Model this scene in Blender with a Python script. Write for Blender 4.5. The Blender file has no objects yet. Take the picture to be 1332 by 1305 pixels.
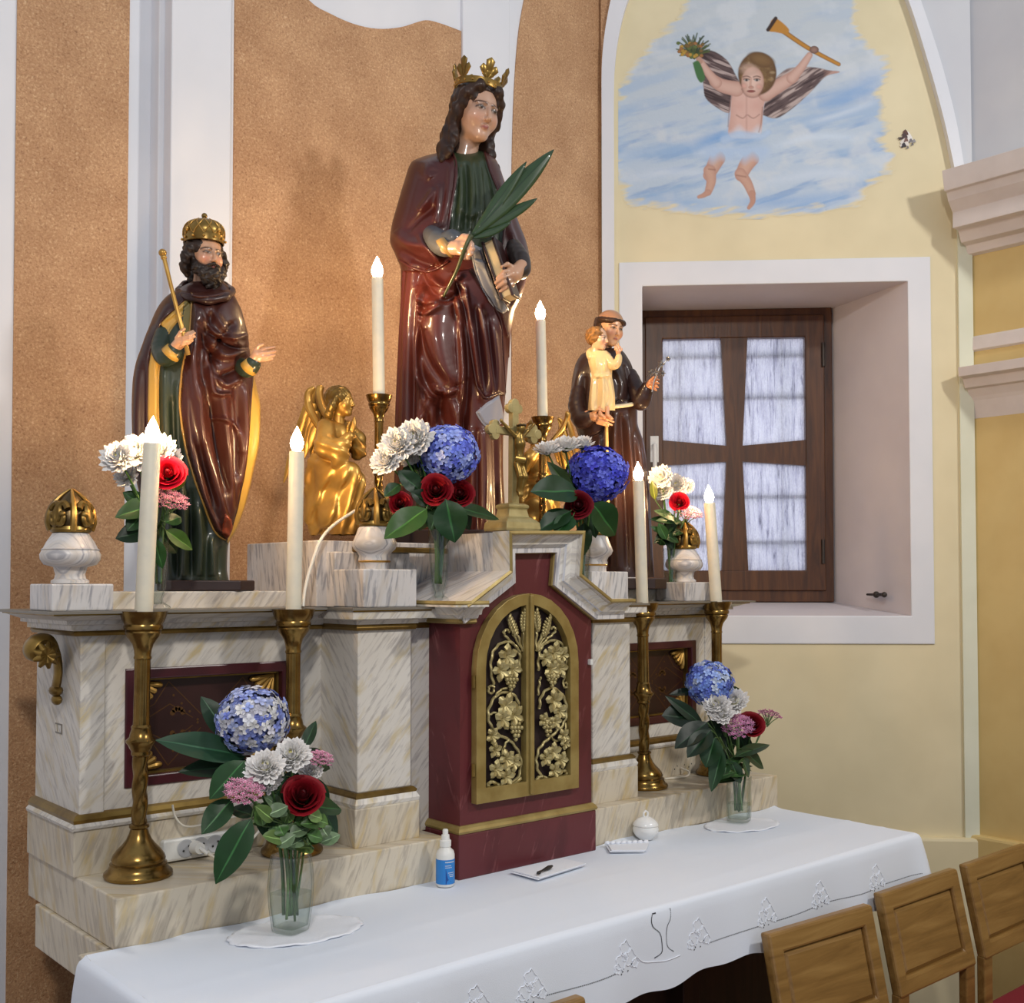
import bpy, bmesh, math, random
import numpy as np
from mathutils import Vector, Matrix, Euler
from math import sin, cos, pi, sqrt, radians, atan2
random.seed(7); RNG = np.random.default_rng(7)
SC = bpy.context.scene
COL = SC.collection

# ------------------------------------------------------------------ camera
FPX, PPX, PPY = 1452.0, 666.0, 714.0          # focal length and principal point for a 1332x1305 frame
HEAD, PITCH, EYE = radians(40.9), radians(1.8), Vector((0, 0, 1.65))
cam = bpy.data.cameras.new('camera'); camo = bpy.data.objects.new('camera', cam); COL.objects.link(camo)
camo.location = EYE; camo.rotation_euler = (pi/2 + PITCH, 0, -HEAD)
cam.sensor_fit = 'HORIZONTAL'; cam.sensor_width = 36; cam.lens = 36*FPX/1332
cam.shift_x = 0; cam.shift_y = (PPY-652.5)/1332
cam.clip_start = 0.02; cam.clip_end = 60
SC.camera = camo
# ------------------------------------------------------------------ light
SC.view_settings.view_transform = 'Standard'; SC.view_settings.look = 'None'
SC.view_settings.gamma = 1; SC.view_settings.use_curve_mapping = False
SC.view_settings.exposure = 0.0
W = bpy.data.worlds.new('daylight'); SC.world = W; W.use_nodes = True
W.node_tree.nodes['Background'].inputs[0].default_value = (0.76, 0.85, 1.0, 1)
W.node_tree.nodes['Background'].inputs[1].default_value = 0.52
DAY, DAYT = (2.80+(.62+1.05)*.70711, 2.75+(1.05-.62)*.70711, 2.15), (2.80+.62*.70711, 2.75-.62*.70711, 2.1)   # daylight outside the window
def lamp(name, loc, target, size, power, col):
    l = bpy.data.lights.new(name, 'AREA'); l.shape = 'DISK'; l.size = size; l.energy = power; l.color = col
    o = bpy.data.objects.new(name, l); COL.objects.link(o); o.location = loc
    o.rotation_euler = (Vector(target)-Vector(loc)).to_track_quat('-Z', 'Y').to_euler()
    return o
lamp('ceiling_lamp', (-0.55, -0.6, 3.5), (1.5, 2.2, 1.6), 0.22, 46, (1, 0.95, 0.88))
lamp('ceiling_lamp', (2.9, -0.9, 3.9), (2.2, 2.2, 1.7), 0.25, 46, (1, 0.96, 0.90))
lamp('window_daylight', DAY, DAYT, 1.3, 5.5, (.86, .88, 1.0))
CANDLE_STRENGTH = 370.0
SC.cycles.max_bounces = 7; SC.cycles.transparent_max_bounces = 12; SC.cycles.transmission_bounces = 7
SC.cycles.sample_clamp_indirect = 4.0; SC.cycles.caustics_reflective = False; SC.cycles.caustics_refractive = False

def at(px, py, y):
    "the point at depth y (world) seen at pixel px,py of the photograph"
    f = Vector((sin(HEAD)*cos(PITCH), cos(HEAD)*cos(PITCH), sin(PITCH))); r = Vector((cos(HEAD), -sin(HEAD), 0)); u = r.cross(f)
    d = f + r*((px-PPX)/FPX) - u*((py-PPY)/FPX)
    return EYE + d*((y-EYE.y)/d.y)
def atz(px, py, z):
    f = Vector((sin(HEAD)*cos(PITCH), cos(HEAD)*cos(PITCH), sin(PITCH))); r = Vector((cos(HEAD), -sin(HEAD), 0)); u = r.cross(f)
    d = f + r*((px-PPX)/FPX) - u*((py-PPY)/FPX)
    return EYE + d*((z-EYE.z)/d.z)
def atd(px, py, s):
    "the same on the oblique window wall, the plane x + y = s"
    f = Vector((sin(HEAD)*cos(PITCH), cos(HEAD)*cos(PITCH), sin(PITCH))); r = Vector((cos(HEAD), -sin(HEAD), 0)); u = r.cross(f)
    d = f + r*((px-PPX)/FPX) - u*((py-PPY)/FPX)
    return EYE + d*(s/(d.x+d.y))

# ------------------------------------------------------------------ materials
def lin(c):
    c = np.asarray(c, float)/255.0
    return np.where(c <= .04045, c/12.92, ((c+.055)/1.055)**2.4)
def rgba(c): return tuple(lin(c))+(1.0,)
M = {}
def new_mat(name):
    m = bpy.data.materials.new(name); m.use_nodes = True; M[name] = m
    return m, m.node_tree.nodes, m.node_tree.links, m.node_tree.nodes['Principled BSDF']
def bump(nt, b, height, dist, strength=1.0):
    n = nt.nodes.new('ShaderNodeBump'); n.inputs['Distance'].default_value = dist; n.inputs['Strength'].default_value = strength
    nt.links.new(height, n.inputs['Height']); nt.links.new(n.outputs[0], b.inputs['Normal'])
def ramp(nt, fac, stops):
    r = nt.nodes.new('ShaderNodeValToRGB'); e = r.color_ramp.elements
    while len(e) < len(stops): e.new(0.5)
    for i, (p, c) in enumerate(stops): e[i].position = p; e[i].color = rgba(c)
    nt.links.new(fac, r.inputs[0]); return r.outputs[0]
def noise(nt, vec, scale, detail=3, rough=.55, dist=0.0):
    n = nt.nodes.new('ShaderNodeTexNoise'); n.inputs['Scale'].default_value = scale; n.inputs['Detail'].default_value = detail
    n.inputs['Roughness'].default_value = rough; n.inputs['Distortion'].default_value = dist
    if vec is not None: nt.links.new(vec, n.inputs['Vector'])
    return n.outputs[0]
def objco(nt): return nt.nodes.new('ShaderNodeTexCoord').outputs['Object']
def mix(nt, fac, a, b, mode='MIX'):
    n = nt.nodes.new('ShaderNodeMix'); n.data_type = 'RGBA'; n.blend_type = mode
    if hasattr(fac, 'links'): nt.links.new(fac, n.inputs[0])
    else: n.inputs[0].default_value = fac
    for s, v in ((6, a), (7, b)):
        if hasattr(v, 'links'): nt.links.new(v, n.inputs[s])
        else: n.inputs[s].default_value = rgba(v)
    return n.outputs[2]
def simple(name, c, rough=.5, metal=0.0, c2=None, nscale=20, bumpd=0.0, coat=0.0, spec=None, trans=0.0, ior=None, sheen=0):
    m, N, L, b = new_mat(name); nt = m.node_tree
    b.inputs['Base Color'].default_value = rgba(c); b.inputs['Roughness'].default_value = rough; b.inputs['Metallic'].default_value = metal
    if c2 is not None or bumpd:
        n = noise(nt, objco(nt), nscale)
        if c2 is not None: L.new(ramp(nt, n, [(.35, c), (.65, c2)]), b.inputs['Base Color'])
        if bumpd: bump(nt, b, n, bumpd)
    if coat: b.inputs['Coat Weight'].default_value = coat; b.inputs['Coat Roughness'].default_value = .12
    if spec is not None: b.inputs['Specular IOR Level'].default_value = spec
    if trans: b.inputs['Transmission Weight'].default_value = trans
    if ior: b.inputs['IOR'].default_value = ior
    return m
def streaked(name, base, grey, ochre, along, across, sa, sc, rough, lo=.50, hi=.62, olo=.52, ohi=.7, wear=None):
    "painted marbling: short slanting brush strokes"
    m, N, L, b = new_mat(name); nt = m.node_tree; co = objco(nt)
    def dot(v):
        n = N.new('ShaderNodeVectorMath'); n.operation = 'DOT_PRODUCT'; L.new(co, n.inputs[0]); n.inputs[1].default_value = v; return n.outputs['Value']
    cmb = N.new('ShaderNodeCombineXYZ'); L.new(dot([v*sc for v in across]), cmb.inputs[0]); L.new(dot([v*sa for v in along]), cmb.inputs[1])
    n1 = noise(nt, cmb.outputs[0], 1.0, 4, .6, .4)
    cm2 = N.new('ShaderNodeCombineXYZ'); L.new(dot([v*sc*.35 for v in across]), cm2.inputs[0]); L.new(dot([v*sa*.7 for v in along]), cm2.inputs[1]); cm2.inputs[2].default_value = 4.2
    n2 = noise(nt, cm2.outputs[0], 1.0, 3, .55, .3)
    c1 = ramp(nt, n2, [(olo, base), (ohi, ochre)])
    f = ramp(nt, n1, [(lo, (0, 0, 0)), (hi, (255, 255, 255))])
    out = mix(nt, f, c1, grey)
    big = noise(nt, co, 2.3, 2); tone = ramp(nt, big, [(.3, (228, 224, 220)), (.7, (255, 255, 255))])
    out = mix(nt, 1.0, out, tone, 'MULTIPLY')
    L.new(out, b.inputs['Base Color']); b.inputs['Roughness'].default_value = rough
    bump(nt, b, n1, .0006, .5)
    return m
streaked('marble', (226, 222, 214), (190, 185, 180), (208, 192, 152), (.62, .5, .75), (-.72, -.66, .62), 15, 120, .34, .50, .66)
streaked('marble_grey', (222, 220, 220), (168, 168, 174), (210, 202, 192), (.1, .25, .9), (.9, .8, -.15), 14, 125, .34, .50, .64)
streaked('marble_ochre', (216, 206, 186), (186, 175, 158), (204, 182, 132), (.3, .25, .9), (.85, .8, -.35), 13, 100, .36, .49, .66)
streaked('porphyry', (98, 38, 44), (140, 84, 86), (84, 30, 36), (.25, .2, .9), (.9, .7, -.3), 9, 60, .42, .60, .72)
def stucco(name, stops, bd, nscale):
    m, N, L, b = new_mat(name); nt = m.node_tree; co = objco(nt)
    n1 = noise(nt, co, nscale, 4, .7, .6); n2 = noise(nt, co, 7, 4)
    c = ramp(nt, n1, stops); t = ramp(nt, n2, [(.3, (226, 218, 210)), (.7, (255, 255, 255))])
    L.new(mix(nt, 1.0, c, t, 'MULTIPLY'), b.inputs['Base Color']); b.inputs['Roughness'].default_value = .55
    bump(nt, b, n1, bd); return m
stucco('orange_stucco', [(.28, (142, 100, 66)), (.42, (188, 144, 104)), (.56, (204, 162, 120)), (.70, (230, 198, 160))], .0025, 165)
simple('white_paint', (226, 228, 234), .6, c2=(218, 221, 228), nscale=3, bumpd=.001)
simple('yellow_paint', (226, 214, 178), .65, c2=(218, 206, 170), nscale=4, bumpd=.001)
simple('ochre_paint', (212, 188, 128), .65, c2=(204, 178, 118), nscale=5, bumpd=.001)
simple('pale_green_paint', (222, 224, 204), .65, c2=(214, 216, 194), nscale=5, bumpd=.001)
simple('reveal_paint', (214, 208, 210), .65, c2=(204, 198, 202), nscale=3, bumpd=.0015)
simple('vault_paint', (206, 208, 212), .7, c2=(198, 200, 206), nscale=3, bumpd=.001)
simple('moulding_paint', (216, 208, 204), .6, c2=(206, 198, 194), nscale=8, bumpd=.001)
m, N, L, b = new_mat('bare_stone'); nt = m.node_tree; co = objco(nt)
n1 = noise(nt, co, 55, 3, .5, 1.2); n2 = noise(nt, co, 14, 3)
c = mix(nt, ramp(nt, n1, [(.60, (0, 0, 0)), (.70, (255, 255, 255))]), ramp(nt, n2, [(.3, (212, 200, 178)), (.7, (196, 186, 164))]), (120, 112, 98))
L.new(c, b.inputs['Base Color']); b.inputs['Roughness'].default_value = .8; bump(nt, b, n1, -.006)
simple('gold_paint', (168, 148, 92), .38, .4, c2=(146, 124, 70), nscale=18)
simple('old_gold', (150, 122, 62), .32, .7, c2=(104, 80, 36), nscale=14)
simple('bright_gold', (196, 156, 82), .36, .7, c2=(160, 120, 56), nscale=12)
simple('pale_gold', (186, 172, 122), .42, .5, c2=(164, 148, 98), nscale=25)
simple('brass', (150, 120, 66), .24, .92, c2=(112, 86, 44), nscale=22)
simple('bronze', (92, 76, 50), .35, .8)
simple('steel', (178, 178, 180), .3, .9)
simple('iron', (70, 64, 60), .5, .7)
simple('dark_lacquer', (52, 24, 22), .35, c2=(40, 18, 17), nscale=9)
simple('maroon_frame', (72, 24, 32), .3, c2=(58, 18, 26), nscale=12)
simple('black', (18, 16, 16), .5)
simple('dark_base', (48, 32, 30), .4)
simple('grey_edge', (132, 126, 116), .4, .4)
def wood(name, a, b_, c_, scale, axis, rough=.4):
    m, N, L, b = new_mat(name); nt = m.node_tree; co = objco(nt)
    mp = N.new('ShaderNodeMapping'); L.new(co, mp.inputs[0]); sc = [scale]*3; sc[axis] = scale*.09; mp.inputs['Scale'].default_value = sc
    n1 = noise(nt, mp.outputs[0], 1.0, 6, .62, .8)
    L.new(ramp(nt, n1, [(.3, a), (.5, b_), (.7, c_)]), b.inputs['Base Color']); b.inputs['Roughness'].default_value = rough
    bump(nt, b, n1, .0006); return m
wood('window_wood', (56, 30, 13), (80, 46, 20), (98, 60, 27), 42, 2)
wood('chair_wood', (106, 76, 36), (134, 100, 52), (154, 120, 68), 30, 0, .36)
wood('dark_wood', (34, 22, 16), (50, 32, 22), (62, 42, 30), 30, 2)
simple('cushion', (120, 14, 34), .9)
m, N, L, b = new_mat('cloth'); nt = m.node_tree; co = objco(nt)
b.inputs['Base Color'].default_value = rgba((224, 231, 242)); b.inputs['Roughness'].default_value = .85
wv = noise(nt, co, 900, 2); bump(nt, b, wv, .0004)
simple('lace', (234, 238, 246), .8, bumpd=.001, nscale=400)
simple('cloth_hole', (40, 40, 44), .9)
simple('wax', (226, 218, 196), .45, c2=(216, 210, 192), nscale=30)
M['wax'].node_tree.nodes['Principled BSDF'].inputs['Subsurface Weight'].default_value = .0
m, N, L, b = new_mat('flame_bulb')
b.inputs['Emission Color'].default_value = (1, .64, .31, 1); b.inputs['Emission Strength'].default_value = CANDLE_STRENGTH; b.inputs['Base Color'].default_value = (1, .9, .7, 1)
m.cycles.emission_sampling = 'FRONT'
simple('porcelain', (236, 236, 234), .18, coat=.4)
simple('white_plastic', (226, 226, 222), .4)
simple('cable', (224, 218, 204), .5)
simple('blue_label', (40, 128, 206), .4)
simple('blue_label_dark', (22, 74, 150), .4)
def glass(name, col, edge, gloss):
    "thin clear glass: transparent, tinted where the wall is seen edge-on, with a sharp reflection"
    m, N, L, b = new_mat(name); nt = m.node_tree; N.remove(b)
    t = N.new('ShaderNodeBsdfTransparent'); g = N.new('ShaderNodeBsdfGlossy'); g.inputs['Roughness'].default_value = .03
    lw = N.new('ShaderNodeLayerWeight'); lw.inputs['Blend'].default_value = .35; fr = N.new('ShaderNodeMath'); fr.operation = 'MULTIPLY_ADD'; pw = N.new('ShaderNodeMath'); pw.operation = 'POWER'; pw.inputs[1].default_value = 3.5; L.new(lw.outputs['Facing'], pw.inputs[0]); L.new(pw.outputs[0], fr.inputs[0]); fr.inputs[1].default_value = (gloss-1)*1.2; fr.inputs[2].default_value = (gloss-1)*.12
    L.new(ramp(nt, lw.outputs['Facing'], [(.25, col), (.95, edge)]), t.inputs[0])
    mx = N.new('ShaderNodeMixShader'); L.new(fr.outputs[0], mx.inputs[0]); L.new(t.outputs[0], mx.inputs[1]); L.new(g.outputs[0], mx.inputs[2]); L.new(mx.outputs[0], N['Material Output'].inputs['Surface']); return m
glass('vase_glass', (252, 253, 253), (204, 212, 210), 1.45)
glass('water', (244, 248, 244), (214, 222, 214), 1.2)
# vertex-coloured paint (statues, flowers, mural): the thing's own colour, plus painted shade in the eye sockets
def vcol(name, rough, coat=0.0, metal=0.0, spec=None, bumpd=0, nscale=40, sub=0.0):
    m, N, L, b = new_mat(name); a = N.new('ShaderNodeVertexColor'); a.layer_name = 'Col'; L.new(a.outputs[0], b.inputs['Base Color'])
    b.inputs['Roughness'].default_value = rough; b.inputs['Metallic'].default_value = metal
    if coat: b.inputs['Coat Weight'].default_value = coat; b.inputs['Coat Roughness'].default_value = .09
    if spec is not None: b.inputs['Specular IOR Level'].default_value = spec
    if bumpd: bump(m.node_tree, b, noise(m.node_tree, objco(m.node_tree), nscale), bumpd)
    return m
vcol('painted', .42, coat=.32, spec=.35)
vcol('flesh_paint', .34, coat=.5)
vcol('hair_paint', .48, coat=.08, spec=.3)
vcol('petal', .62, spec=.3)
vcol('leaf', .42, spec=.35)
vcol('mural_paint', .7, bumpd=.0008, nscale=60)
# ------------------------------------------------------------------ mesh helpers
class MB:
    "collects verts, faces, a colour per vertex and a material slot per face, and links them as ONE mesh object"
    def __init__(s): s.v = []; s.f = []; s.c = []; s.mi = []; s.smooth = []
    def add(s, verts, faces, col=None, mi=0, smooth=False):
        o = len(s.v); s.v.extend([tuple(p) for p in verts]); s.f.extend([tuple(i+o for i in f) for f in faces])
        if col is None: col = (1, 1, 1)
        if len(np.shape(col)) == 1: s.c.extend([tuple(col[:3])]*len(verts))
        else: s.c.extend([tuple(c[:3]) for c in col])
        s.mi.extend([mi]*len(faces)); s.smooth.extend([smooth]*len(faces))
    def box(s, a, b, mi=0, col=None, mat=None):
        x0, y0, z0 = a; x1, y1, z1 = b
        v = [(x0,y0,z0),(x1,y0,z0),(x1,y1,z0),(x0,y1,z0),(x0,y0,z1),(x1,y0,z1),(x1,y1,z1),(x0,y1,z1)]
        if mat is not None: v = [mat @ Vector(p) for p in v]
        s.add(v, [(3,2,1,0),(4,5,6,7),(0,1,5,4),(1,2,6,5),(2,3,7,6),(3,0,4,7)], col, mi)
    def prism(s, poly, fn, d0, d1, mi=0, col=None, smooth=False):
        "extrude a 2-D polygon: fn(u, v, d) -> point"
        n = len(poly); v = [fn(u, w, d0) for u, w in poly]+[fn(u, w, d1) for u, w in poly]
        s.add(v, [tuple(range(n))[::-1], tuple(range(n, 2*n))]+[(i, (i+1) % n, n+(i+1) % n, n+i) for i in range(n)], col, mi, smooth)
    def ring(s, outer, inner, fn, d0, d1, mi=0, col=None):
        "a frame: the strip between two outlines of equal count, extruded"
        n = len(outer); v = []
        for d in (d0, d1):
            v += [fn(u, w, d) for u, w in outer]; v += [fn(u, w, d) for u, w in inner]
        f = []
        for i in range(n):
            j = (i+1) % n
            f += [(i, j, n+j, n+i), (2*n+j, 2*n+i, 3*n+i, 3*n+j), (j, i, 2*n+i, 2*n+j), (n+i, n+j, 3*n+j, 3*n+i)]
        s.add(v, f, col, mi)
    def lathe(s, prof, n=24, c=(0, 0, 0), mi=0, col=None, sx=1, sy=1, cap=True, flute=None):
        v = []; 
        for k, (r, z) in enumerate(prof):
            for i in range(n):
                a = 2*pi*i/n; q = r if flute is None else r*flute(a, z)
                v.append((c[0]+q*cos(a)*sx, c[1]+q*sin(a)*sy, c[2]+z))
        m = len(prof); f = [(k*n+i, k*n+(i+1) % n, (k+1)*n+(i+1) % n, (k+1)*n+i) for k in range(m-1) for i in range(n)]
        if cap: f += [tuple(range(n))[::-1], tuple((m-1)*n+i for i in range(n))]
        s.add(v, f, col, mi, True)
    def tube(s, path, r, n=8, col=None, mi=0, cap=True, flat=1.0, up=None):
        P = [Vector(p) for p in path]; m = len(P); R = r if hasattr(r, '__len__') else [r]*m
        v = []; prev = None
        for k in range(m):
            t = (P[min(k+1, m-1)]-P[max(k-1, 0)]).normalized()
            if prev is None:
                h = Vector(up) if up is not None else (Vector((0, 0, 1)) if abs(t.z) < .9 else Vector((1, 0, 0)))
            else: h = prev
            a = (h-t*h.dot(t)); a = a.normalized() if a.length > 1e-6 else t.orthogonal().normalized(); bb = t.cross(a); prev = a
            for i in range(n):
                q = 2*pi*i/n; v.append(P[k]+a*(R[k]*cos(q)*flat)+bb*(R[k]*sin(q)))
        f = [(k*n+i, k*n+(i+1) % n, (k+1)*n+(i+1) % n, (k+1)*n+i) for k in range(m-1) for i in range(n)]
        if cap: f += [tuple(range(n))[::-1], tuple((m-1)*n+i for i in range(n))]
        cc = col
        if col is not None and len(np.shape(col)) == 2: cc = [c for c in col for _ in range(n)]
        s.add(v, f, cc, mi, True)
    def blob(s, c, r, n=10, m=6, col=None, mi=0, mat=None):
        v = []; 
        rx, ry, rz = r if hasattr(r, '__len__') else (r, r, r)
        for k in range(1, m):
            t = pi*k/m
            for i in range(n): v.append((rx*sin(t)*cos(2*pi*i/n), ry*sin(t)*sin(2*pi*i/n), rz*cos(t)))
        v += [(0, 0, rz), (0, 0, -rz)]
        if mat is not None: v = [mat @ Vector(p) for p in v]
        v = [(p[0]+c[0], p[1]+c[1], p[2]+c[2]) for p in v]
        T = (m-1)*n
        f = [(k*n+i, (k+1)*n+i, (k+1)*n+(i+1) % n, k*n+(i+1) % n) for k in range(m-2) for i in range(n)]
        f += [(T, i, (i+1) % n) for i in range(n)]+[(T+1, (m-2)*n+(i+1) % n, (m-2)*n+i) for i in range(n)]
        s.add(v, f, col, mi, True)
    def sweep(s, path, prof, axes='plan', closed=False, flip=1, d=0.0, mis=None, mi=0):
        """mitred moulding. path: 2-D polyline; prof: (outward, height) points. 'plan': path in x,y and height is z;
        'front': path in x,z, outward in that plane, height is -y (towards the viewer) from y = d"""
        P = [Vector((p[0], p[1])) for p in path]; m = len(P); v = []; np_ = len(prof)
        for k in range(m):
            if closed: a, b_ = P[k-1], P[(k+1) % m]
            else: a, b_ = P[max(k-1, 0)], P[min(k+1, m-1)]
            e1 = (P[k]-a) if (k > 0 or closed) else (b_-P[k]); e2 = (b_-P[k]) if (k < m-1 or closed) else e1
            n1 = Vector((e1.y, -e1.x)).normalized()*flip; n2 = Vector((e2.y, -e2.x)).normalized()*flip
            n = (n1+n2); n = n/max(n.length_squared/2, .15) if n.length > 1e-6 else n1
            for o, h in prof:
                q = P[k]+n*o
                v.append((q.x, q.y, h) if axes == 'plan' else (q.x, d-h, q.y))
        K = m if closed else m-1
        for j in range(np_-1):
            f = [(k*np_+j, ((k+1) % m)*np_+j, ((k+1) % m)*np_+j+1, k*np_+j+1) for k in range(K)]
            if flip < 0 or axes != 'plan': pass
            s.f.extend([tuple(i+len(s.v) for i in q) for q in f]); s.mi.extend([mis[j] if mis else mi]*len(f)); s.smooth.extend([False]*len(f))
        if not closed:
            o = len(s.v); s.f.append(tuple(o+j for j in range(np_))[::-1]); s.f.append(tuple(o+(m-1)*np_+j for j in range(np_))); s.mi.extend([mi]*2); s.smooth.extend([False]*2)
        s.v.extend(v); s.c.extend([(1, 1, 1)]*len(v))
    def build(s, name, mat, parent=None, smooth=None, loc=None, rot=None, bevel=0, fixn=True, weld=False, color=False):
        me = bpy.data.meshes.new(name); me.from_pydata([tuple(p) for p in s.v], [], s.f)
        mats = mat if isinstance(mat, (list, tuple)) else [mat]
        for q in mats: me.materials.append(M[q] if isinstance(q, str) else q)
        me.polygons.foreach_set('material_index', s.mi)
        me.polygons.foreach_set('use_smooth', [bool(x) for x in s.smooth] if smooth is None else [smooth]*len(s.f))
        if color or any(c != (1, 1, 1) for c in s.c[:1]+s.c[-1:]):
            at_ = me.color_attributes.new('Col', 'FLOAT_COLOR', 'POINT')
            arr = np.ones((len(s.v), 4), np.float32); arr[:, :3] = np.array(s.c, np.float32); at_.data.foreach_set('color', arr.ravel())
        if fixn:
            bm = bmesh.new(); bm.from_mesh(me)
            if weld: bmesh.ops.remove_doubles(bm, verts=bm.verts, dist=1e-5)
            bmesh.ops.recalc_face_normals(bm, faces=bm.faces); bm.to_mesh(me); bm.free()
        if any(s.smooth) and smooth is None and not color: me.set_sharp_from_angle(angle=radians(42))
        o = bpy.data.objects.new(name, me); COL.objects.link(o)
        if parent is not None: o.parent = parent
        if loc is not None: o.location = loc
        if rot is not None: o.rotation_euler = rot
        if bevel:
            md = o.modifiers.new('bevel', 'BEVEL'); md.width = bevel; md.segments = 2; md.limit_method = 'ANGLE'; md.angle_limit = radians(40); md.harden_normals = False
        return o
def tag(o, label=None, cat=None, group=None, kind=None):
    if label: o['label'] = label
    if cat: o['category'] = cat
    if group: o['group'] = group
    if kind: o['kind'] = kind
    return o
def thing(name, label, cat, loc=(0, 0, 0), rz=0.0, group=None):
    o = bpy.data.objects.new(name, None); COL.objects.link(o); o.location = loc; o.rotation_euler = (0, 0, rz); o.empty_display_size = .05
    return tag(o, label, cat, group)
def children(o): return [c for c in bpy.data.objects if c.parent == o]
def copy_tree(o, parent=None):
    c = o.copy(); COL.objects.link(c)
    if parent is not None: c.parent = parent
    for ch in list(o.children): copy_tree(ch, c)
    return c
def spline(pts, n=8):
    "Catmull-Rom through points of any dimension"
    P = [np.array(p, float) for p in pts]; out = []
    for i in range(len(P)-1):
        p0 = P[max(i-1, 0)]; p1 = P[i]; p2 = P[i+1]; p3 = P[min(i+2, len(P)-1)]
        for k in range(n):
            t = k/n; out.append(.5*((2*p1)+(-p0+p2)*t+(2*p0-5*p1+4*p2-p3)*t*t+(-p0+3*p1-3*p2+p3)*t**3))
    out.append(P[-1]); return out
def leaf_mesh(mb, base, tip, width, normal, curl=0.15, col=(60, 96, 50), vein=(120, 150, 90), n=8, fold=.25, mi=0, peak=.45):
    "a blade with a raised midrib fold, from base to tip"
    base = Vector(base); tip = Vector(tip); ax = tip-base; Ln = ax.length; t = ax.normalized(); nn = Vector(normal); nn = (nn-t*nn.dot(t))
    nn = nn.normalized() if nn.length > 1e-5 else t.orthogonal().normalized(); sd = t.cross(nn)
    v = []; c = []; col = lin(col); vein = lin(vein); E_ = (-1, -.55, -.09, -.035, .035, .09, .55, 1)
    for k in range(n+1):
        q = k/n; w = width*.5*(sin(pi*min(1, q**(math.log(.5)/math.log(peak))))**.8+.02); d = -curl*Ln*(q**2)
        p = base+ax*q+nn*(d+curl*Ln*q*.5)
        for j, e in enumerate(E_):
            und = .07*w*sin(q*9+e*3); ribs = .92+.10*(k % 2)
            v.append(p+sd*(w*e)+nn*(abs(e)*w*fold+und)); c.append(vein*(1-.4*q)+col*.4*q if abs(e) < .05 else col*ribs*(1.04 if abs(e) > .8 else .94))
    f = [(k*8+j, k*8+j+1, (k+1)*8+j+1, (k+1)*8+j) for k in range(n) for j in range(7)]
    mb.add(v, f, c, mi, True)
# ------------------------------------------------------------------ implicit surfaces (surface nets) for carved figures
def surface_net(fn, lo, hi, h):
    lo = np.array(lo, float); hi = np.array(hi, float); n = np.maximum(np.ceil((hi-lo)/h).astype(int)+1, 3)
    X, Y, Z = np.meshgrid(*[lo[i]+h*np.arange(n[i]) for i in range(3)], indexing='ij')
    D = fn(X.astype(np.float32), Y.astype(np.float32), Z.astype(np.float32)).astype(np.float32)
    ins = D < 0; a, b_, c = n-1
    cor = [(i, j, k) for i in (0, 1) for j in (0, 1) for k in (0, 1)]
    sl = lambda A, q: A[q[0]:q[0]+a, q[1]:q[1]+b_, q[2]:q[2]+c]
    cnt = sum(sl(ins, q).astype(np.int8) for q in cor); act = (cnt > 0) & (cnt < 8)
    idx = -np.ones((a, b_, c), np.int64); I = np.argwhere(act); idx[act] = np.arange(len(I))
    dv = {q: D[I[:, 0]+q[0], I[:, 1]+q[1], I[:, 2]+q[2]] for q in cor}
    acc = np.zeros((len(I), 3)); num = np.zeros(len(I))
    for q in cor:
        for ax in range(3):
            if q[ax] == 0:
                r = list(q); r[ax] = 1; r = tuple(r); d0 = dv[q]; d1 = dv[r]; cr = (d0 < 0) != (d1 < 0)
                t = np.where(cr, d0/np.where(cr, d0-d1, 1), 0); p = np.zeros((len(I), 3)); p[:] = q; p[:, ax] += t
                acc[cr] += p[cr]; num[cr] += 1
    V = lo+h*(I+acc/num[:, None]); F = []
    for ax in range(3):
        o1, o2 = [x for x in range(3) if x != ax]
        s0 = [slice(None)]*3; s1 = [slice(None)]*3; s0[ax] = slice(0, -1); s1[ax] = slice(1, None)
        A0 = ins[tuple(s0)]; A1 = ins[tuple(s1)]; E_ = np.argwhere(A0 != A1)
        E_ = E_[(E_[:, o1] > 0) & (E_[:, o2] > 0) & (E_[:, o1] < n[o1]-1) & (E_[:, o2] < n[o2]-1)]
        if not len(E_): continue
        def g(d1, d2):
            q = E_.copy(); q[:, o1] -= d1; q[:, o2] -= d2; return idx[q[:, 0], q[:, 1], q[:, 2]]
        Q = np.stack([g(1, 1), g(0, 1), g(0, 0), g(1, 0)], 1); st = A0[E_[:, 0], E_[:, 1], E_[:, 2]]
        if ax == 1: st = ~st
        Q[~st] = Q[~st][:, ::-1]; F.append(Q)
    F = np.concatenate(F) if F else np.zeros((0, 4), int)
    return V, F[(F >= 0).all(1)]
def smin(a, b, k):
    h = np.clip(.5+.5*(b-a)/k, 0, 1); return b*(1-h)+a*h-k*h*(1-h)
def smax(a, b, k): return -smin(-a, -b, k)
def ell(X, Y, Z, c, r):
    x, y, z = (X-c[0])/r[0], (Y-c[1])/r[1], (Z-c[2])/r[2]; k0 = np.sqrt(x*x+y*y+z*z)+1e-9
    k1 = np.sqrt((x/r[0])**2+(y/r[1])**2+(z/r[2])**2)+1e-9; return k0*(k0-1)/k1
def cap(X, Y, Z, a, b, ra, rb=None):
    rb = ra if rb is None else rb; a = np.array(a, float); b = np.array(b, float); d = b-a; L2 = max(d@d, 1e-12)
    t = np.clip(((X-a[0])*d[0]+(Y-a[1])*d[1]+(Z-a[2])*d[2])/L2, 0, 1)
    return np.sqrt((X-a[0]-t*d[0])**2+(Y-a[1]-t*d[1])**2+(Z-a[2]-t*d[2])**2)-(ra+(rb-ra)*t)
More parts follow.
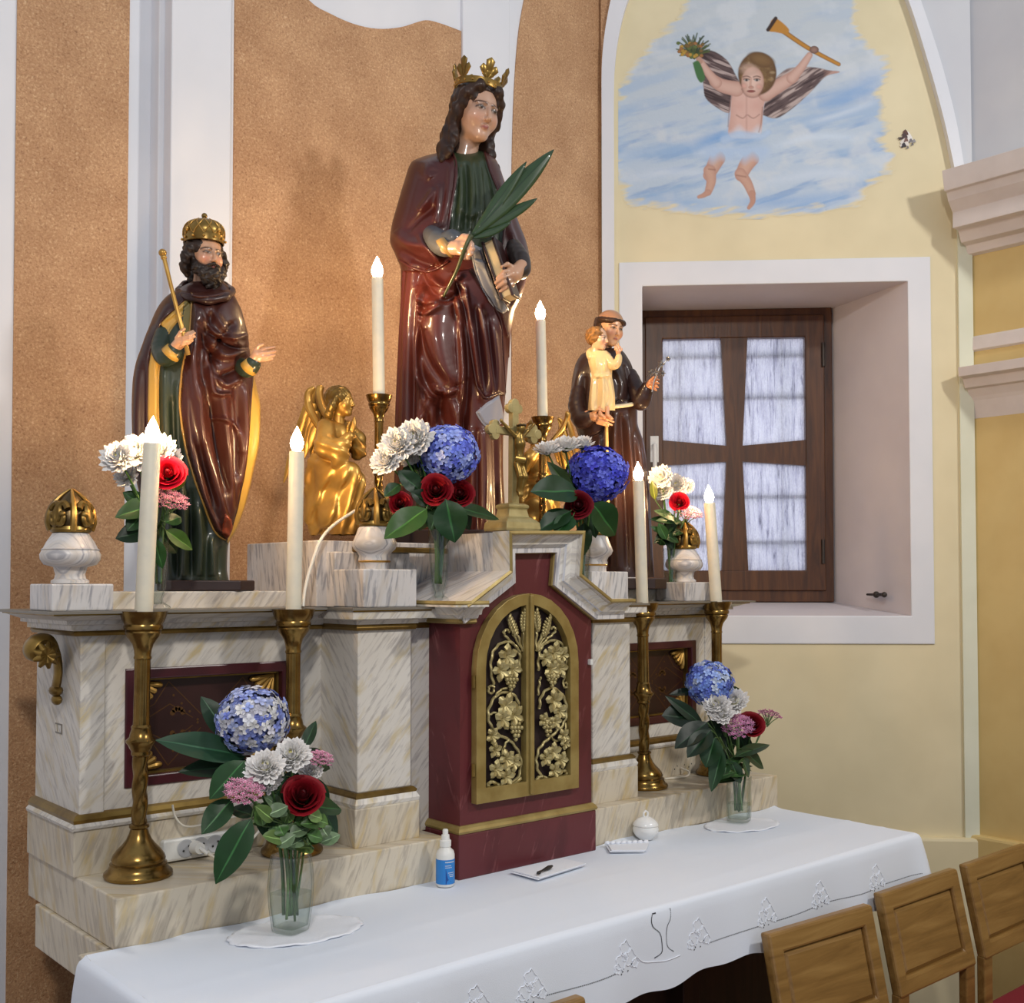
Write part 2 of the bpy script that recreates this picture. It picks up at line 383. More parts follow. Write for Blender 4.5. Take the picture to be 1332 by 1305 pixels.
def chain(X, Y, Z, pts, rs, k=.002):
    D = None
    for i in range(len(pts)-1):
        q = cap(X, Y, Z, pts[i], pts[i+1], rs[i], rs[i+1]); D = q if D is None else smin(D, q, k)
    return D
def np_mesh(name, V, F, mat, parent=None, cols=None, smooth=True, loc=None, rot=None):
    me = bpy.data.meshes.new(name); V = np.asarray(V, np.float32); F = np.asarray(F)
    me.vertices.add(len(V)); me.vertices.foreach_set('co', V.ravel()); k = F.shape[1]
    me.loops.add(F.size); me.loops.foreach_set('vertex_index', F.ravel().astype(np.int32)); me.polygons.add(len(F))
    me.polygons.foreach_set('loop_start', np.arange(0, F.size, k, dtype=np.int32)); me.polygons.foreach_set('use_smooth', [smooth]*len(F))
    me.update(calc_edges=True); me.validate(); me.materials.append(M[mat] if isinstance(mat, str) else mat)
    if cols is not None:
        a = me.color_attributes.new('Col', 'FLOAT_COLOR', 'POINT'); arr = np.ones((len(V), 4), np.float32); arr[:, :3] = cols; a.data.foreach_set('color', arr.ravel())
    o = bpy.data.objects.new(name, me); COL.objects.link(o)
    if parent is not None: o.parent = parent
    if loc is not None: o.location = loc
    if rot is not None: o.rotation_euler = rot
    return o
# ------------------------------------------------------------------ the room
def struct(o): o['kind'] = 'structure'; return o
XC = 1.738                      # centre line of the altar
YB = 2.75                       # altar wall
def DP(s, z, d=0.0): return (2.80+(s+d)*.70711, 2.75+(d-s)*.70711, z)     # oblique window wall: s along it, d into it
mb = MB(); mb.box((-3, -4.5, -.1), (6, 3.2, 0)); struct(mb.build('floor', simple('floor_stone', (120, 96, 84), .4, c2=(104, 84, 74), nscale=4)))
mb = MB(); mb.box((-1.6, YB, 0), (2.81, YB+.25, 5.0)); wb = struct(mb.build('wall_back', 'white_paint'))
mb = MB(); mb.box((-1.75, -4.5, 0), (-1.6, YB+.25, 5.0)); struct(mb.build('wall_left', 'white_paint'))
X2 = lambda px, y: at(px, y, YB).x
Z2 = lambda px, y: at(px, y, YB).z
fw = lambda u, w, d: (u, d, w)
# orange panels, 4 mm proud of the white plaster
mb = MB(); mb.prism([(X2(8, 1305), 0), (1.094, 0), (1.094, 4.6), (X2(22, 0)+.004, 4.6), (X2(22, 0), 3.04)], fw, YB-.004, YB+.01); mb.build('orange_panel', 'orange_stucco', wb)
top = [(p[0], p[1]) for p in spline([(352, -60), (400, 0), (430, 19), (460, 32), (490, 38), (520, 36), (543, 29), (556, 27), (575, 32), (599, 41)], 4)]
poly = [(1.24, 0), (X2(599, 300), 0)]+[(X2(*p), Z2(*p)) for p in top[::-1]]+[(1.24, Z2(352, -60))]
mb = MB(); mb.prism(poly, fw, YB-.004, YB+.01); mb.build('orange_panel', 'orange_stucco', wb)
lf = [(X2(*p), Z2(*p)) for p in spline([(665, 260), (665.5, 200), (668, 120), (673, 50), (681, 0), (694, -60)], 4)]
mb = MB(); mb.prism([(2.379, 0), (2.797, 0), (2.797, 4.4), (lf[-1][0], 4.4)]+lf[::-1], fw, YB-.004, YB+.01); mb.build('orange_panel', 'orange_stucco', wb)
# the left pilaster: stepped, its left flank seen
mb = MB(); mb.box((1.166, 2.655, 0), (1.330, YB+.01, 5)); mb.box((1.152, 2.70, 0), (1.36, YB+.01, 5)); struct(mb.build('trim_1', 'white_paint', bevel=.004))
mb = MB(); mb.box((2.166, YB-.012, 0), (2.362, YB+.01, 5)); struct(mb.build('trim_2', 'white_paint', bevel=.003))
# window wall
SB = lambda px, y: ((lambda p: ((p.x-2.80)/.70711, p.z))(atd(px, y, 5.55)))
WS0, WS1, WZ0, WZ1 = .143, 1.056, 1.54, 2.697        # opening on the room side
DEP = .35
def SK(px, y):
    p = atd(px, y, 5.55+DEP*1.41421); return ((p.x-2.80-DEP*.70711)/.70711, p.z)
bR = SK(1081, 405); bM = SK(956, 600); bT = SK(956, 403)[1]; bB = SK(1000, 783)[1]; bL = 2*bM[0]-bR[0]
mb = MB(); mb.ring([(-.0, 0), (1.273, 0), (1.273, 5), (0, 5)], [(WS0, WZ0), (WS1, WZ0), (WS1, WZ1), (WS0, WZ1)], lambda u, w, d: DP(u, w, d), 0, .06)
ww = struct(mb.build('wall_window', 'yellow_paint'))
mb = MB(); mb.ring([(.062, 1.4415), (1.134, 1.4435), (1.134, 2.781), (.062, 2.783)], [(WS0, WZ0), (WS1, WZ0), (WS1, WZ1), (WS0, WZ1)], lambda u, w, d: DP(u, w, d), -.006, .01)
struct(mb.build('trim_3', 'white_paint', bevel=.003))
mb = MB()   # splayed reveal: four faces from the opening back to the window
fr = [(WS0, WZ0), (WS1, WZ0), (WS1, WZ1), (WS0, WZ1)]; bk = [(bL, bB), (bR[0], bB), (bR[0], bT), (bL, bT)]
v = [DP(u, w, 0) for u, w in fr]+[DP(u, w, DEP+.02) for u, w in bk]+[DP(u, w, 0) for u, w in [(WS0-.05, WZ0-.05), (WS1+.05, WZ0-.05), (WS1+.05, WZ1+.05), (WS0-.05, WZ1+.05)]]+[DP(u, w, DEP+.02) for u, w in [(bL-.12, bB-.12), (bR[0]+.12, bB-.12), (bR[0]+.12, bT+.12), (bL-.12, bT+.12)]]
f = []
for i in range(4):
    j = (i+1) % 4; f += [(i, j, 4+j, 4+i), (8+j, 8+i, 12+i, 12+j), (4+i, 4+j, 12+j, 12+i), (8+i, 8+j, j, i)]
mb.add(v, f); struct(mb.build('trim_4', 'reveal_paint'))
mb = MB(); mb.box((0, 0, 0), (.0, .0, .0))
# arch band on the window wall
inn = [(.045, .0), (.045, 3.05)]+[tuple(p) for p in spline([(.045, 3.30), (.048, 3.46), (.066, 3.60), (.105, 3.735), (.2, 3.94), (.4, 4.13), (.63, 4.2), (.84, 4.07), (.985, 3.84), (1.058, 3.685), (1.125, 3.46), (1.178, 3.25), (1.213, 3.07)], 5)]+[(1.216, 3.0)]
out = [(.002, .0), (.002, 3.05)]+[tuple(p) for p in spline([(.002, 3.32), (.004, 3.50), (.024, 3.66), (.062, 3.80), (.16, 4.02), (.38, 4.22), (.63, 4.29), (.88, 4.16), (1.03, 3.92), (1.096, 3.70), (1.166, 3.47), (1.218, 3.25), (1.246, 3.07)], 5)]+[(1.25, 3.0)]
mb = MB(); n = len(inn)
for d in (-.03, .01): mb.add([DP(u, w, d) for u, w in inn]+[DP(u, w, d) for u, w in out], [(i, i+1, n+i+1, n+i) for i in range(n-1)])
for i in range(n-1):
    for L_ in (inn, out):
        (a, b_), (c, d) = L_[i], L_[i+1]; mb.add([DP(a, b_, -.03), DP(c, d, -.03), DP(c, d, .01), DP(a, b_, .01)], [(0, 1, 2, 3)])
struct(mb.build('trim_5', 'white_paint', weld=True))
top_i = max(range(len(out)), key=lambda i: out[i][1])
mb = MB(); mb.prism([(0.0, 3.2)]+out[2:top_i+1]+[(.63, 5), (0, 5)], lambda u, w, d: DP(u, w, d), -.02, .01); mb.build('orange_spandrel', 'orange_stucco', ww)
mb = MB(); mb.prism(out[top_i:-1]+[(1.273, 3.07), (1.273, 5), (.63, 5)], lambda u, w, d: DP(u, w, d), -.02, .01); mb.build('vault_spandrel', 'vault_paint', ww)
mb = MB(); mb.prism([(1.225, 0), (1.273, 0), (1.273, 3.05), (1.225, 3.05)], lambda u, w, d: DP(u, w, d), -.012, .01); mb.build('corner_strip', 'pale_green_paint', ww)
# right wall: pilaster with two moulded capitals and a bare stone block
XR = 3.70; YE = 1.855
mb = MB(); mb.box((XR, -4.5, 0), (XR+.25, YE, 2.36)); mb.box((XR+.0, -4.5, 2.36), (XR+.25, YE, 3.0)); wr = struct(mb.build('wall_right', 'ochre_paint'))
mb = MB(); mb.box((XR+.001, -4.5, 2.95), (XR+.25, YE, 5.0)); struct(mb.build('wall_upper', 'vault_paint'))
def pr(L_):
    o = []
    for px, y in L_:
        p = at(px, y, YE); o.append((max(XR-p.x, -.02), p.z))
    return o
def cap_(name, L_, mat):
    prof = pr(L_); prof = [(-.02, prof[0][1])]+prof+[(-.02, prof[-1][1])]
    m_ = MB(); m_.sweep([(XR, YE), (XR, -2.6)], prof, flip=1); return struct(m_.build(name, mat, bevel=.002))
cap_('trim_6', [(1225, 222), (1228, 249), (1231, 251), (1233, 262), (1237, 272), (1239, 277), (1239, 297), (1246, 300), (1250, 316), (1256, 320), (1258, 331), (1265, 338), (1268, 349)], 'moulding_paint')
cap_('trim_7', [(1268, 349.5), (1269, 436)], 'bare_stone')
cap_('trim_8', [(1265, 436), (1261, 440), (1261, 456), (1265, 461), (1268, 462)], 'moulding_paint')
cap_('trim_9', [(1246, 478), (1247, 490), (1252, 493), (1255, 505), (1258, 507), (1261, 517), (1262, 522), (1264, 545), (1266, 548), (1267, 557), (1268, 559), (1268, 571)], 'moulding_paint')
# plinth of the window wall and right wall
mb = MB(); mb.prism([(.0, 0), (1.285, 0), (1.285, .79), (0, .79)], lambda u, w, d: DP(u, w, d), -.03, .01); struct(mb.build('baseboard_window', 'yellow_paint', bevel=.01))
mb = MB(); mb.box((XR-.03, -4.5, 0), (XR+.01, YE+.02, .80)); struct(mb.build('baseboard_right', 'ochre_paint', bevel=.01))

# ------------------------------------------------------------------ the window: one hinged sash with flared cross bars
win = struct(thing('window_1', None, None))
K = lambda u, w, d: DP(u, w, DEP+d)
mb = MB(); o4 = [(bL-.02, bB-.0), (bR[0], bB), (bR[0], bT), (bL-.02, bT)]
fx = .028; i4 = [(bL+fx, bB+.045), (bR[0]-.033, bB+.045), (bR[0]-.033, bT-.03), (bL+fx, bT-.03)]
mb.ring(o4, i4, K, -.01, .06); fro = mb.build('window_frame', 'window_wood', win, bevel=.003)
def C8(x, y): return SK(780+x*.4144, 320+y*.4144)
mb = MB()
so = [(i4[0][0]-.003, i4[0][1]-.003), (i4[1][0]+.003, i4[1][1]-.003), (i4[2][0]+.003, i4[2][1]+.003), (i4[3][0]-.003, i4[3][1]+.003)]
sL, sB = C8(200, 1019); sR, sT = C8(641, 289)
mb.ring(so, [(sL, sB), (sR, sB), (sR, sT), (sL, sT)], K, -.02, .035); sash = mb.build('sash', 'window_wood', win, bevel=.004)
mb = MB()
xs = [C8(379, 289)[0], C8(396, 629)[0], C8(396, 680)[0], C8(382, 1019)[0]]; xe = [C8(462, 289)[0], C8(447, 629)[0], C8(447, 680)[0], C8(465, 1019)[0]]
zz = [sT, C8(396, 629)[1], C8(396, 679)[1], sB]
for s_ in range(3): mb.prism([(xs[s_+1], zz[s_+1]), (xe[s_+1], zz[s_+1]), (xe[s_], zz[s_]), (xs[s_], zz[s_])], K, -.018, .03)
mb.build('mullion', 'window_wood', sash, weld=True)
mb = MB(); zl = [C8(200, 612)[1], C8(200, 691)[1]]; zr = [C8(640, 611)[1], C8(640, 691)[1]]
mb.prism([(sL, zl[0]), (sL, zl[1]), (xs[2], zz[2]), (xs[1], zz[1])], K, -.0175, .029); mb.prism([(xe[1], zz[1]), (xe[2], zz[2]), (sR, zr[1]), (sR, zr[0])], K, -.0175, .029)
mb.build('transom', 'window_wood', sash)
# four rippled panes
m, N, L, b = new_mat('rippled_glass'); nt = m.node_tree; co = objco(nt)
mp = N.new('ShaderNodeMapping'); mp.inputs['Scale'].default_value = (95, 95, 7); L.new(co, mp.inputs[0])
n1 = noise(nt, mp.outputs[0], 1.0, 5, .7, .9); mp2 = N.new('ShaderNodeMapping'); mp2.inputs['Scale'].default_value = (160, 160, 60); L.new(co, mp2.inputs[0]); n2 = noise(nt, mp2.outputs[0], 1, 2)
tr = N.new('ShaderNodeBsdfTranslucent'); gl = N.new('ShaderNodeBsdfTransparent'); mx = N.new('ShaderNodeMixShader')
L.new(ramp(nt, n1, [(.34, (104, 100, 116)), (.42, (214, 211, 226)), (.52, (254, 252, 255))]), tr.inputs[0]); gl.inputs[0].default_value = (.97, .96, 1, 1)
L.new(ramp(nt, n2, [(.35, (140, 140, 140)), (.7, (205, 205, 205))]), mx.inputs[0]); L.new(tr.outputs[0], mx.inputs[1]); L.new(gl.outputs[0], mx.inputs[2])
gg = N.new('ShaderNodeBsdfGlossy'); gg.inputs['Roughness'].default_value = .25; mx2 = N.new('ShaderNodeMixShader'); mx2.inputs[0].default_value = .05
L.new(mx.outputs[0], mx2.inputs[1]); L.new(gg.outputs[0], mx2.inputs[2]); L.new(mx2.outputs[0], N['Material Output'].inputs['Surface'])
for q in ([(sL, zl[0]), (xs[1], zz[1]), (xs[0], sT), (sL, sT)], [(xe[1], zz[1]), (sR, zr[0]), (sR, sT), (xe[0], sT)], [(sL, sB), (xs[3], sB), (xs[2], zz[2]), (sL, zl[1])], [(xe[3], sB), (sR, sB), (sR, zr[1]), (xe[2], zz[2])]):
    cx = sum(p[0] for p in q)/4; cz = sum(p[1] for p in q)/4
    mb = MB(); mb.prism([(cx+(u-cx)*1.03, cz+(w-cz)*1.03) for u, w in q], K, .008, .014); mb.build('pane', 'rippled_glass', sash)
for y in (345, 960):
    mb = MB(); p = C8(698, y); mb.tube([K(p[0], p[1]-.045, -.022), K(p[0], p[1]+.045, -.022)], .007, 10); mb.build('hinge', 'iron', win)
mb = MB(); p = C8(171, 640); q = C8(171, 705); mb.tube([K(p[0], p[1]+.012, -.02), K(p[0], p[1]+.012, -.05), K(q[0], p[1], -.055), K(q[0], q[1], -.055)], .0085, 10); mb.prism([(p[0]-.016, p[1]-.05), (p[0]+.016, p[1]-.05), (p[0]+.016, p[1]+.05), (p[0]-.016, p[1]+.05)], K, -.024, -.012)
mb.build('window_handle', 'white_plastic', win, bevel=.003)
# iron grille outside the glass
gr = tag(thing('window_grille', 'dark iron bars outside the rippled window panes', 'grille'))
for y in (345, 475, 787, 930):
    mb = MB(); z = C8(420, y)[1]; mb.tube([K(sL-.05, z, .03), K(sR+.05, z, .03)], .0065, 8); mb.build('bar', 'iron', gr)
for x in (255, 580):
    mb = MB(); u = C8(x, 600)[0]; mb.tube([K(u, sB-.05, .05), K(u, sT+.05, .05)], .005, 8); mb.build('bar', 'iron', gr)
# stay hook in the right reveal
tt = .30; hk = MB(); uu = WS1+(bR[0]-WS1)*tt; zz_ = 1.612
p0 = Vector(DP(uu, zz_, DEP*tt)); nrm = Vector(DP(-1, 0, 0))-Vector(DP(0, 0, 0)); al = Vector(DP(-.35, 0, 1))-Vector(DP(0, 0, 0)); al.normalize(); 
hk.tube([p0, p0+nrm*.03], .006, 8); hk.blob(p0+nrm*.034, (.012, .012, .012)); hk.tube([p0+nrm*.035-al*.045, p0+nrm*.035+al*.055], [.006, .004], 8); hk.blob(p0+nrm*.035-al*.05, .010)
tag(hk.build('window_stay', 'iron'), 'small dark iron stay hook on the right window reveal', 'hook')
# ------------------------------------------------------------------ the altar back (reredos) with its step, wings, pillars and tabernacle
ZT, ZS, YS, YW, YP = 1.0, 1.092, 1.968, 2.17, 2.02      # table top, step top, step front, wing front, pillar front
XL, XRt = XC-.957, XC+.957
alt = thing('altarpiece', 'marbled altar back with two wings, four pillars and a stepped base against the wall', 'altar')
mb = MB(); mb.box((XL-.005, YS, ZT-.0005), (XC-.222, 2.44, ZS)); mb.box((XC+.222, YS, ZT-.0005), (XRt+.035, 2.44, ZS)); mb.box((XC-.222, 2.31, ZT-.0005), (XC+.222, 2.44, ZS)); mb.build('base_step', 'marble_ochre', alt, bevel=.003)
for sgn in (-1, 1):
    x0, x1 = sorted((XC+sgn*.957, XC+sgn*.42))
    mb = MB(); mb.box((x0-(.012 if sgn < 0 else 0), YW-.012, ZS-.001), (x1+(.012 if sgn > 0 else 0), 2.43, ZS+.088)); mb.build('wing_base', 'marble_ochre', alt, bevel=.003)
    # outer pilaster of the wing
    a, b_ = sorted((XC+sgn*.957, XC+sgn*.908)); mb = MB(); mb.box((a, YW-.004, ZS+.088), (b_, 2.42, 1.556)); mb.build('wing_pilaster', 'marble', alt, bevel=.003)
    a, b_ = sorted((XC+sgn*.908, XC+sgn*.42)); P0, P1 = sorted((XC+sgn*.868, XC+sgn*.50)); Z0, Z1 = 1.247, 1.482
    mb = MB(); mb.ring([(a, ZS+.088), (b_, ZS+.088), (b_, 1.556), (a, 1.556)], [(P0, Z0), (P1, Z0), (P1, Z1), (P0, Z1)], fw, YW, YW+.05); mb.build('wing_panel', 'marble', alt)
    mb = MB(); g = .022; mb.ring([(P0, Z0), (P1, Z0), (P1, Z1), (P0, Z1)], [(P0+g, Z0+g), (P1-g, Z0+g), (P1-g, Z1-g), (P0+g, Z1-g)], fw, YW-.004, YW+.04); fr_ = mb.build('panel_frame', 'maroon_frame', alt, bevel=.003)
    mb = MB(); g2 = g+.004; mb.ring([(P0+g, Z0+g), (P1-g, Z0+g), (P1-g, Z1-g), (P0+g, Z1-g)], [(P0+g2, Z0+g2), (P1-g2, Z0+g2), (P1-g2, Z1-g2), (P0+g2, Z1-g2)], fw, YW+.012, YW+.04); mb.build('gilt_fillet', 'old_gold', fr_)
    mb = MB(); mb.box((P0+g, YW+.026, Z0+g), (P1-g, YW+.04, Z1-g)); bd = mb.build('inlay_board', 'dark_lacquer', alt)
    # painted lattice: flat gilt bands and dots
    U0, U1, V0, V1 = P0+g2, P1-g2, Z0+g2, Z1-g2; um, vm = (U0+U1)/2, (V0+V1)/2
    mb = MB(); yk = YW+.0255
    def line(p, q, w):
        p = Vector((p[0], 0, p[1])); q = Vector((q[0], 0, q[1])); t = (q-p).normalized(); nn = Vector((-t.z, 0, t.x))*w
        mb.add([(p+nn)+Vector((0, yk, 0)), (q+nn)+Vector((0, yk, 0)), (q-nn)+Vector((0, yk, 0)), (p-nn)+Vector((0, yk, 0))], [(0, 1, 2, 3)])
    for su in (-1, 1):
        for sv in (-1, 1):
            cu = U0 if su < 0 else U1; cv = V0 if sv < 0 else V1
            k1 = (cu-su*.075, cv-sv*.006); k2 = (um+su*.012, vm+sv*.014); k3 = (cu-su*.078, cv-sv*.052); k4 = (um+su*.03, vm+sv*.008)
            line(k1, k2, .0009); line(k3, k4, .0009); line(k3, (cu-su*.004, cv-sv*.092), .0009); line(k1, (cu-su*.045, cv-sv*.05), .0009); line((cu-su*.045, cv-sv*.05), (cu-su*.004, cv-sv*.07), .0009)
            for t in (.15, .4, .65, .9):
                c_ = Vector((k1[0]*(1-t)+k2[0]*t+su*.0, 0, k1[1]*(1-t)+k2[1]*t-sv*.018)); mb.add([(c_.x+.0028*cos(a_*pi/3), yk, c_.z+.0028*sin(a_*pi/3)) for a_ in range(6)], [tuple(range(6))])
            for a_ in range(5):     # small painted palmette
                q = (a_-2)*.6+(0 if sv > 0 else pi); c_ = Vector((cu-su*.095+.012*sin(q), yk, cv-sv*.075-.0+.012*cos(q)))
                mb.add([(c_.x+.006*cos(b2*pi/4), yk, c_.z+.006*sin(b2*pi/4)) for b2 in range(8)], [tuple(range(8))])
    mb.build('gilt_lattice', simple('faded_gilt', (92, 62, 30), .4, .3), bd)
    # four gilt shell corners
    for su in (-1, 1):
        for sv in (-1, 1):
            cu = U0 if su < 0 else U1; cv = V0 if sv < 0 else V1; mb = MB(); nl = 5
            for a_ in range(nl):
                q = (a_+.5)/nl*pi/2; dirv = Vector((-su*cos(q), 0, -sv*sin(q))); Lk = .058 if a_ in (0, nl-1) else .05
                mb.tube([Vector((cu-su*.003, YW+.022, cv-sv*.003))+dirv*Lk*t for t in (0, .35, .7, .92, 1)], [.0025, .0055, .0085, .008, .003], 8, flat=.8)
            mb.build('gilt_shell', 'bright_gold', bd)
    # base torus moulding
    e = XC+sgn*.957
    path = [(e, 2.42), (e, YW), (XC+sgn*.42, YW)]; mb = MB()
    mb.sweep(path, [(0, ZS+.088), (.016, ZS+.088), (.018, ZS+.094), (.012, ZS+.100), (.014, ZS+.107), (.008, ZS+.115), (0, ZS+.118)], flip=-sgn, mis=[0, 0, 0, 1, 1, 1]); mb.build('base_moulding', ['marble', 'old_gold'], alt)
    # gilt scroll bracket on the outer flank
    mb = MB(); ex = e+sgn*.004; yk = 2.255
    sc = [(ex+sgn*.045, yk, 1.505), (ex+sgn*.058, yk, 1.512), (ex+sgn*.060, yk, 1.526), (ex+sgn*.046, yk, 1.540), (ex+sgn*.026, yk, 1.538), (ex+sgn*.012, yk, 1.512), (ex+sgn*.008, yk, 1.475), (ex+sgn*.012, yk, 1.445)]
    mb.tube(spline(sc, 5), [.008+.006*sin(pi*min(1, k/24)) for k in range(36)], 10, flat=1.9, up=(0, 1, 0))
    mb.blob((ex+sgn*.012, yk, 1.440), (.013, .022, .011)); mb.blob((ex+sgn*.010, yk, 1.422), (.010, .017, .011))
    br = mb.build('scroll_bracket', 'old_gold', alt)
    for a_ in range(9):
        q = a_*2*pi/9; mb = MB(); c_ = Vector((ex+sgn*.040, yk-.028, 1.512)); mb.tube([c_, c_+Vector((cos(q)*.014, -.004, sin(q)*.014)), c_+Vector((cos(q)*.026, 0, sin(q)*.026))], [.003, .008, .003], 8); mb.build('rosette_petal', 'old_gold', br)
    mb = MB(); mb.box((e-.0012, 2.262, 1.352), (e+.0012, 2.300, 1.372)); pp = mb.build('cover_plate', 'grey_edge', alt); mb = MB(); mb.box((e-.0018, 2.266, 1.355), (e+.0018, 2.284, 1.369)); mb.box((e-.0018, 2.288, 1.355), (e+.0018, 2.297, 1.369)); mb.build('plate_face', 'marble', pp)
    # block behind the pillar carrying the central shelf, then the pillar itself
    pa, pb = sorted((XC+sgn*.423, XC+sgn*.283))
    mb = MB(); mb.box((pa, YP, ZS+.112), (pb, 2.40, 1.556)); pl = mb.build('pillar', 'marble', alt, bevel=.003)
    mb = MB(); mb.box((min(pa, pb)-.014, YP-.014, ZS-.001), (max(pa, pb)+.014, 2.39, ZS+.082)); mb.build('pillar_base', 'marble_ochre', pl, bevel=.003)
    mb = MB(); mb.sweep([(pa, 2.4), (pa, YP), (pb, YP), (pb, 2.4)], [(0, ZS+.082), (.012, ZS+.082), (.014, ZS+.090), (.008, ZS+.101), (.010, ZS+.106), (.004, ZS+.112), (0, ZS+.113)], flip=1, mis=[0, 0, 0, 1, 1, 1]); mb.build('pillar_moulding', ['marble', 'old_gold'], pl)
    qa, qb = sorted((XC+sgn*.285, XC+sgn*.20)); mb = MB(); mb.box((qa, 2.06, ZS), (qb, 2.38, 1.556)); mb.build('recess_strip', 'marble', alt)
# cornice over wings and pillars
prof = [(.0, 1.550), (.016, 1.550), (.021, 1.556), (.016, 1.563), (.026, 1.563), (.026, 1.571), (.040, 1.573), (.040, 1.580), (.052, 1.584), (.068, 1.590), (.076, 1.591), (.076, 1.594), (.088, 1.594), (.088, 1.599), (-.04, 1.599)]
cm = [1, 1, 1, 0, 0, 0, 0, 0, 0, 1, 1, 2, 2, 2]
prof_in = [(o*.42 if o > 0 else o, z) for o, z in prof]
for sgn in (-1, 1):
    mb = MB(); mb.sweep([(XC+sgn*.957, 2.40), (XC+sgn*.957, YW), (XC+sgn*.415, YW)], prof, flip=-sgn, mis=cm)
    mb.sweep([(XC+sgn*.423, 2.3), (XC+sgn*.423, YP), (XC+sgn*.283, YP), (XC+sgn*.283, 2.06), (XC+sgn*.21, 2.06)], prof_in, flip=-sgn, mis=cm); mb.build('cornice', ['marble', 'old_gold', 'grey_edge'], alt)
mb = MB()
mb.box((XL-.02, YW-.02, 1.560), (XRt+.02, 2.42, 1.5985)); mb.box((XC-.455, YP-.03, 1.575), (XC-.2, 2.3, 1.5985)); mb.box((XC+.2, YP-.03, 1.575), (XC+.455, 2.3, 1.5985)); mb.build('shelf', 'marble', alt)
mb = MB(); mb.box((XL+.06, 2.235, 1.598), (XRt-.06, 2.46, 1.634)); mb.build('statue_shelf', 'marble', alt, bevel=.002)
# raised centre block
mb = MB(); mb.box((XC-.435, 2.17, 1.597), (XC+.435, 2.50, 1.748)); mb.box((XC-.41, 2.135, 1.597), (XC-.205, 2.2, 1.722)); mb.box((XC+.205, 2.135, 1.597), (XC+.41, 2.2, 1.722)); mb.build('centre_block', 'marble_grey', alt, bevel=.003)
mb = MB(); mb.box((XC-.36, 2.115, 1.722), (XC+.36, 2.145, 1.735)); mb.build('gilt_strip', 'old_gold', alt, bevel=.003)
# ------------------------------------------------------------------ tabernacle
tab = thing('tabernacle', 'dark red marbled tabernacle with stepped hood and arched gilt lattice doors', 'tabernacle')
YF = 1.945
mb = MB(); mb.box((XC-.214, YF-.008, ZT), (XC+.212, 2.3, ZS+.008)); mb.build('tabernacle_base', 'porphyry', tab, bevel=.004)
mb = MB(); mb.sweep([(XC-.205, 2.3), (XC-.205, YF), (XC+.203, YF), (XC+.203, 2.3)], [(0, ZS+.008), (.009, ZS+.008), (.011, ZS+.013), (.008, ZS+.019), (.003, ZS+.024), (0, ZS+.025)], flip=1); mb.build('gilt_base_moulding', 'gold_paint', tab)
def XF(px, py, y):
    p = at(px, py, y); return (p.x, p.z)
inner = [XF(600, 812, 1.94), XF(666, 759, 1.94), XF(665.5, 721, 1.94), XF(718.5, 720, 1.94), XF(715, 762, 1.94), XF(762, 807, 1.94)]
inner[0] = (XC-.205, inner[0][1]); inner[5] = (XC+.203, inner[5][1])
# body front follows the hood
body = [(XC-.205, ZS+.012), (XC+.203, ZS+.012), (XC+.203, inner[5][1]+.015), (inner[4][0]+.012, inner[4][1]+.012), (inner[3][0]+.012, inner[3][1]+.012), (inner[2][0]-.012, inner[2][1]+.012), (inner[1][0]-.012, inner[1][1]+.012), (XC-.205, inner[0][1]+.015)]
mb = MB(); mb.prism(body, fw, YF, 2.165); mb.build('body', 'porphyry', tab)
hp = [(XC-.206, inner[0][1])]+inner[1:]+[(XC+.30, inner[5][1])]
hood = [(0, -.01), (0, .010), (.004, .016), (.011, .014), (.0135, .020), (.021, .024), (.021, .032), (.033, .036), (.040, .046), (.043, .046), (.043, .058), (.046, .060), (.052, .058), (.052, .0)]
hm = [1, 1, 1, 0, 0, 2, 0, 0, 0, 0, 1, 1, 0]
mb = MB(); mb.sweep(hp, hood, axes='front', flip=-1, d=YF, mis=hm); mb.build('hood_moulding', ['marble', 'gold_paint', 'lace'], tab)
mb = MB(); mb.sweep([(XC-.205, 2.10), (XC-.205, YF), (XC-.17, YF)], [(h, inner[0][1]+o) for o, h in hood[:-1]]+[(.058, 1.5995), (-.02, 1.5995)], flip=1, mis=hm[:-1]+[0, 0]); mb.build('hood_return', ['marble', 'gold_paint', 'lace'], tab)
def offs(path, o):
    P = [Vector(p) for p in path]; r = []
    for k in range(len(P)):
        e1 = P[k]-P[max(k-1, 0)] if k else P[1]-P[0]; e2 = P[k+1]-P[k] if k < len(P)-1 else e1
        n1 = Vector((-e1.y, e1.x)).normalized(); n2 = Vector((-e2.y, e2.x)).normalized(); n = n1+n2; n = n/max(n.length_squared/2, .15); r.append(tuple(P[k]+n*o))
    return r
hpo = offs(hp, .050); hpi = offs(hp, .002)
mb = MB(); mb.prism(hpi+hpo[::-1], fw, YF-.02, 2.166); mb.build('hood', 'marble_grey', tab)
# doors
DX0, DX1 = XF(617, 1045, YF-.012)[0], XF(750, 1020, YF-.012)[0]; DZ0 = 1.163; DZT = XF(685, 772, YF-.012)[1]; DXM = XF(687, 900, YF-.012)[0]
rr = (DX1-DX0)/2; spr = DZT-rr*1.05
def arch(x0, x1, z0, zs, ht, n=14):
    c_ = (x0+x1)/2; r_ = (x1-x0)/2
    return [(x0, z0), (x1, z0)]+[(c_+r_*cos(pi*k/n), zs+ht*sin(pi*k/n)) for k in range(n+1)]
fo = arch(DX0, DX1, DZ0, spr, rr*1.05); t_ = .027; fi = arch(DX0+t_, DX1-t_, DZ0+t_+.006, spr, rr*1.05-t_)
mb = MB(); mb.prism(arch(DX0+.01, DX1-.01, DZ0+.01, spr, rr), fw, YF-.0015, YF+.004); mb.build('door_backing', simple('door_shadow', (30, 12, 14), .6), tab)
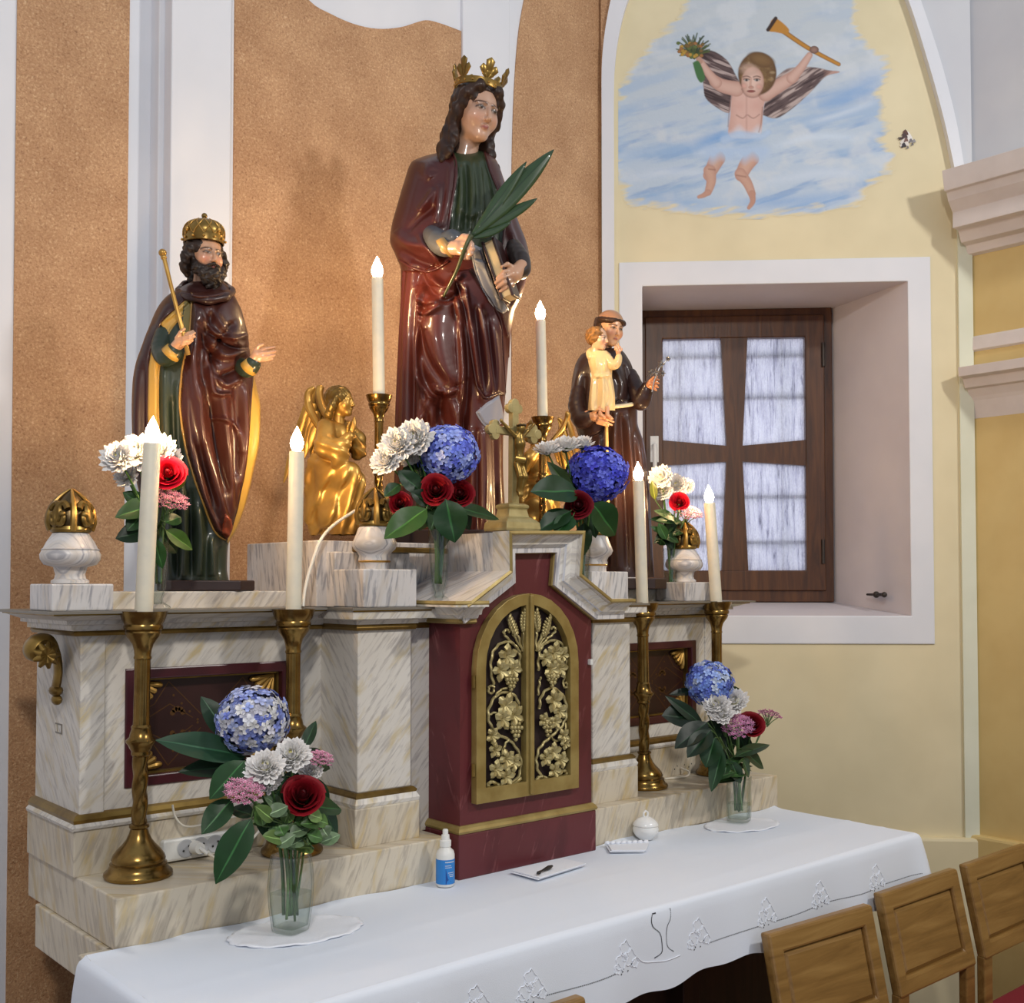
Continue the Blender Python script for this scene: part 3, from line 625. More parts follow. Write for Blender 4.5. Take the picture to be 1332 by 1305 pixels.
def door(side):
    mb = MB(); half = []; 
    sel = (lambda x: x <= DXM+1e-6) if side < 0 else (lambda x: x >= DXM-1e-6)
    def clip(poly):
        r = []
        for i in range(len(poly)):
            a, b_ = poly[i], poly[(i+1) % len(poly)]
            if sel(a[0]): r.append(a)
            if sel(a[0]) != sel(b_[0]):
                t = (DXM-a[0])/(b_[0]-a[0]); r.append((DXM, a[1]+(b_[1]-a[1])*t))
        return r
    O = clip(fo); mid = DXM+side*(.0125 if side < 0 else .0125)
    I = [(x if (x-mid)*side > 0 else mid, z) for x, z in clip(fi)]
    # equal-count ring: resample both outlines by angle from the leaf centre
    cx = (DXM+(DX0 if side < 0 else DX1))/2; cz = (DZ0+DZT)/2
    def res(poly, n=72):
        pts = []
        seg = [(poly[i], poly[(i+1) % len(poly)]) for i in range(len(poly))]
        for k in range(n):
            a_ = 2*pi*k/n; d = (cos(a_)*.4, sin(a_)); best = None
            for p, q in seg:
                ex, ez = q[0]-p[0], q[1]-p[1]; det = d[0]*(-ez)+ex*d[1]
                if abs(det) < 1e-12: continue
                t = ((p[0]-cx)*(-ez)+ex*(p[1]-cz))/det; u_ = (d[0]*(p[1]-cz)-d[1]*(p[0]-cx))/det
                if t > 0 and -1e-6 <= u_ <= 1+1e-6 and (best is None or t > best): best = t
            best = best or 0; pts.append((cx+d[0]*best, cz+d[1]*best))
        return pts
    Or, Ir = res(O), res(I)
    # corners kept sharp
    for R_, pl_ in ((Or, O), (Ir, I)):
        for c_ in pl_:
            i = min(range(72), key=lambda k: (R_[k][0]-c_[0])**2+(R_[k][1]-c_[1])**2)
            if (R_[i][0]-c_[0])**2+(R_[i][1]-c_[1])**2 < .012**2: R_[i] = c_
    mb.ring(Or, Ir, fw, YF-.020, YF-.001)
    return mb.build('tabernacle_door', 'gold_paint', tab, bevel=.002)
dL, dR = door(-1), door(1)
mb = MB(); mb.box((DXM-.004, YF-.026, DZ0+.004), (DXM+.007, YF-.012, DZT-.004)); mb.build('meeting_bar', 'gold_paint', dL, bevel=.002)
# carved vine, wheat and grapes, drawn in the photograph's crop then set in the door plane
def DV(x, y, d=0.0):
    u_, w_ = XF(600+x*.2299, 780+y*.2299, YF-.006); return Vector((u_, YF-.006-d, w_))
def stem(mb, pts, r): mb.tube([DV(x, y, .002+.002*sin(k*1.3)) for k, (x, y) in enumerate(spline(pts, 6))], r, 7)
def vine_leaf(par, cx, cy, size, rot):
    mb = MB(); c_ = DV(cx, cy, .006); k_ = size*.2299/560
    n = 40; ringv = []; 
    for i in range(n):
        a_ = 2*pi*i/n; q = a_-rot; lob = .44+.52*abs(cos(q*2.5))**.8+.05*cos(q*15)
        ringv.append(Vector((cos(a_)*lob, 0, sin(a_)*lob)))
    v = [c_+Vector((0, .002, 0))]; f = []
    for t, dep in ((.35, .004), (.7, .007), (1.0, .001)):
        for i, p in enumerate(ringv):
            rid = .003*abs(cos((2*pi*i/n-rot)*2.5)); v.append(c_+p*(k_*t)+Vector((0, -(dep+rid*t), 0)))
    f += [(0, 1+i, 1+(i+1) % n) for i in range(n)]
    for k in range(2): f += [(1+k*n+i, 1+(k+1)*n+i, 1+(k+1)*n+(i+1) % n, 1+k*n+(i+1) % n) for i in range(n)]
    mb.add(v, f, None, 0, True); mb.build('vine_leaf', 'pale_gold', par)
def grapes(par, cx, cy, w, h):
    mb = MB(); rows = [3, 4, 3, 2, 1]
    for r_, k in enumerate(rows):
        for i in range(k): mb.blob(DV(cx+(i-(k-1)/2)*w/3.4, cy+(r_-2)*h/5, .008+.003*(r_ % 2)), .0052, 8, 6)
    mb.build('grape_bunch', 'pale_gold', par)
def wheat(par, pts):
    mb = MB(); (x0, y0), (x1, y1) = pts; 
    for k in range(7):
        t = k/6; w = 13*sin(pi*min(1, .15+t*.8))
        for e in (-1, 0, 1):
            if k == 6 and e: continue
            c_ = DV(x0+(x1-x0)*t+e*w, y0+(y1-y0)*t+abs(e)*4, .005+.003*(e == 0)); a_ = atan2(y1-y0, x1-x0)
            mb.blob(c_, (.0034, .004, .0075), 7, 5, mat=Matrix.Rotation(-(a_+pi/2)+e*.35, 4, 'Y'))
    mb.build('wheat_ear', 'pale_gold', par)
mb = MB()
stem(mb, [(330, 1010), (300, 1040), (250, 1060), (200, 1045), (165, 1030), (148, 1055), (165, 1070)], .0042); stem(mb, [(250, 1055), (320, 1000), (332, 900), (300, 830), (260, 790), (200, 760), (158, 700), (150, 630), (185, 555), (240, 525), (300, 545), (322, 600)], .0036)
stem(mb, [(185, 555), (215, 515), (255, 500)], .0028); stem(mb, [(150, 510), (160, 488), (182, 498), (172, 530), (152, 525), (150, 510)], .0026); stem(mb, [(180, 480), (165, 400), (172, 310), (210, 255), (265, 240), (310, 270), (328, 330), (320, 400)], .0034)
stem(mb, [(330, 300), (290, 250), (250, 210), (236, 185), (255, 170), (268, 185)], .0028); stem(mb, [(340, 290), (322, 220), (295, 170)], .003); stem(mb, [(350, 300), (348, 200), (346, 150)], .003); stem(mb, [(345, 290), (300, 215), (285, 190)], .0025); stem(mb, [(160, 650), (190, 640), (215, 665), (200, 690)], .0025); stem(mb, [(265, 790), (240, 830), (225, 880)], .0028)
vL = mb.build('vine_stem', 'pale_gold', dL)
for a_ in ((250, 320, 75, 1.6), (215, 400, 70, .6), (285, 395, 62, 2.4), (245, 600, 80, 1.2), (225, 675, 70, .2), (290, 655, 72, 2.0), (165, 770, 52, 1.0), (178, 850, 50, .3), (245, 900, 62, 1.9), (185, 960, 60, 2.7), (285, 920, 58, .9), (245, 1000, 62, 1.4)): vine_leaf(dL, *a_)
grapes(dL, 268, 470, 62, 95); grapes(dL, 295, 745, 62, 110)
wheat(dL, ((300, 190), (262, 95))); wheat(dL, ((342, 165), (348, 62)))
mb = MB()
stem(mb, [(420, 1020), (450, 1000), (490, 1018), (540, 995), (575, 968), (592, 985), (580, 1003)], .0042); stem(mb, [(490, 1015), (440, 985), (422, 920), (435, 850), (475, 800), (520, 760), (570, 710), (592, 640), (580, 560), (530, 505), (480, 510), (445, 560), (440, 620)], .0036)
stem(mb, [(430, 540), (438, 480), (445, 440)], .0028); stem(mb, [(580, 430), (575, 490), (595, 495), (592, 470), (580, 475)], .0026); stem(mb, [(432, 400), (436, 320), (455, 265), (500, 235), (550, 240), (582, 290), (588, 360), (570, 420)], .0034)
stem(mb, [(430, 290), (470, 235), (510, 200), (530, 175), (520, 155), (505, 165)], .0028); stem(mb, [(425, 290), (445, 220), (465, 180)], .003); stem(mb, [(420, 290), (422, 200), (424, 150)], .003); stem(mb, [(428, 280), (470, 210), (490, 185)], .0025); stem(mb, [(500, 770), (530, 800), (570, 780), (590, 700)], .0028)
vR = mb.build('vine_stem', 'pale_gold', dR)
for a_ in ((520, 300, 72, 1.4), (465, 330, 55, .4), (560, 310, 55, 2.2), (500, 395, 66, 1.0), (550, 390, 60, .1), (515, 570, 76, 1.7), (545, 630, 60, .5), (455, 680, 48, 1.2), (520, 690, 50, 2.6), (565, 770, 50, .8), (575, 810, 44, 1.9), (510, 860, 62, 1.5), (465, 895, 56, .3), (555, 905, 54, 2.4), (515, 965, 56, 1.1)): vine_leaf(dR, *a_)
grapes(dR, 500, 450, 62, 90); grapes(dR, 475, 720, 62, 110)
wheat(dR, ((462, 195), (492, 95))); wheat(dR, ((425, 165), (416, 62)))
for zc in (DZ0+.075, DZ0+.27):
    for e, dd in ((DX0-.002, dL), (DX1+.002, dR)):
        mb = MB(); mb.tube([(e, YF-.012, zc-.014), (e, YF-.012, zc+.014)], .0045, 8); mb.build('door_hinge', 'old_gold', dd)
mb = MB(); mb.box((XC+.192, YF-.010, 1.452), (XC+.201, YF+.002, 1.466)); mb.build('latch', 'white_plastic', tab, bevel=.002)
# ------------------------------------------------------------------ altar table, cloth and the things on it
tb = thing('altar_table', 'marbled altar table slab on dark wooden trestle under the white cloth', 'table')
mb = MB(); mb.box((.722, 1.53, .912), (2.715, 2.0, .9985)); mb.box((XL-.012, 1.99, .912), (XRt+.03, 2.372, .9985)); mb.build('slab', 'marble_ochre', tb, bevel=.003)
mb = MB(); mb.box((.86, 1.78, .0), (2.62, 2.30, .912)); mb.build('trestle_body', 'dark_wood', tb)
for x in (.88, 1.46, 2.04, 2.55):
    mb = MB(); mb.box((x, 1.74, 0), (x+.06, 1.79, .912)); mb.build('leg', 'dark_wood', tb, bevel=.003)
mb = MB(); mb.box((.86, 1.755, .42), (2.62, 1.785, .48)); mb.build('rail', 'dark_wood', tb)
CX0, CX1, CY0, CY1 = .712, 2.725, 1.518, 1.967
def ctop(x, y):
    z = 1.0008+.0012*sin(x*5.1+y*9)*sin(y*17+1)+.0022*math.exp(-((y-1.60-.02*sin(x*3))/.008)**2)*.6+.0015*math.exp(-((y-1.735-.015*sin(x*4+1))/.006)**2)
    z += .006*max(0, (y-1.945)/.022)*(.5+.5*sin(x*21+sin(x*7)*2)) if not (XC-.22 < x < XC+.22) else 0
    return z
mb = MB(); per = []
def edge(a, b_, n): return [(a[0]+(b_[0]-a[0])*k/n, a[1]+(b_[1]-a[1])*k/n) for k in range(n)]
NXc, NYc = 150, 34
gv = []; gf = []
xs_ = np.linspace(CX0+.012, CX1-.012, NXc+1); ys_ = np.linspace(CY0+.012, CY1, NYc+1)
for i in range(NXc+1):
    for j in range(NYc+1):
        y = ys_[j]; x = xs_[i]
        if j == NYc:
            y += .004*sin(x*31)
            if XC-.215 < x < XC+.215: y = min(y, YF-.010)
        gv.append((x, y, ctop(x, y)))
for i in range(NXc):
    for j in range(NYc): a = i*(NYc+1)+j; gf.append((a, a+NYc+1, a+NYc+2, a+1))
mb.add(gv, gf, None, 0, True)
P_ = edge((CX0, CY1), (CX0, CY0+.012), 40)+[(CX0+.012-.012*cos(q), CY0+.012-.012*sin(q)) for q in np.linspace(.0, pi/2, 7)][:-1]+edge((CX0+.012, CY0), (CX1-.012, CY0), 220)+[(CX1-.012+.012*sin(q), CY0+.012-.012*cos(q)) for q in np.linspace(0, pi/2, 7)][:-1]+edge((CX1, CY0+.012), (CX1, CY1), 40)+[(CX1, CY1)]
cp = [(-.012, 1.0), (-.006, .9995), (-.001, .997), (.003, .990), (.006, .97), (.009, .945), (.011, .92), (.013, .895), (.015, .872), (.016, .848)]
v = []; n = len(P_); acc_ = 0
for k in range(n):
    a = Vector(P_[max(k-1, 0)]); b_ = Vector(P_[min(k+1, n-1)]); t = (b_-a).normalized(); nn = Vector((t.y, -t.x)); nn = -nn if (Vector(P_[k])-Vector((1.7, 1.75))).dot(nn) < 0 else nn
    x, y = P_[k]
    cd = min(math.hypot(x-CX1, y-CY0), math.hypot(x-CX0, y-CY0)); fl = .030*math.exp(-(cd/.05)**2)
    for o, z in cp:
        dp = (1.0-z)/.15; w = dp*(.004*sin(x*13+y*9)+.0025*sin(x*29+1))
        zz_ = z if z > .86 else z+.007*sin(x*14.0)+.004*sin(x*39)-.012*(y > CY0+.05)
        if o < -.01: zz_ = ctop(x, y)
        v.append((x+nn.x*(o+w+fl*dp), y+nn.y*(o+w+fl*dp), zz_))
m_ = len(cp); mb.add(v, [(k*m_+j, (k+1)*m_+j, (k+1)*m_+j+1, k*m_+j+1) for k in range(n-1) for j in range(m_-1)], None, 0, True)
cl = tag(mb.build('tablecloth', 'cloth', None, weld=True), 'long white tablecloth with cutwork border draped over the altar table', 'tablecloth')
def cy(x, z):
    "front face of the hanging cloth"
    dp = (1.0-z)/.15; o = np.interp(1-z, [0, .003, .010, .03, .055, .08, .105, .128, .152], [-.001, -.001, .003, .006, .009, .011, .013, .015, .016])
    return CY0-o-dp*(.004*sin(x*13+CY0*9)+.0025*sin(x*29+1))-.030*math.exp(-(min(abs(x-CX1), abs(x-CX0))/.05)**2)*dp
hole = MB(); lace = []
def dash(x, z, ang, L_, w):
    c, s = cos(ang), sin(ang); q = [(-L_, -w), (L_, -w), (L_, w), (-L_, w)]
    v = [(x+c*a-s*b_, cy(x+c*a-s*b_, z+s*a+c*b_)-.0008, z+s*a+c*b_) for a, b_ in q]; hole.add(v, [(0, 1, 2, 3)])
def PXZ(px, py): p = at(px, py, 1.505); return (p.x, p.z)
mot = [PXZ(691.5, 1283), PXZ(815, 1246), PXZ(910, 1217), PXZ(998, 1185), PXZ(1069, 1164), PXZ(1141, 1139)]
mot += [(mot[0][0]-.125*k, mot[0][1]) for k in (1, 2, 3)]
zb = .906
for (x, z) in mot:
    z = .925
    lm = MB()
    for (dx, dz, r) in ((0, .018, .014), (-.014, -.004, .015), (.014, -.003, .015), (-.026, -.014, .009), (.028, -.014, .009), (0, .002, .008)):
        k = 14; pts = [(x+dx+r*cos(2*pi*i/k)*(1+.22*cos(5*2*pi*i/k)), z+dz+r*sin(2*pi*i/k)*(1+.22*cos(5*2*pi*i/k))) for i in range(k+1)]
        lm.tube([(a, cy(a, b_)-.0006, b_) for a, b_ in pts], .0009, 5)
    lm.build('lace_motif', 'lace', cl)
    for dx, dz in ((.001, .031), (-.012, -.022), (-.008, -.018), (.016, -.014), (.020, -.010), (.018, -.019), (.004, -.024), (-.016, -.026)): dash(x+dx, z+dz, .8, .0016, .0012)
ms = sorted(m_[0] for m_ in mot); chx = PXZ(868, 1235)[0]
for a, b_ in zip(ms[:-1], ms[1:]):
    if a < chx < b_: continue
    x = a+.034
    while x < b_-.032:
        dash(x, zb-.002+.002*sin(x*20), .05, .0012, .0011); x += .0048
x = ms[-1]+.03
while x < 2.69: dash(x, zb, .0, .0012, .001); x += .0048
# chalice outline in cutwork, its lip running up onto the table top edge
cL = spline([(858, 1182), (852, 1196), (853, 1207), (861, 1215), (863, 1228), (862, 1240), (853, 1247)], 7); cR = spline([(877, 1178), (876, 1195), (871, 1206), (869, 1218), (870, 1232), (877, 1238)], 7)
for line_, k0 in ((cL, 1.0), (cR, .7)):
    for a, b_ in zip(line_[:-1], line_[1:]):
        p, q = PXZ(*a), PXZ(*b_); zc = min((p[1]+q[1])/2, .992); dash((p[0]+q[0])/2, zc, atan2(q[1]-p[1], q[0]-p[0]), .0012, .0011*k0)
hole.build('cutwork_holes', 'cloth_hole', cl)['kind'] = 'stuff'
lm = MB(); pts = [PXZ(*p) for p in spline([(828, 1243), (838, 1252), (853, 1252), (868, 1250), (885, 1243)], 5)]; lm.tube([(a, cy(a, b_)-.0006, b_) for a, b_ in pts], .001, 5); lm.build('lace_vine', 'lace', cl)
def doily(cx, cy_, rx, ry, lab, rot):
    mb = MB(); n = 72; rings = (0, .3, .55, .75, .88, .94, 1.0); v = []
    for r_ in rings[1:]:
        for i in range(n):
            a = 2*pi*i/n; sc = 1+(.035*abs(sin(a*12)) if r_ > .9 else 0); x = cx+(rx*r_*sc*cos(a))*cos(rot)-(ry*r_*sc*sin(a))*sin(rot); y = cy_+(rx*r_*sc*cos(a))*sin(rot)+(ry*r_*sc*sin(a))*cos(rot)
            v.append((x, y, ctop(x, min(y, 1.94))+.0025+.0012*sin(a*9)*(r_ > .8)+(.0016 if r_ == .94 else 0)))
    v.append((cx, cy_, ctop(cx, cy_)+.0025)); f = [(k*n+i, k*n+(i+1) % n, (k+1)*n+(i+1) % n, (k+1)*n+i) for k in range(len(rings)-2) for i in range(n)]+[(len(v)-1, (i+1) % n, i) for i in range(n)]
    mb.add(v, f, None, 0, True); o = mb.build('doily', 'lace', None); md = o.modifiers.new('thick', 'SOLIDIFY'); md.thickness = .0012; return tag(o, lab, 'doily')
doily(1.075, 1.855, .128, .082, 'white oval doily under the square glass vase at the near left of the table', -.15)
doily(2.447, 1.880, .115, .075, 'white oval doily under the glass vase at the far right of the table', -.15)
# spray bottle
p = atz(585, 1152, 1.0); sb = thing('spray_bottle', 'small white spray bottle with a blue label beside the tabernacle base', 'bottle', (p.x-.012, p.y+.0, 1.0025))
mb = MB(); mb.lathe([(.0, 0), (.0185, 0), (.020, .003), (.020, .066), (.018, .074), (.0115, .080), (.0105, .083)], 28); mb.build('bottle_body', 'white_plastic', sb)
mb = MB(); mb.lathe([(.0204, .006), (.0204, .058)], 28, cap=False); lb = mb.build('label', 'blue_label', sb)
mb = MB(); mb.lathe([(.011, .083), (.0125, .084), (.0125, .096), (.0095, .098), (.0085, .108), (.006, .109), (.006, .118), (.0045, .120)], 24); mb.build('spray_cap', 'white_plastic', sb)
mb = MB()
def onlab(a, z): return (.0206*sin(a-HEAD+.55), -.0206*cos(a-HEAD+.55), z)
for z0, a0, a1, w in ((.052, -.5, .6, .0022), (.045, -.5, .1, .0014), (.041, -.5, .2, .0014), (.030, -.2, .5, .0014), (.026, -.1, .5, .0014), (.022, .0, .5, .0014)):
    a = a0
    while a < a1:
        mb.add([onlab(a, z0), onlab(a+.06, z0), onlab(a+.06, z0+w), onlab(a, z0+w)], [(0, 1, 2, 3)]); a += .085
mb.build('label_print', 'white_plastic', lb)
mb = MB(); pts = [(-.45, .040), (-.2, .018), (.15, .012), (.62, .010), (.62, .006), (-.45, .006)]; mb.add([onlab(a, z) for a, z in pts], [tuple(range(6))]); mb.build('label_swoosh', 'blue_label_dark', lb)
# napkins and small things
def napkin(poly, lab, z0=1.003, layers=2):
    t = MB(); n = len(poly)
    for k in range(layers):
        z = z0+k*.0032; pp = [(x+(k*.004), y-(k*.002)) for x, y in poly]; t.prism(pp, lambda u, w, d: (u, w, d+.0012*sin(u*40)), z, z+.0026)
    return tag(t.build('napkin', 'lace', None, bevel=.0008), lab, 'napkin')
A_ = [atz(*p, 1.003) for p in ((663, 1137), (700, 1147), (760, 1128), (728, 1121))]; napkin([(a.x, min(a.y, YF-.014)) for a in A_], 'folded white napkin with a black clip on it before the tabernacle', 1.0055)
A_ = [atz(*p, 1.003) for p in ((788, 1102), (793, 1111), (838, 1110), (842, 1101))]; nk = napkin([(a.x, a.y) for a in A_], 'folded white napkin with a lace edge beside the lidded porcelain pot', 1.0055)
mb = MB()
for k in range(8):
    t = k/7; a = atz(790+50*t, 1102-1.5*t, 1.003); mb.blob((a.x, a.y, 1.013), (.009, .006, .005), 8, 5)
mb.build('lace_edge', 'lace', nk)
mb = MB(); a = atz(700, 1139, 1.01); b_ = atz(718, 1131, 1.01); a = Vector((a.x, a.y, 1.0165)); b_ = Vector((b_.x, b_.y, 1.0175)); d = b_-a
mb.tube([a, a+d*.3, a+d*.55, a+d*.8, b_], [.0035, .0025, .0045, .006, .003], 10, flat=.7); mb.blob(a-d*.05+Vector((0, -.004, 0)), (.006, .004, .003)); tag(mb.build('clip', 'black'), 'small black clip lying on the folded napkin', 'clip')
p = atz(838, 1093, 1.0); pot = thing('porcelain_pot', 'small lidded white porcelain pot on the cloth against the marble step', 'pot', (p.x, p.y-.005, 1.0035))
mb = MB(); mb.lathe([(.016, 0), (.018, .003), (.027, .010), (.0325, .020), (.033, .028), (.031, .034), (.029, .035)], 32); mb.build('pot_body', 'porcelain', pot)
mb = MB(); mb.lathe([(.0325, .0355), (.0325, .038), (.029, .044), (.020, .052), (.009, .057), (.004, .058)], 32); lid = mb.build('lid', 'porcelain', pot)
mb = MB(); mb.tube([(-.007, 0, .057), (-.008, 0, .066), (0, 0, .071), (.008, 0, .066), (.007, 0, .057)], .0028, 8); mb.build('knob', 'porcelain', lid)
# ------------------------------------------------------------------ chairs
def make_chair(label):
    t = thing('wooden_chair', label, 'chair'); Wd, Hh, lean = .368, .235, .05
    top = .905; bot = top-Hh
    def B(x, z, d): # x across, z height, d depth towards +y from the front of the back
        return (x, (z-bot)/Hh*lean-.05+d, z)
    mb = MB(); o = [(-Wd/2, bot), (Wd/2, bot), (Wd/2, top), (-Wd/2, top)]; i = [(-Wd/2+.042, bot+.04), (Wd/2-.042, bot+.04), (Wd/2-.042, top-.042), (-Wd/2+.042, top-.042)]
    mb.ring(o, i, B, 0, .026); mb.build('back_frame', 'chair_wood', t, bevel=.006)
    mb = MB(); k = .012; i2 = [(a+(k if a < 0 else -k), b_+(k if b_ < (bot+top)/2 else -k)) for a, b_ in i]
    v = [B(a, b_, .012) for a, b_ in i]+[B(a, b_, .004) for a, b_ in i2]+[B(a, b_, .024) for a, b_ in i]
    mb.add(v, [(0, 1, 5, 4), (1, 2, 6, 5), (2, 3, 7, 6), (3, 0, 4, 7), (4, 5, 6, 7), (11, 10, 9, 8), (0, 8, 9, 1), (1, 9, 10, 2), (2, 10, 11, 3), (3, 11, 8, 0)]); mb.build('back_panel', 'chair_wood', t)
    for s in (-1, 1):
        mb = MB(); mb.box((s*Wd/2-(.045 if s > 0 else 0), -.045, 0), (s*Wd/2+(.045 if s < 0 else 0), -.022, bot+.006)); mb.build('leg', 'chair_wood', t, bevel=.004)
        mb = MB(); mb.box((s*(Wd/2-.02)-.02, -.44, 0), (s*(Wd/2-.02)+.02, -.40, .46)); mb.build('leg', 'chair_wood', t, bevel=.004)
    mb = MB(); mb.box((-Wd/2+.001, -.445, .46), (Wd/2-.001, -.02, .49)); mb.build('seat', 'chair_wood', t, bevel=.004)
    mb = MB(); mb.box((-Wd/2+.005, -.44, .4905), (Wd/2-.005, .004, .522)); mb.build('seat_cushion', 'cushion', t, bevel=.012)
    return t
def put(o, px, py, y, rz, z=0):
    p = at(px, py, y); c, s = cos(rz), sin(rz); lx, ly = -.184, .0
    o.location = (p.x-lx*c+ly*s, p.y-lx*s-ly*c, p.z-.905+z); o.rotation_euler = (0, 0, rz)
labs = ['wooden panel-back chair nearest the camera, in front of the cloth corner', 'middle wooden panel-back chair of the row of three before the altar table', 'wooden panel-back chair with red seat at the right edge of the photo', 'wooden chair of which only the top corner of the back shows at the bottom edge']
c0 = make_chair(labs[0]); cs_ = [c0]+[copy_tree(c0) for _ in range(3)]
for c, l in zip(cs_, labs): c['label'] = l; c['group'] = 'wooden chairs in front of the altar'
put(cs_[0], 1000, 1211, 1.452, -.06); put(cs_[1], 1147, 1171, 1.462, .0); put(cs_[2], 1258, 1129, 1.462, .01); p = at(762, 1297, 1.455); cs_[3].location = (p.x-.184, 1.455, 0)
for c in cs_: c.location.z = 0   # all stand on the floor
# ------------------------------------------------------------------ urns with gilt flames, on marble blocks
def block(x0, x1, y0, y1, z0, z1, lab):
    mb = MB(); mb.box((x0, y0, z0), (x1, y1, z1)); return tag(mb.build('marble_block', 'marble_grey', None, bevel=.003), lab, 'block', 'marble blocks under the urns')
block(.708, .824, 2.115, 2.24, 1.599, 1.650, 'low grey-veined marble block at the left end of the altar shelf')
block(1.322, 1.462, 2.01, 2.133, 1.599, 1.682, 'grey-veined marble block under the urn left of the tabernacle hood')
block(2.02, 2.155, 2.02, 2.133, 1.599, 1.682, 'grey-veined marble block under the urn right of the tabernacle hood')
block(2.50, 2.622, 2.12, 2.233, 1.599, 1.655, 'low marble block near the window at the right end of the altar shelf')
def urn(x, y, z, prof, fr, fh, z0, lab, gold_ring=None):
    t = thing('urn', lab, 'urn', (x, y, z), 0, 'marble urns with gilt flames'); n = 8
    mb = MB(); mb.lathe(prof, 32, flute=lambda a, q: 1+.004*cos(8*a)); mb.build('urn_body', 'marble_grey', t)
    if gold_ring: mb = MB(); mb.lathe([(gold_ring[0]-.004, gold_ring[1]-.004), (gold_ring[0], gold_ring[1]-.003), (gold_ring[0]+.002, gold_ring[1]), (gold_ring[0], gold_ring[1]+.003), (gold_ring[0]-.004, gold_ring[1]+.004)], 32); mb.build('gilt_ring', 'bright_gold', t)
    def R(q): return fr*max(.06, cos(min(1, q)**1.55*pi/2)**.8)*(.88+.12*min(1, q*5))
    mb = MB(); mb.lathe([(fr*.55, z0), (fr*.84, z0+.001), (fr*.92, z0+.006), (fr*.88, z0+.012), (fr*.4, z0+.014)], 28); fl = mb.build('gilt_flame', 'old_gold', t)
    mb = MB(); mb.lathe([(R(q)*.82, z0+.006+q*fh*.97) for q in np.linspace(0, 1, 12)], 20); mb.build('flame_gap_shade', 'bronze', fl)  # added dark core; its colour stands for the shade in the openwork gaps
    for k in range(4):        # four ribs meeting at the tip, each flanked by C-scrolls
        a = k*pi/2+atan2(EYE.y-y, EYE.x-x)+.12
        mb = MB(); mb.tube([(cos(a)*R(q), sin(a)*R(q), z0+.005+q*fh) for q in np.linspace(0, 1, 11)], [.0075, .008, .008, .008, .0078, .0075, .007, .006, .005, .004, .002], 8, flat=.8); mb.build('flame_rib', 'bright_gold' if k in (0, 1) else 'old_gold', fl)
        for s in (-1, 1):
            mb = MB(); pts = []
            for q in np.linspace(0, 1, 26):
                th = 2.6-q*6.4; rad = 1-.72*q; da = .40+.26*rad*cos(th); dz = .30+.30*rad*sin(th)*(1.0 if sin(th) < 0 else 1.25)
                dz = max(.02, dz); rr_ = R(dz)*.98; an = a+s*da*1.5; pts.append((cos(an)*rr_, sin(an)*rr_, z0+.005+dz*fh))
            mb.tube(pts, [.0072-.0025*q for q in np.linspace(0, 1, 26)], 7); mb.blob(pts[-1], .0075, 8, 6); mb.build('flame_scroll', 'old_gold', fl)
    return t
pu = [(.030, 0), (.035, .001), (.035, .006), (.029, .010), (.027, .018), (.031, .032), (.048, .037), (.055, .047), (.056, .056), (.052, .064), (.0535, .066), (.050, .068), (.044, .080), (.036, .092), (.033, .097), (.028, .0975)]
urn(.764, 2.18, 1.650, pu, .042, .080, .0975, 'marble urn with gilt openwork flame at the far left end of the altar')
urn(2.565, 2.178, 1.655, pu, .042, .080, .0975, 'marble urn with gilt flame in front of the window at the right end')
pc = [(.0325, 0), (.0325, .012), (.034, .014), (.036, .022), (.034, .030), (.038, .038), (.046, .045), (.050, .055), (.046, .066), (.040, .080), (.037, .090), (.034, .094), (.030, .0945)]
urn(1.393, 2.075, 1.682, pc, .039, .082, .0945, 'marble urn with gilt flame and gilt ring left of the tabernacle', (.0345, .018))
urn(2.085, 2.078, 1.682, pc, .039, .082, .0945, 'marble urn with gilt ring half hidden by leaves right of the tabernacle', (.0345, .018))
# ------------------------------------------------------------------ candlesticks and electric candles
tall = [(.0, 0), (.062, 0), (.064, .004), (.063, .009), (.0565, .014), (.053, .022), (.053, .0255), (.0485, .028), (.050, .034), (.0475, .041), (.041, .050), (.031, .060), (.0235, .070), (.0185, .081), (.016, .090), (.0188, .093), (.0188, .097), (.0145, .100)]
shaft1 = [(.0142, .099), (.0138, .16), (.0142, .227)]
knop = [(.014, .227), (.018, .231), (.017, .237), (.021, .243), (.0235, .249), (.028, .254), (.0285, .258), (.022, .264), (.0205, .272), (.0175, .280), (.019, .284), (.016, .288)]
shaft2 = [(.0152, .288), (.0146, .35), (.0148, .412)]
pan = [(.0148, .412), (.0168, .414), (.0168, .417), (.0155, .420), (.0165, .430), (.020, .442), (.028, .453), (.0315, .458), (.034, .464), (.032, .468), (.036, .470), (.037, .475), (.035, .480), (.039, .486), (.0425, .496), (.0445, .503), (.0455, .505), (.040, .505), (.036, .498), (.0, .497)]
def candlestick(x, y, z, lab, tilt=(0, 0), k=1.0, h=None):
    t = thing('candlestick', lab, 'candlestick', (x, y, z), 0, 'brass candlesticks on the altar'); t.rotation_euler = (tilt[0], tilt[1], 0); t.scale = (k, k, k)
    mb = MB(); mb.lathe(tall, 40); mb.build('foot', 'brass', t)
    mb = MB(); tw = lambda a, q: 1+.09*cos(3*(a-q*42)); zz = np.linspace(.098, .228, 40); mb.lathe([(.0140, q) for q in zz], 30, flute=tw, cap=False); mb.build('twisted_shaft', 'brass', t)
    mb = MB(); mb.lathe(knop, 36, cap=False); mb.build('knop', 'brass', t)
    mb = MB(); mb.lathe(shaft2, 48, flute=lambda a, q: 1+.035*cos(14*a), cap=False); mb.build('fluted_shaft', 'brass', t)
    mb = MB(); mb.lathe(pan, 40, cap=False); mb.build('drip_pan', 'brass', t)
    return t
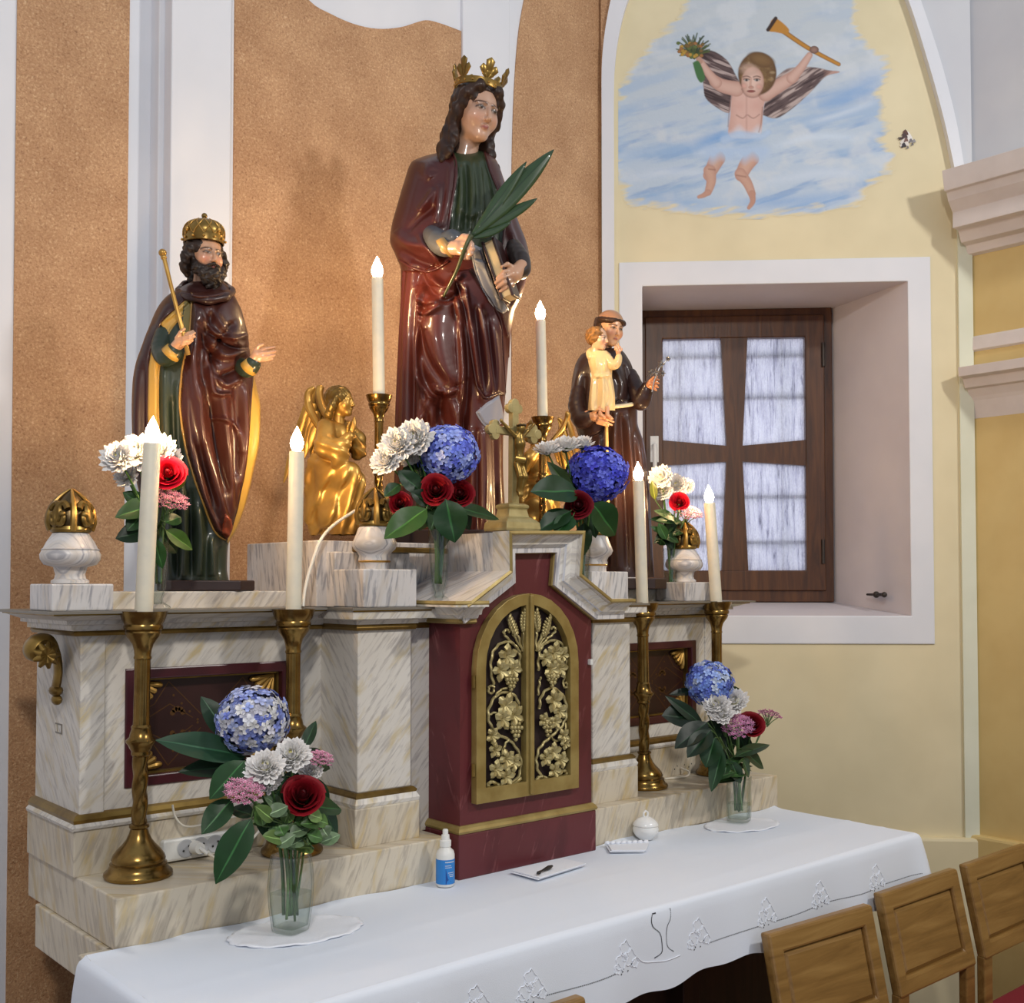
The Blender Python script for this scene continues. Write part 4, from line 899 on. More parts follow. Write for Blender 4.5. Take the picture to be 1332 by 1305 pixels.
def candle(base, lab, h, r=.017, lean=(0, 0)):
    t = thing('electric_candle', lab, 'candle', base, 0, 'ivory electric candles'); t.rotation_euler = (lean[0], lean[1], 0)
    mb = MB(); mb.lathe([(0, 0), (r, 0), (r*.99, .02), (r*.96, h-.004), (r*.9, h), (r*.6, h), (r*.55, h-.006), (0, h-.006)], 28, cap=False); mb.build('candle_tube', 'wax', t)
    mb = MB(); mb.lathe([(.008, h-.007), (.0085, h+.002), (.0125, h+.009), (.0138, h+.016), (.0125, h+.026), (.008, h+.037), (.0035, h+.046), (.0002, h+.053)], 20); mb.build('flame_bulb', 'flame_bulb', t)
    return t
# lean: rotation about the view direction so that the top moves sideways in the photograph
def lean_(deg): a = radians(deg); return (-a*sin(HEAD)*0+a*cos(pi/2-HEAD)*0+a*sin(HEAD), a*cos(HEAD)*1.0)
def stick_candle(x, y, zb_, pxb, pxt, name, sl, cl_, k=1.0, ch=.335, r=.0172, tl=0, ln=0):
    tl2 = lean_(tl); candlestick(x, y, zb_, sl, tl2, k)
    ax = Matrix.Rotation(tl2[0], 4, 'X') if False else Euler((tl2[0], tl2[1], 0)).to_matrix(); b_ = Vector((x, y, zb_))+ax @ Vector((0, 0, .4975*k))
    candle(b_, cl_, ch, r, lean_(ln))
stick_candle(.868, 2.092, ZS+.0005, 0, 0, '', 'tall brass candlestick with twisted shaft at the front left of the altar step', 'leaning ivory candle lit before the left bouquet and the king statue', tl=.6, ln=2.2, ch=.332)
stick_candle(1.185, 2.066, ZS+.0005, 0, 0, '', 'brass candlestick at the inner left of the step behind the big hydrangea', 'ivory candle lit in front of the left kneeling gilt angel', ln=.8, ch=.338, r=.0165)
stick_candle(2.292, 2.09, ZS+.0005, 0, 0, '', 'brass candlestick tucked beside the right marble pillar', 'ivory candle lit in front of the monk statue', tl=-.5, ln=-1.6, ch=.345, r=.0165)
stick_candle(2.612, 2.095, ZS+.0005, 0, 0, '', 'brass candlestick at the far right end behind the right hydrangea', 'ivory candle lit in front of the window, leaning left', ln=-3.6, ch=.30)
stick_candle(1.505, 2.225, 1.7485, 0, 0, '', 'short brass candlestick left of the crowned woman statue', 'slender ivory candle lit left of the crowned woman statue', k=.70, ch=.29, r=.0145, ln=-1.0)
stick_candle(2.040, 2.228, 1.7485, 0, 0, '', 'short brass candlestick right of the crowned woman behind the crucifix', 'slender ivory candle lit between the crowned woman and the monk', k=.70, ch=.272, r=.0145, ln=-1.2)
# ------------------------------------------------------------------ power strips and cables
def strip(x, y, z, n, tilt, L_, lab, rz=0):
    t = thing('power_strip', lab, 'power strip', (x, y, z), rz); t.rotation_euler = (tilt, 0, rz)
    mb = MB(); mb.box((0, 0, 0), (L_, .040, .044)); mb.build('strip_body', 'white_plastic', t, bevel=.005)
    for k in range(n):
        xc = .03+(L_-.06)*(k+.5)/n; mb = MB()
        prof_ = [(.0185, -.001), (.0185, .0), (.0165, .0), (.0165, -.0), (.0155, .002), (.0, .002)]
        v = []; m_ = 20
        for r_, d in ((.0180, -.0012), (.0160, -.0016), (.0150, .001), (.0, .001)):
            v += [(xc+r_*cos(2*pi*i/m_), -d*1.0-.0006 if d > 0 else d-.0004, .022+r_*sin(2*pi*i/m_)) for i in range(m_)]
        mb.add(v, [(q*m_+i, q*m_+(i+1) % m_, (q+1)*m_+(i+1) % m_, (q+1)*m_+i) for q in range(3) for i in range(m_)], None, 0, True); so_ = mb.build('socket', simple('socket_grey', (176, 178, 182), .5) if 'socket_grey' not in M else 'socket_grey', t)
        mb = MB()
        for s in (-1, 1): mb.blob((xc+s*.006, -.003, .022+s*.004), (.0022, .001, .0022), 8, 5)
        mb.build('socket_hole', 'black', so_)
    return t
strip(.94, 2.138, ZS+.004, 3, -.12, .155, 'white power strip with plugs behind the front left candlestick', 0)
strip(2.455, 2.16, ZS+.001, 3, -.05, .155, 'white power strip with free sockets at the right of the altar step', 0)
def cable(pts, lab, r=.0028): mb = MB(); mb.tube(spline(pts, 8), r, 7); return tag(mb.build('cable', 'cable'), lab, 'cable')
mb = MB(); mb.tube([(1.0, 2.127, ZS+.028), (1.0, 2.105, ZS+.030)], [.014, .011], 14); mb.tube([(1.0, 2.105, ZS+.03), (1.01, 2.09, ZS+.02)], .004, 8); tag(mb.build('plug', 'white_plastic'), 'round white plug in the left power strip', 'plug')
cable([(1.01, 2.09, ZS+.02), (1.04, 2.08, ZS+.006), (1.08, 2.085, ZS+.02), (1.13, 2.10, ZS+.05), (1.17, 2.12, ZS+.09), (1.19, 2.125, ZS+.13)], 'white cable looping from the left power strip behind the leaves')
cable([(.95, 2.125, ZS+.12), (.955, 2.12, ZS+.095), (.975, 2.12, ZS+.075), (1.02, 2.125, ZS+.072), (1.10, 2.125, ZS+.08), (1.20, 2.13, ZS+.085)], 'thin cable along the marble base above the left power strip', .0022)
cable([(2.52, 2.155, ZS+.02), (2.525, 2.13, ZS+.012), (2.50, 2.115, ZS+.004), (2.46, 2.118, ZS+.0035), (2.42, 2.13, ZS+.0035)], 'white cable curling from the right power strip on the step')
cable([(2.62, 2.14, ZS+.004), (2.58, 2.115, ZS+.0035), (2.62, 2.09, ZS+.0035), (2.70, 2.11, ZS+.0035)], 'white cable lying on the step behind the right vase')
q1 = at(394, 788, 2.08); q2 = at(405, 735, 2.12); q3 = at(420, 698, 2.14); q4 = at(450, 672, 2.17); q5 = at(488, 656, 2.2)
cable([(q1.x, q1.y, 1.601), tuple(at(397, 765, 2.10)), tuple(q2), tuple(q3), tuple(q4), tuple(q5), (1.50, 2.22, 1.76)], 'white cable rising from the left candle behind the gilt-ringed urn', .0036)
# ------------------------------------------------------------------ flowers: every stem is a thing of its own, standing in its vase
GREEN, DGREEN, LGREEN, GREY_G = (44, 92, 44), (24, 54, 26), (104, 144, 64), (92, 128, 88)
MOUTH = [None]
def rnd(a, b_): return float(RNG.uniform(a, b_))
def frame(nv):
    nv = Vector(nv).normalized(); a = nv.orthogonal().normalized(); return nv, a, nv.cross(a)
def toC(o): # unit vector from a point to the camera
    return (EYE-Vector(o)).normalized()
def hydrangea(c, r, cols, lab, base, flat=.92, leaves=(), group='hydrangeas in the vases', stemc=(70, 100, 50)):
    t = thing('hydrangea', lab, 'flower', c, 0, group); mb = MB(); N_ = 300
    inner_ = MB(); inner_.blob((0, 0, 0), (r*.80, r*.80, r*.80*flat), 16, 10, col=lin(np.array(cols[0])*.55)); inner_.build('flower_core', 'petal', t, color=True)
    for i in range(N_):
        z = 1-2*(i+.5)/N_; ph = i*2.399963; q = sqrt(1-z*z); d = Vector((q*cos(ph), q*sin(ph), z)); nv, a, b_ = frame(d+Vector((rnd(-.3, .3), rnd(-.3, .3), rnd(-.3, .3))))
        p = Vector((d.x*r, d.y*r, d.z*r*flat))*rnd(.86, 1.02); s = r*rnd(.125, .17); rot = rnd(0, 6.28); cc = np.array(cols[int(rnd(0, len(cols)-.001))], float)*rnd(.86, 1.1)
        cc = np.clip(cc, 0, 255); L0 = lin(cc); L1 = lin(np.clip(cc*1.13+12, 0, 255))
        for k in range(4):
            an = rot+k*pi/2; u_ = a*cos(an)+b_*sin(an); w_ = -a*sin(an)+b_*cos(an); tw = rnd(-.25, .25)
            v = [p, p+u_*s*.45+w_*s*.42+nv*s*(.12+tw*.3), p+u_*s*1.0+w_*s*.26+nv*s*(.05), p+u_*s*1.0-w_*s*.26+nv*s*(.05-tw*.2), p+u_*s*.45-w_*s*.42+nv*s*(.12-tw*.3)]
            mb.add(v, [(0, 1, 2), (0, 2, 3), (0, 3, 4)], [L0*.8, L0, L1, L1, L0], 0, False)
        mb.blob(p+nv*s*.1, s*.08, 5, 3, col=L1)
    fh = mb.build('floret_cluster', 'petal', t, color=True, fixn=False); fh['kind'] = 'stuff'
    stem_to(t, c, base, stemc, .0035); add_leaves(t, c, leaves); return t
def stem_to(t, c, base, col, r, bend=.02):
    c = Vector(c); b_ = Vector(base)-c; m_ = b_*.5+Vector((0, 0, -.01)); mid = Vector((b_.x*.25, b_.y*.25, b_.z*.55)); pts = [(0, 0, 0), tuple(mid), tuple(b_)]
    if MOUTH[0] is not None:
        mo = Vector(MOUTH[0])-c; sd_ = Vector((-mo.x, -mo.y, 0)); sd_ = sd_.normalized()*min(sd_.length, MOUTH[1]) if sd_.length > 1e-6 else sd_; mo = mo+sd_+Vector((rnd(-.004, .004), rnd(-.004, .004), 0))
        pts = [(0, 0, 0), (mo.x*.55, mo.y*.55, mo.z*.45), tuple(mo), tuple(b_)]
    mb = MB(); mb.tube(spline(pts, 8), r, 7, col=lin(col)); return mb.build('stem', 'leaf', t, color=True)
def add_leaves(t, c, leaves):
    "leaves: (base point, tip point, width, colour, normal or None) in world space"
    for L_ in leaves:
        b_, tp, w, col = L_[:4]; b_ = Vector(b_); tp = Vector(tp); n_ = L_[4] if len(L_) > 4 and L_[4] is not None else toC((b_+tp)/2)+Vector((0, 0, .5))
        mb = MB(); c_ = Vector(c); leaf_mesh(mb, b_-c_, tp-c_, w, n_, curl=rnd(.05, .16), col=np.array(col)*rnd(.66, .84), vein=np.clip(np.array(col)*1.12+14, 0, 200)); 
        o = mb.build('leaf', 'leaf', t, color=True, fixn=False)
def mum(c, r, face, lab, base, group='white chrysanthemums', n_rows=(22, 20, 16, 11, 6), col=(240, 238, 236), leaves=()):
    t = thing('chrysanthemum', lab, 'flower', c, 0, group); r *= 1.3; mb = MB(); nv, a, b_ = frame(face)
    for ri, n_ in enumerate(n_rows):
        tilt = .10+ri*.30; ln = r*(1.0-.10*ri); 
        for k in range(n_):
            an = 2*pi*k/n_+ri*.37+rnd(-.08, .08); u_ = a*cos(an)+b_*sin(an); w_ = -a*sin(an)+b_*cos(an); tl = tilt+rnd(-.12, .12); d = u_*cos(tl)+nv*sin(tl); up_ = nv*cos(tl)-u_*sin(tl); L_ = ln*rnd(.88, 1.08); wd = r*.15
            v = [d*L_*.08, d*L_*.5+w_*wd-up_*.0, d*L_*.86+w_*wd*.9+up_*L_*.06, d*L_+up_*L_*.12, d*L_*.86-w_*wd*.9+up_*L_*.06, d*L_*.5-w_*wd, d*L_*.5-up_*wd*.5]
            cc = lin(np.array(col)*rnd(.94, 1.0)); c0 = lin(np.array((226, 222, 176)))
            mb.add(v, [(0, 1, 6), (0, 6, 5), (1, 2, 3, 6), (6, 3, 4, 5)], [c0]+[cc]*6, 0, False)
    mb.blob(nv*r*.18, r*.2, 8, 5, col=lin((226, 220, 150)))
    o = mb.build('petals', 'petal', t, color=True, fixn=False); o['kind'] = 'stuff'; mb2 = MB(); mb2.blob(-nv*r*.10, (r*.22, r*.22, r*.2), 8, 5, col=lin((70, 100, 50))); mb2.build('calyx', 'leaf', t, color=True)
    stem_to(t, c, base, (70, 104, 50), .0022); add_leaves(t, c, leaves); return t
def rose(c, r, face, lab, base, col=(120, 10, 22), group='red roses', leaves=()):
    t = thing('rose', lab, 'flower', c, 0, group); nv, a, b_ = frame(face)
    for k in range(13):                       # overlapping cupped petals, tightest in the middle
        q = k/12; an0 = k*2.4; rad = r*(.10+.90*q**.85); span = 1.15+.25*q; hgt = r*(1.02-.62*q); mb = MB(); v = []; cs = []; nu, nw = 9, 5
        for i in range(nu):
            s = (i/(nu-1)-.5)*2; an = an0+s*span
            for j in range(nw):
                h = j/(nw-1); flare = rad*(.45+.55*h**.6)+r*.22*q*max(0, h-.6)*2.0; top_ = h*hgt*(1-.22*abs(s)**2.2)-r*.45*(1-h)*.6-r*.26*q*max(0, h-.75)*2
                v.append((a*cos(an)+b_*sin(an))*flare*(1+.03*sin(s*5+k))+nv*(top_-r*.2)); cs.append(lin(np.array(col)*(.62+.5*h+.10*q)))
        mb.add(v, [(i*nw+j, (i+1)*nw+j, (i+1)*nw+j+1, i*nw+j+1) for i in range(nu-1) for j in range(nw-1)], cs, 0, True); o = mb.build('petal', 'petal', t, color=True, fixn=False)
    mb = MB(); mb.lathe([(r*.30, -r*.3), (r*.30, 0), (r*.22, r*.30), (r*.13, r*.52), (r*.04, r*.62), (.0002, r*.60)], 12, col=lin(np.array(col)*.6), cap=False, flute=lambda q, z: 1+.12*cos(2*q+z*150)); R_ = nv.to_track_quat('Z', 'Y').to_matrix(); mb.v = [tuple(R_ @ Vector(p)) for p in mb.v]; mb.build('heart', 'petal', t, color=True, fixn=False)
    mb = MB(); mb.blob(-nv*r*.5, (r*.36, r*.36, r*.32), 10, 6, col=lin((58, 92, 44)))
    for k in range(5):
        an = k*2*pi/5; leaf_mesh(mb, -nv*r*.55, (a*cos(an)+b_*sin(an))*r*.95-nv*r*.55, r*.35, nv, .2, (62, 98, 48))
    mb.build('sepals', 'leaf', t, color=True, fixn=False); stem_to(t, c, base, (56, 88, 42), .0026); add_leaves(t, c, leaves); return t
def sedum(c, r, up_, lab, base, col=(206, 150, 172), group='pink sedum heads', leaves=()):
    t = thing('sedum', lab, 'flower', c, 0, group); mb = MB(); nv, a, b_ = frame(up_); st = MB()
    for i in range(120):
        q = sqrt((i+.5)/120); ph = i*2.4; p = (a*cos(ph)+b_*sin(ph))*r*q+nv*(r*.36*(1-q*q)+rnd(-.1, .1)*r); cc = np.clip(np.array(col)*rnd(.8, 1.18), 0, 255); s = r*.125; rot = rnd(0, 6)
        for k in range(5):
            an = rot+k*2*pi/5; u_ = a*cos(an)+b_*sin(an); w_ = -a*sin(an)+b_*cos(an)
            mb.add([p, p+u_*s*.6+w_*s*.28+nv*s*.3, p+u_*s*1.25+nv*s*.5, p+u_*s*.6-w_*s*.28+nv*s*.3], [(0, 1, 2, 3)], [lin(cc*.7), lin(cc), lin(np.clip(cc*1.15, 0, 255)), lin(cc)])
        mb.blob(p+nv*s*.2, s*.34, 5, 4, col=lin(np.clip(cc*np.array((.95, .72, .85)), 0, 255)))
    o = mb.build('floret_cluster', 'petal', t, color=True, fixn=False); o['kind'] = 'stuff'
    for k in range(9):
        an = k*2.4; q = .2+.75*(k/9); e = (a*cos(an)+b_*sin(an))*r*q+nv*r*.25*(1-q*q)
        st.tube([-nv*r*.95, -nv*r*.45+e*.4, e], .0014, 5, col=lin((120, 146, 96)))
    st.build('stalks', 'leaf', t, color=True); stem_to(t, Vector(c)-nv*r*.9, base, (96, 128, 76), .0026) if False else None
    cc_ = Vector(c); b2 = Vector(base)-cc_; stem_to(t, c, base, (104, 134, 84), .0026)
    add_leaves(t, c, leaves); return t
def sprig(base, tips, lab, group='leafy sprigs', cat='foliage'):
    "a leafy branch: tips = list of (leaf base, leaf tip, width, colour, normal)"
    t = thing('leafy_sprig', lab, cat, base, 0, group); b0 = Vector(base)
    ctr = sum((Vector(x[0]) for x in tips), Vector())/len(tips)
    mb = MB(); mb.tube(spline([(0, 0, 0), tuple((Vector(MOUTH[0])-b0) if MOUTH[0] is not None else (ctr-b0)*.5+Vector((0, 0, .01))), tuple(ctr-b0)], 6), .0024, 6, col=lin((66, 92, 44)))
    for x in tips: mb.tube([(Vector(MOUTH[0])-b0)*.6+(ctr-b0)*.4, (ctr-b0)*.5+(Vector(x[0])-b0)*.5, Vector(x[0])-b0], .0016, 5, col=lin((66, 92, 44)))
    mb.build('stem', 'leaf', t, color=True); add_leaves(t, base, tips); return t
def jar(x, y, z, prof, sq, rot, lab, name='glass_vase', wlev=None, wall=.003):
    t = thing(name, lab, 'vase', (x, y, z), rot, 'glass vases with bouquets'); n = 40
    def shp(a): 
        if not sq: return 1.0
        c_, s_ = abs(cos(a)), abs(sin(a)); return (c_**5+s_**5)**(-1/5)*.93
    outer = prof; innr = [(max(r_-wall, .001), z_) for r_, z_ in prof if z_ > prof[0][1]+.009]; innr = [(innr[0][0]*.8, prof[0][1]+.009)]+innr
    mb = MB(); mb.lathe([(0.0005, prof[0][1])]+outer+innr[::-1]+[(0.0005, innr[0][1])], n, flute=lambda a, q: shp(a), cap=False); mb.build('vase_body', 'vase_glass', t, weld=False)
    if wlev:
        w_ = [(r_-.0006, z_) for r_, z_ in innr if z_ <= wlev]; rl = np.interp(wlev, [q[1] for q in innr], [q[0] for q in innr])-.0006
        mb = MB(); mb.lathe([(.0005, w_[0][1]+.0006)]+[(a, b_+.0006) for a, b_ in w_]+[(rl, wlev), (.0005, wlev)], n, flute=lambda a, q: shp(a), cap=False); mb.build('water', 'water', t)
    return t
P3 = lambda px, py, y: tuple(at(px, py, y))
BL_BLUE = [(134, 150, 206), (118, 132, 196), (156, 168, 212), (196, 198, 208), (184, 184, 196), (104, 118, 188), (206, 206, 206)]
# --- near left bouquet in a square glass vase on the table
vx, vy = 1.062, 1.855
sqp = [(.026, 0), (.0295, .002), (.031, .01), (.036, .05), (.0375, .085), (.036, .115), (.033, .135), (.0325, .142)]
jar(vx, vy, 1.0045, sqp, True, .35, 'square glass vase of water at the near left of the tablecloth', wlev=.072)
MOUTH[:] = [(vx, vy, 1.0045+.140), .018]
B_ = lambda dx=0, dy=0, dz=.03: (vx+dx, vy+dy, 1.0045+dz)
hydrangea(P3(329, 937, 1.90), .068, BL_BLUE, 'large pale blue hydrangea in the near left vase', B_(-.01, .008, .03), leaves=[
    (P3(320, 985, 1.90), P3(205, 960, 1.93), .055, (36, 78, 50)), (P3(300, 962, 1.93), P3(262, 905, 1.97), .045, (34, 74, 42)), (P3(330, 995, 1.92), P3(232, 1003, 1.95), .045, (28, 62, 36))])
for i, (px, py, r_, lab) in enumerate(((345, 1000, .030, 'white chrysanthemum left of the bunch in the near left vase, under the hydrangea'), (380, 985, .031, 'white chrysanthemum right of the bunch in the near left vase, under the hydrangea'), (349, 1018, .022, 'lower small white chrysanthemum beside the pink sedum in the near left vase'), (405, 1005, .019, 'small white chrysanthemum above the dark red rose in the near left vase'))):
    c_ = P3(px, py, 1.80+.012*i); mum(c_, r_, toC(c_)+Vector((-.2, .1, .75)), lab, B_(.004*i-.006, -.005, .03), leaves=[])
c_ = P3(318, 1027, 1.80); sedum(c_, .034, toC(c_)*.7+Vector((0, 0, .8)), 'dusty pink sedum head at the left of the near left vase', B_(-.012, -.006, .025))
c_ = P3(416, 988, 1.83); sedum(c_, .026, toC(c_)*.5+Vector((.2, 0, .9)), 'small dusty pink sedum at the right of the near left vase', B_(.012, .006, .03))
c_ = P3(394, 1036, 1.79); rose(c_, .036, toC(c_)+Vector((.1, 0, .45)), 'dark red rose open wide in the near left vase', B_(.012, -.004, .028), (112, 6, 20), leaves=[(P3(405, 1050, 1.80), P3(446, 1052, 1.83), .042, (40, 88, 44)), (P3(415, 1040, 1.83), P3(440, 1092, 1.84), .03, (36, 78, 40))])
sprig(B_(.002, -.012, .02), [(P3(327, 1065, 1.79), P3(279, 1150, 1.80), .056, (40, 92, 44)), (P3(318, 990, 1.82), P3(272, 1040, 1.84), .050, (44, 98, 48)), (P3(302, 1040, 1.84), P3(262, 1085, 1.84), .046, (48, 98, 50)), (P3(395, 975, 1.87), P3(411, 937, 1.88), .024, (30, 70, 34)), (P3(330, 1062, 1.80), P3(300, 1050, 1.85), .03, (28, 64, 32))], 'dark green leafy branch hanging at the left of the near left vase')
tips_ = []
for k in range(34):
    an = rnd(0, 6.28); px = 380+rnd(-40, 40); py = 1080+rnd(-28, 26); y_ = 1.80+rnd(-.02, .04); tips_.append((P3(px, py, y_), P3(px+26*cos(an), py+22*sin(an)-8, y_-.008), .028, [(130, 168, 92), (138, 168, 124), (104, 146, 72), (76, 120, 56)][k % 4]))
sprig(B_(.004, -.008, .022), tips_, 'pale green fleshy sedum leaves at the mouth of the near left vase')
sprig(B_(.006, .01, .03), [(P3(372, 1010, 1.86), P3(352, 1050, 1.85), .05, (34, 70, 36)), (P3(385, 1000, 1.87), P3(372, 1060, 1.85), .05, (30, 62, 32)), (P3(400, 1010, 1.88), P3(425, 1060, 1.86), .045, (34, 72, 36)), (P3(350, 1040, 1.84), P3(345, 1090, 1.82), .045, (40, 80, 40)), (P3(360, 990, 1.9), P3(320, 1010, 1.88), .045, (28, 58, 30)), (P3(390, 980, 1.9), P3(430, 1000, 1.9), .045, (30, 60, 32)), (P3(400, 1050, 1.85), P3(390, 1110, 1.83), .04, (54, 96, 48))], 'dark green leaves filling the middle of the near left vase')
# --- far right bouquet on the table
wx, wy = 2.466, 1.905
rp = [(.022, 0), (.029, .002), (.031, .01), (.0325, .05), (.0315, .09), (.033, .118)]
jar(wx, wy, 1.0045, [(a*1.02, b_*1.02) for a, b_ in rp], True, .4, 'rounded square glass vase at the far right of the tablecloth', wlev=.05)
MOUTH[:] = [(wx, wy, 1.0045+.116), .018]
B2 = lambda dx=0, dy=0, dz=.03: (wx+dx, wy+dy, 1.0045+dz)
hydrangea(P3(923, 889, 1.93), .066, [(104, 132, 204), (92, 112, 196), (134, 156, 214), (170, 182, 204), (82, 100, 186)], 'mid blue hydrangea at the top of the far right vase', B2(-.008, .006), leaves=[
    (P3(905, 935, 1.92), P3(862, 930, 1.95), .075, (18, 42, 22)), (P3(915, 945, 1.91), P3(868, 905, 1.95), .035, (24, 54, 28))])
for i, (px, py, r_, lab) in enumerate(((932, 918, .032, 'white chrysanthemum at the left in the far right vase, below the hydrangea'), (955, 914, .034, 'white chrysanthemum at the right in the far right vase, below the hydrangea'), (940, 930, .026, 'lowest white chrysanthemum in the far right vase above the sedum'))):
    c_ = P3(px, py, 1.885-.01*i); mum(c_, r_, toC(c_)+Vector((-.2, .1, .7)), lab, B2(.004*i-.004, 0, .03))
c_ = P3(960, 945, 1.86); sedum(c_, .042, toC(c_)*.6+Vector((-.1, 0, .8)), 'dusty pink sedum below the white blooms of the far right vase', B2(.004, -.008), (190, 134, 168))
c_ = P3(1001, 931, 1.87); sedum(c_, .034, toC(c_)*.3+Vector((.35, 0, .9)), 'pink sedum leaning out at the right of the far right vase', B2(.014, .004), (190, 134, 160))
c_ = P3(978, 943, 1.885); rose(c_, .034, toC(c_)+Vector((.4, 0, .3)), 'dark red rose half hidden behind the sedum in the far right vase', B2(.01, 0), (110, 6, 20))
sprig(B2(-.006, -.008, .03), [(P3(920, 940, 1.88), P3(878, 973, 1.90), .06, (20, 46, 24)), (P3(925, 950, 1.86), P3(894, 985, 1.87), .055, (22, 50, 26)), (P3(930, 960, 1.85), P3(918, 998, 1.85), .06, (30, 70, 34)), (P3(955, 985, 1.86), P3(1003, 966, 1.88), .035, (34, 72, 38)), (P3(965, 975, 1.87), P3(995, 1000, 1.87), .040, (44, 84, 52)), (P3(940, 975, 1.85), P3(925, 1030, 1.85), .04, (36, 78, 40)), (P3(950, 990, 1.86), P3(965, 1020, 1.86), .035, (48, 90, 52)), (P3(905, 900, 1.96), P3(872, 902, 1.98), .024, (18, 40, 22))], 'very dark glossy leaves fanned at the left of the far right vase')
tips_ = [(P3(950+rnd(-16, 18), 1000+rnd(-14, 14), 1.87+rnd(-.02, .02)), P3(950+rnd(-30, 32), 1000+rnd(-20, 20), 1.87+rnd(-.02, .02)), .022, [(70, 110, 56), (52, 94, 48)][k % 2]) for k in range(14)]
sprig(B2(.002, .002, .025), tips_, 'small green leaves at the mouth of the far right vase')
sprig(B2(.0, .008, .03), [(P3(935, 935, 1.92), P3(915, 975, 1.90), .055, (24, 50, 26)), (P3(945, 940, 1.92), P3(945, 990, 1.9), .05, (26, 54, 28)), (P3(960, 950, 1.91), P3(975, 990, 1.9), .045, (30, 60, 30)), (P3(940, 900, 1.96), P3(975, 905, 1.95), .04, (28, 56, 28)), (P3(925, 985, 1.88), P3(935, 1020, 1.87), .035, (36, 76, 38))], 'dark leaves filling the middle of the far right vase')
# --- bouquets on the altar shelf in tall footed glasses
foot = [(.026, 0), (.028, .002), (.026, .006), (.012, .014), (.0105, .022), (.014, .032), (.018, .05), (.0205, .09), (.022, .125), (.023, .150), (.0245, .158)]
def shelf_vase(x, y, z, k, lab): jar(x, y, z, [(a*k, b_*k) for a, b_ in foot], False, 0, lab, wlev=.085*k, wall=.0022)
# centre left
p = (1.497, 1.945); cxp, cyp = at(571, 784, 2.0).x, 2.0
shelf_vase(cxp, cyp, 1.6085, 1.05, 'tall footed glass vase on the cornice left of the tabernacle hood'); MOUTH[:] = [(cxp, cyp, 1.6085+.160), .012]; Bc = lambda dx=0, dy=0, dz=.05: (cxp+dx, cyp+dy, 1.60+dz)
hydrangea(P3(583, 590, 1.98), .071, [(118, 138, 224), (96, 112, 208), (142, 160, 232), (160, 172, 232), (86, 98, 196)], 'bright blue hydrangea left of the crucifix', Bc(.002, .004), leaves=[(P3(575, 640, 1.97), P3(540, 660, 2.0), .05, (24, 56, 26))])
for i, (px, py, r_, lab) in enumerate(((540, 572, .040, 'uppermost white chrysanthemum beside the bright blue hydrangea'), (518, 580, .036, 'middle white chrysanthemum in the centre left vase'), (503, 600, .030, 'lowest left white chrysanthemum in the centre left vase'), (533, 594, .024, 'small white chrysanthemum tucked under the bright blue hydrangea'))):
    c_ = P3(px, py, 1.99+.012*i); mum(c_, r_, toC(c_)+Vector((-.45, .1, .55)), lab, Bc(-.006, .002*i))
for i, (px, py, r_, lab) in enumerate(((567, 638, .033, 'dark red rose under the bright blue hydrangea'), (598, 643, .030, 'second dark red rose right under the bright blue hydrangea'), (520, 655, .024, 'shadowed red rose behind the leaves left of the centre left vase'))):
    c_ = P3(px, py, 1.95+.02*i); rose(c_, r_, toC(c_)+Vector((0, 0, .25)), lab, Bc(.004*i-.004, -.003), (118, 8, 22))
sprig(Bc(0, -.004, .06), [(P3(555, 662, 1.95), P3(500, 700, 1.95), .062, (62, 104, 36)), (P3(580, 650, 1.93), P3(592, 706, 1.92), .075, (34, 82, 36)), (P3(590, 660, 1.96), P3(652, 674, 1.97), .035, (30, 72, 30)), (P3(548, 640, 1.98), P3(518, 612, 2.0), .045, (28, 64, 30)), (P3(560, 655, 1.96), P3(535, 640, 1.97), .04, (26, 58, 26)), (P3(570, 660, 1.97), P3(560, 690, 1.97), .045, (44, 88, 38)), (P3(540, 610, 2.02), P3(508, 555, 2.06), .02, (24, 56, 26)), (P3(520, 630, 2.0), P3(500, 645, 2.0), .03, (30, 66, 30))], 'broad green leaves spreading from the centre left vase')
sprig(Bc(0, .012, .06), [(P3(560, 600, 2.02), P3(520, 625, 2.02), .05, (30, 62, 30)), (P3(575, 640, 2.0), P3(545, 690, 2.0), .05, (34, 70, 34)), (P3(585, 640, 2.0), P3(612, 690, 2.0), .05, (30, 64, 30)), (P3(575, 660, 1.99), P3(575, 715, 1.99), .05, (38, 74, 36)), (P3(550, 610, 2.03), P3(560, 650, 2.0), .05, (24, 52, 24))], 'dark leaves filling the middle of the centre left vase')
# centre right
dx_, dy_ = at(757, 766, 2.03).x, 2.03
shelf_vase(dx_, dy_, 1.62, 1.03, 'tall footed glass vase right of the tabernacle hood'); MOUTH[:] = [(dx_, dy_, 1.62+.158), .012]; Bd = lambda dx=0, dy=0, dz=.05: (dx_+dx, dy_+dy, 1.62+dz)
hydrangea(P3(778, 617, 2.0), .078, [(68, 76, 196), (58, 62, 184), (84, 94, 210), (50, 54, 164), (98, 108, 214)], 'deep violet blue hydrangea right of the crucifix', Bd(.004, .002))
for i, (px, py, r_, lab) in enumerate(((712, 588, .030, 'leftmost white chrysanthemum beside the deep violet blue hydrangea'), (735, 583, .034, 'middle white chrysanthemum beside the deep violet blue hydrangea'), (757, 580, .028, 'white chrysanthemum on top of the deep violet blue hydrangea'))):
    c_ = P3(px, py, 2.03); mum(c_, r_, toC(c_)*.35+Vector((-.1, 0, 1)), lab, Bd(-.004, .003*i))
c_ = P3(752, 658, 1.96); rose(c_, .033, toC(c_)+Vector((0, 0, .2)), 'dark red rose under the deep violet blue hydrangea', Bd(0, -.003), (96, 6, 20))
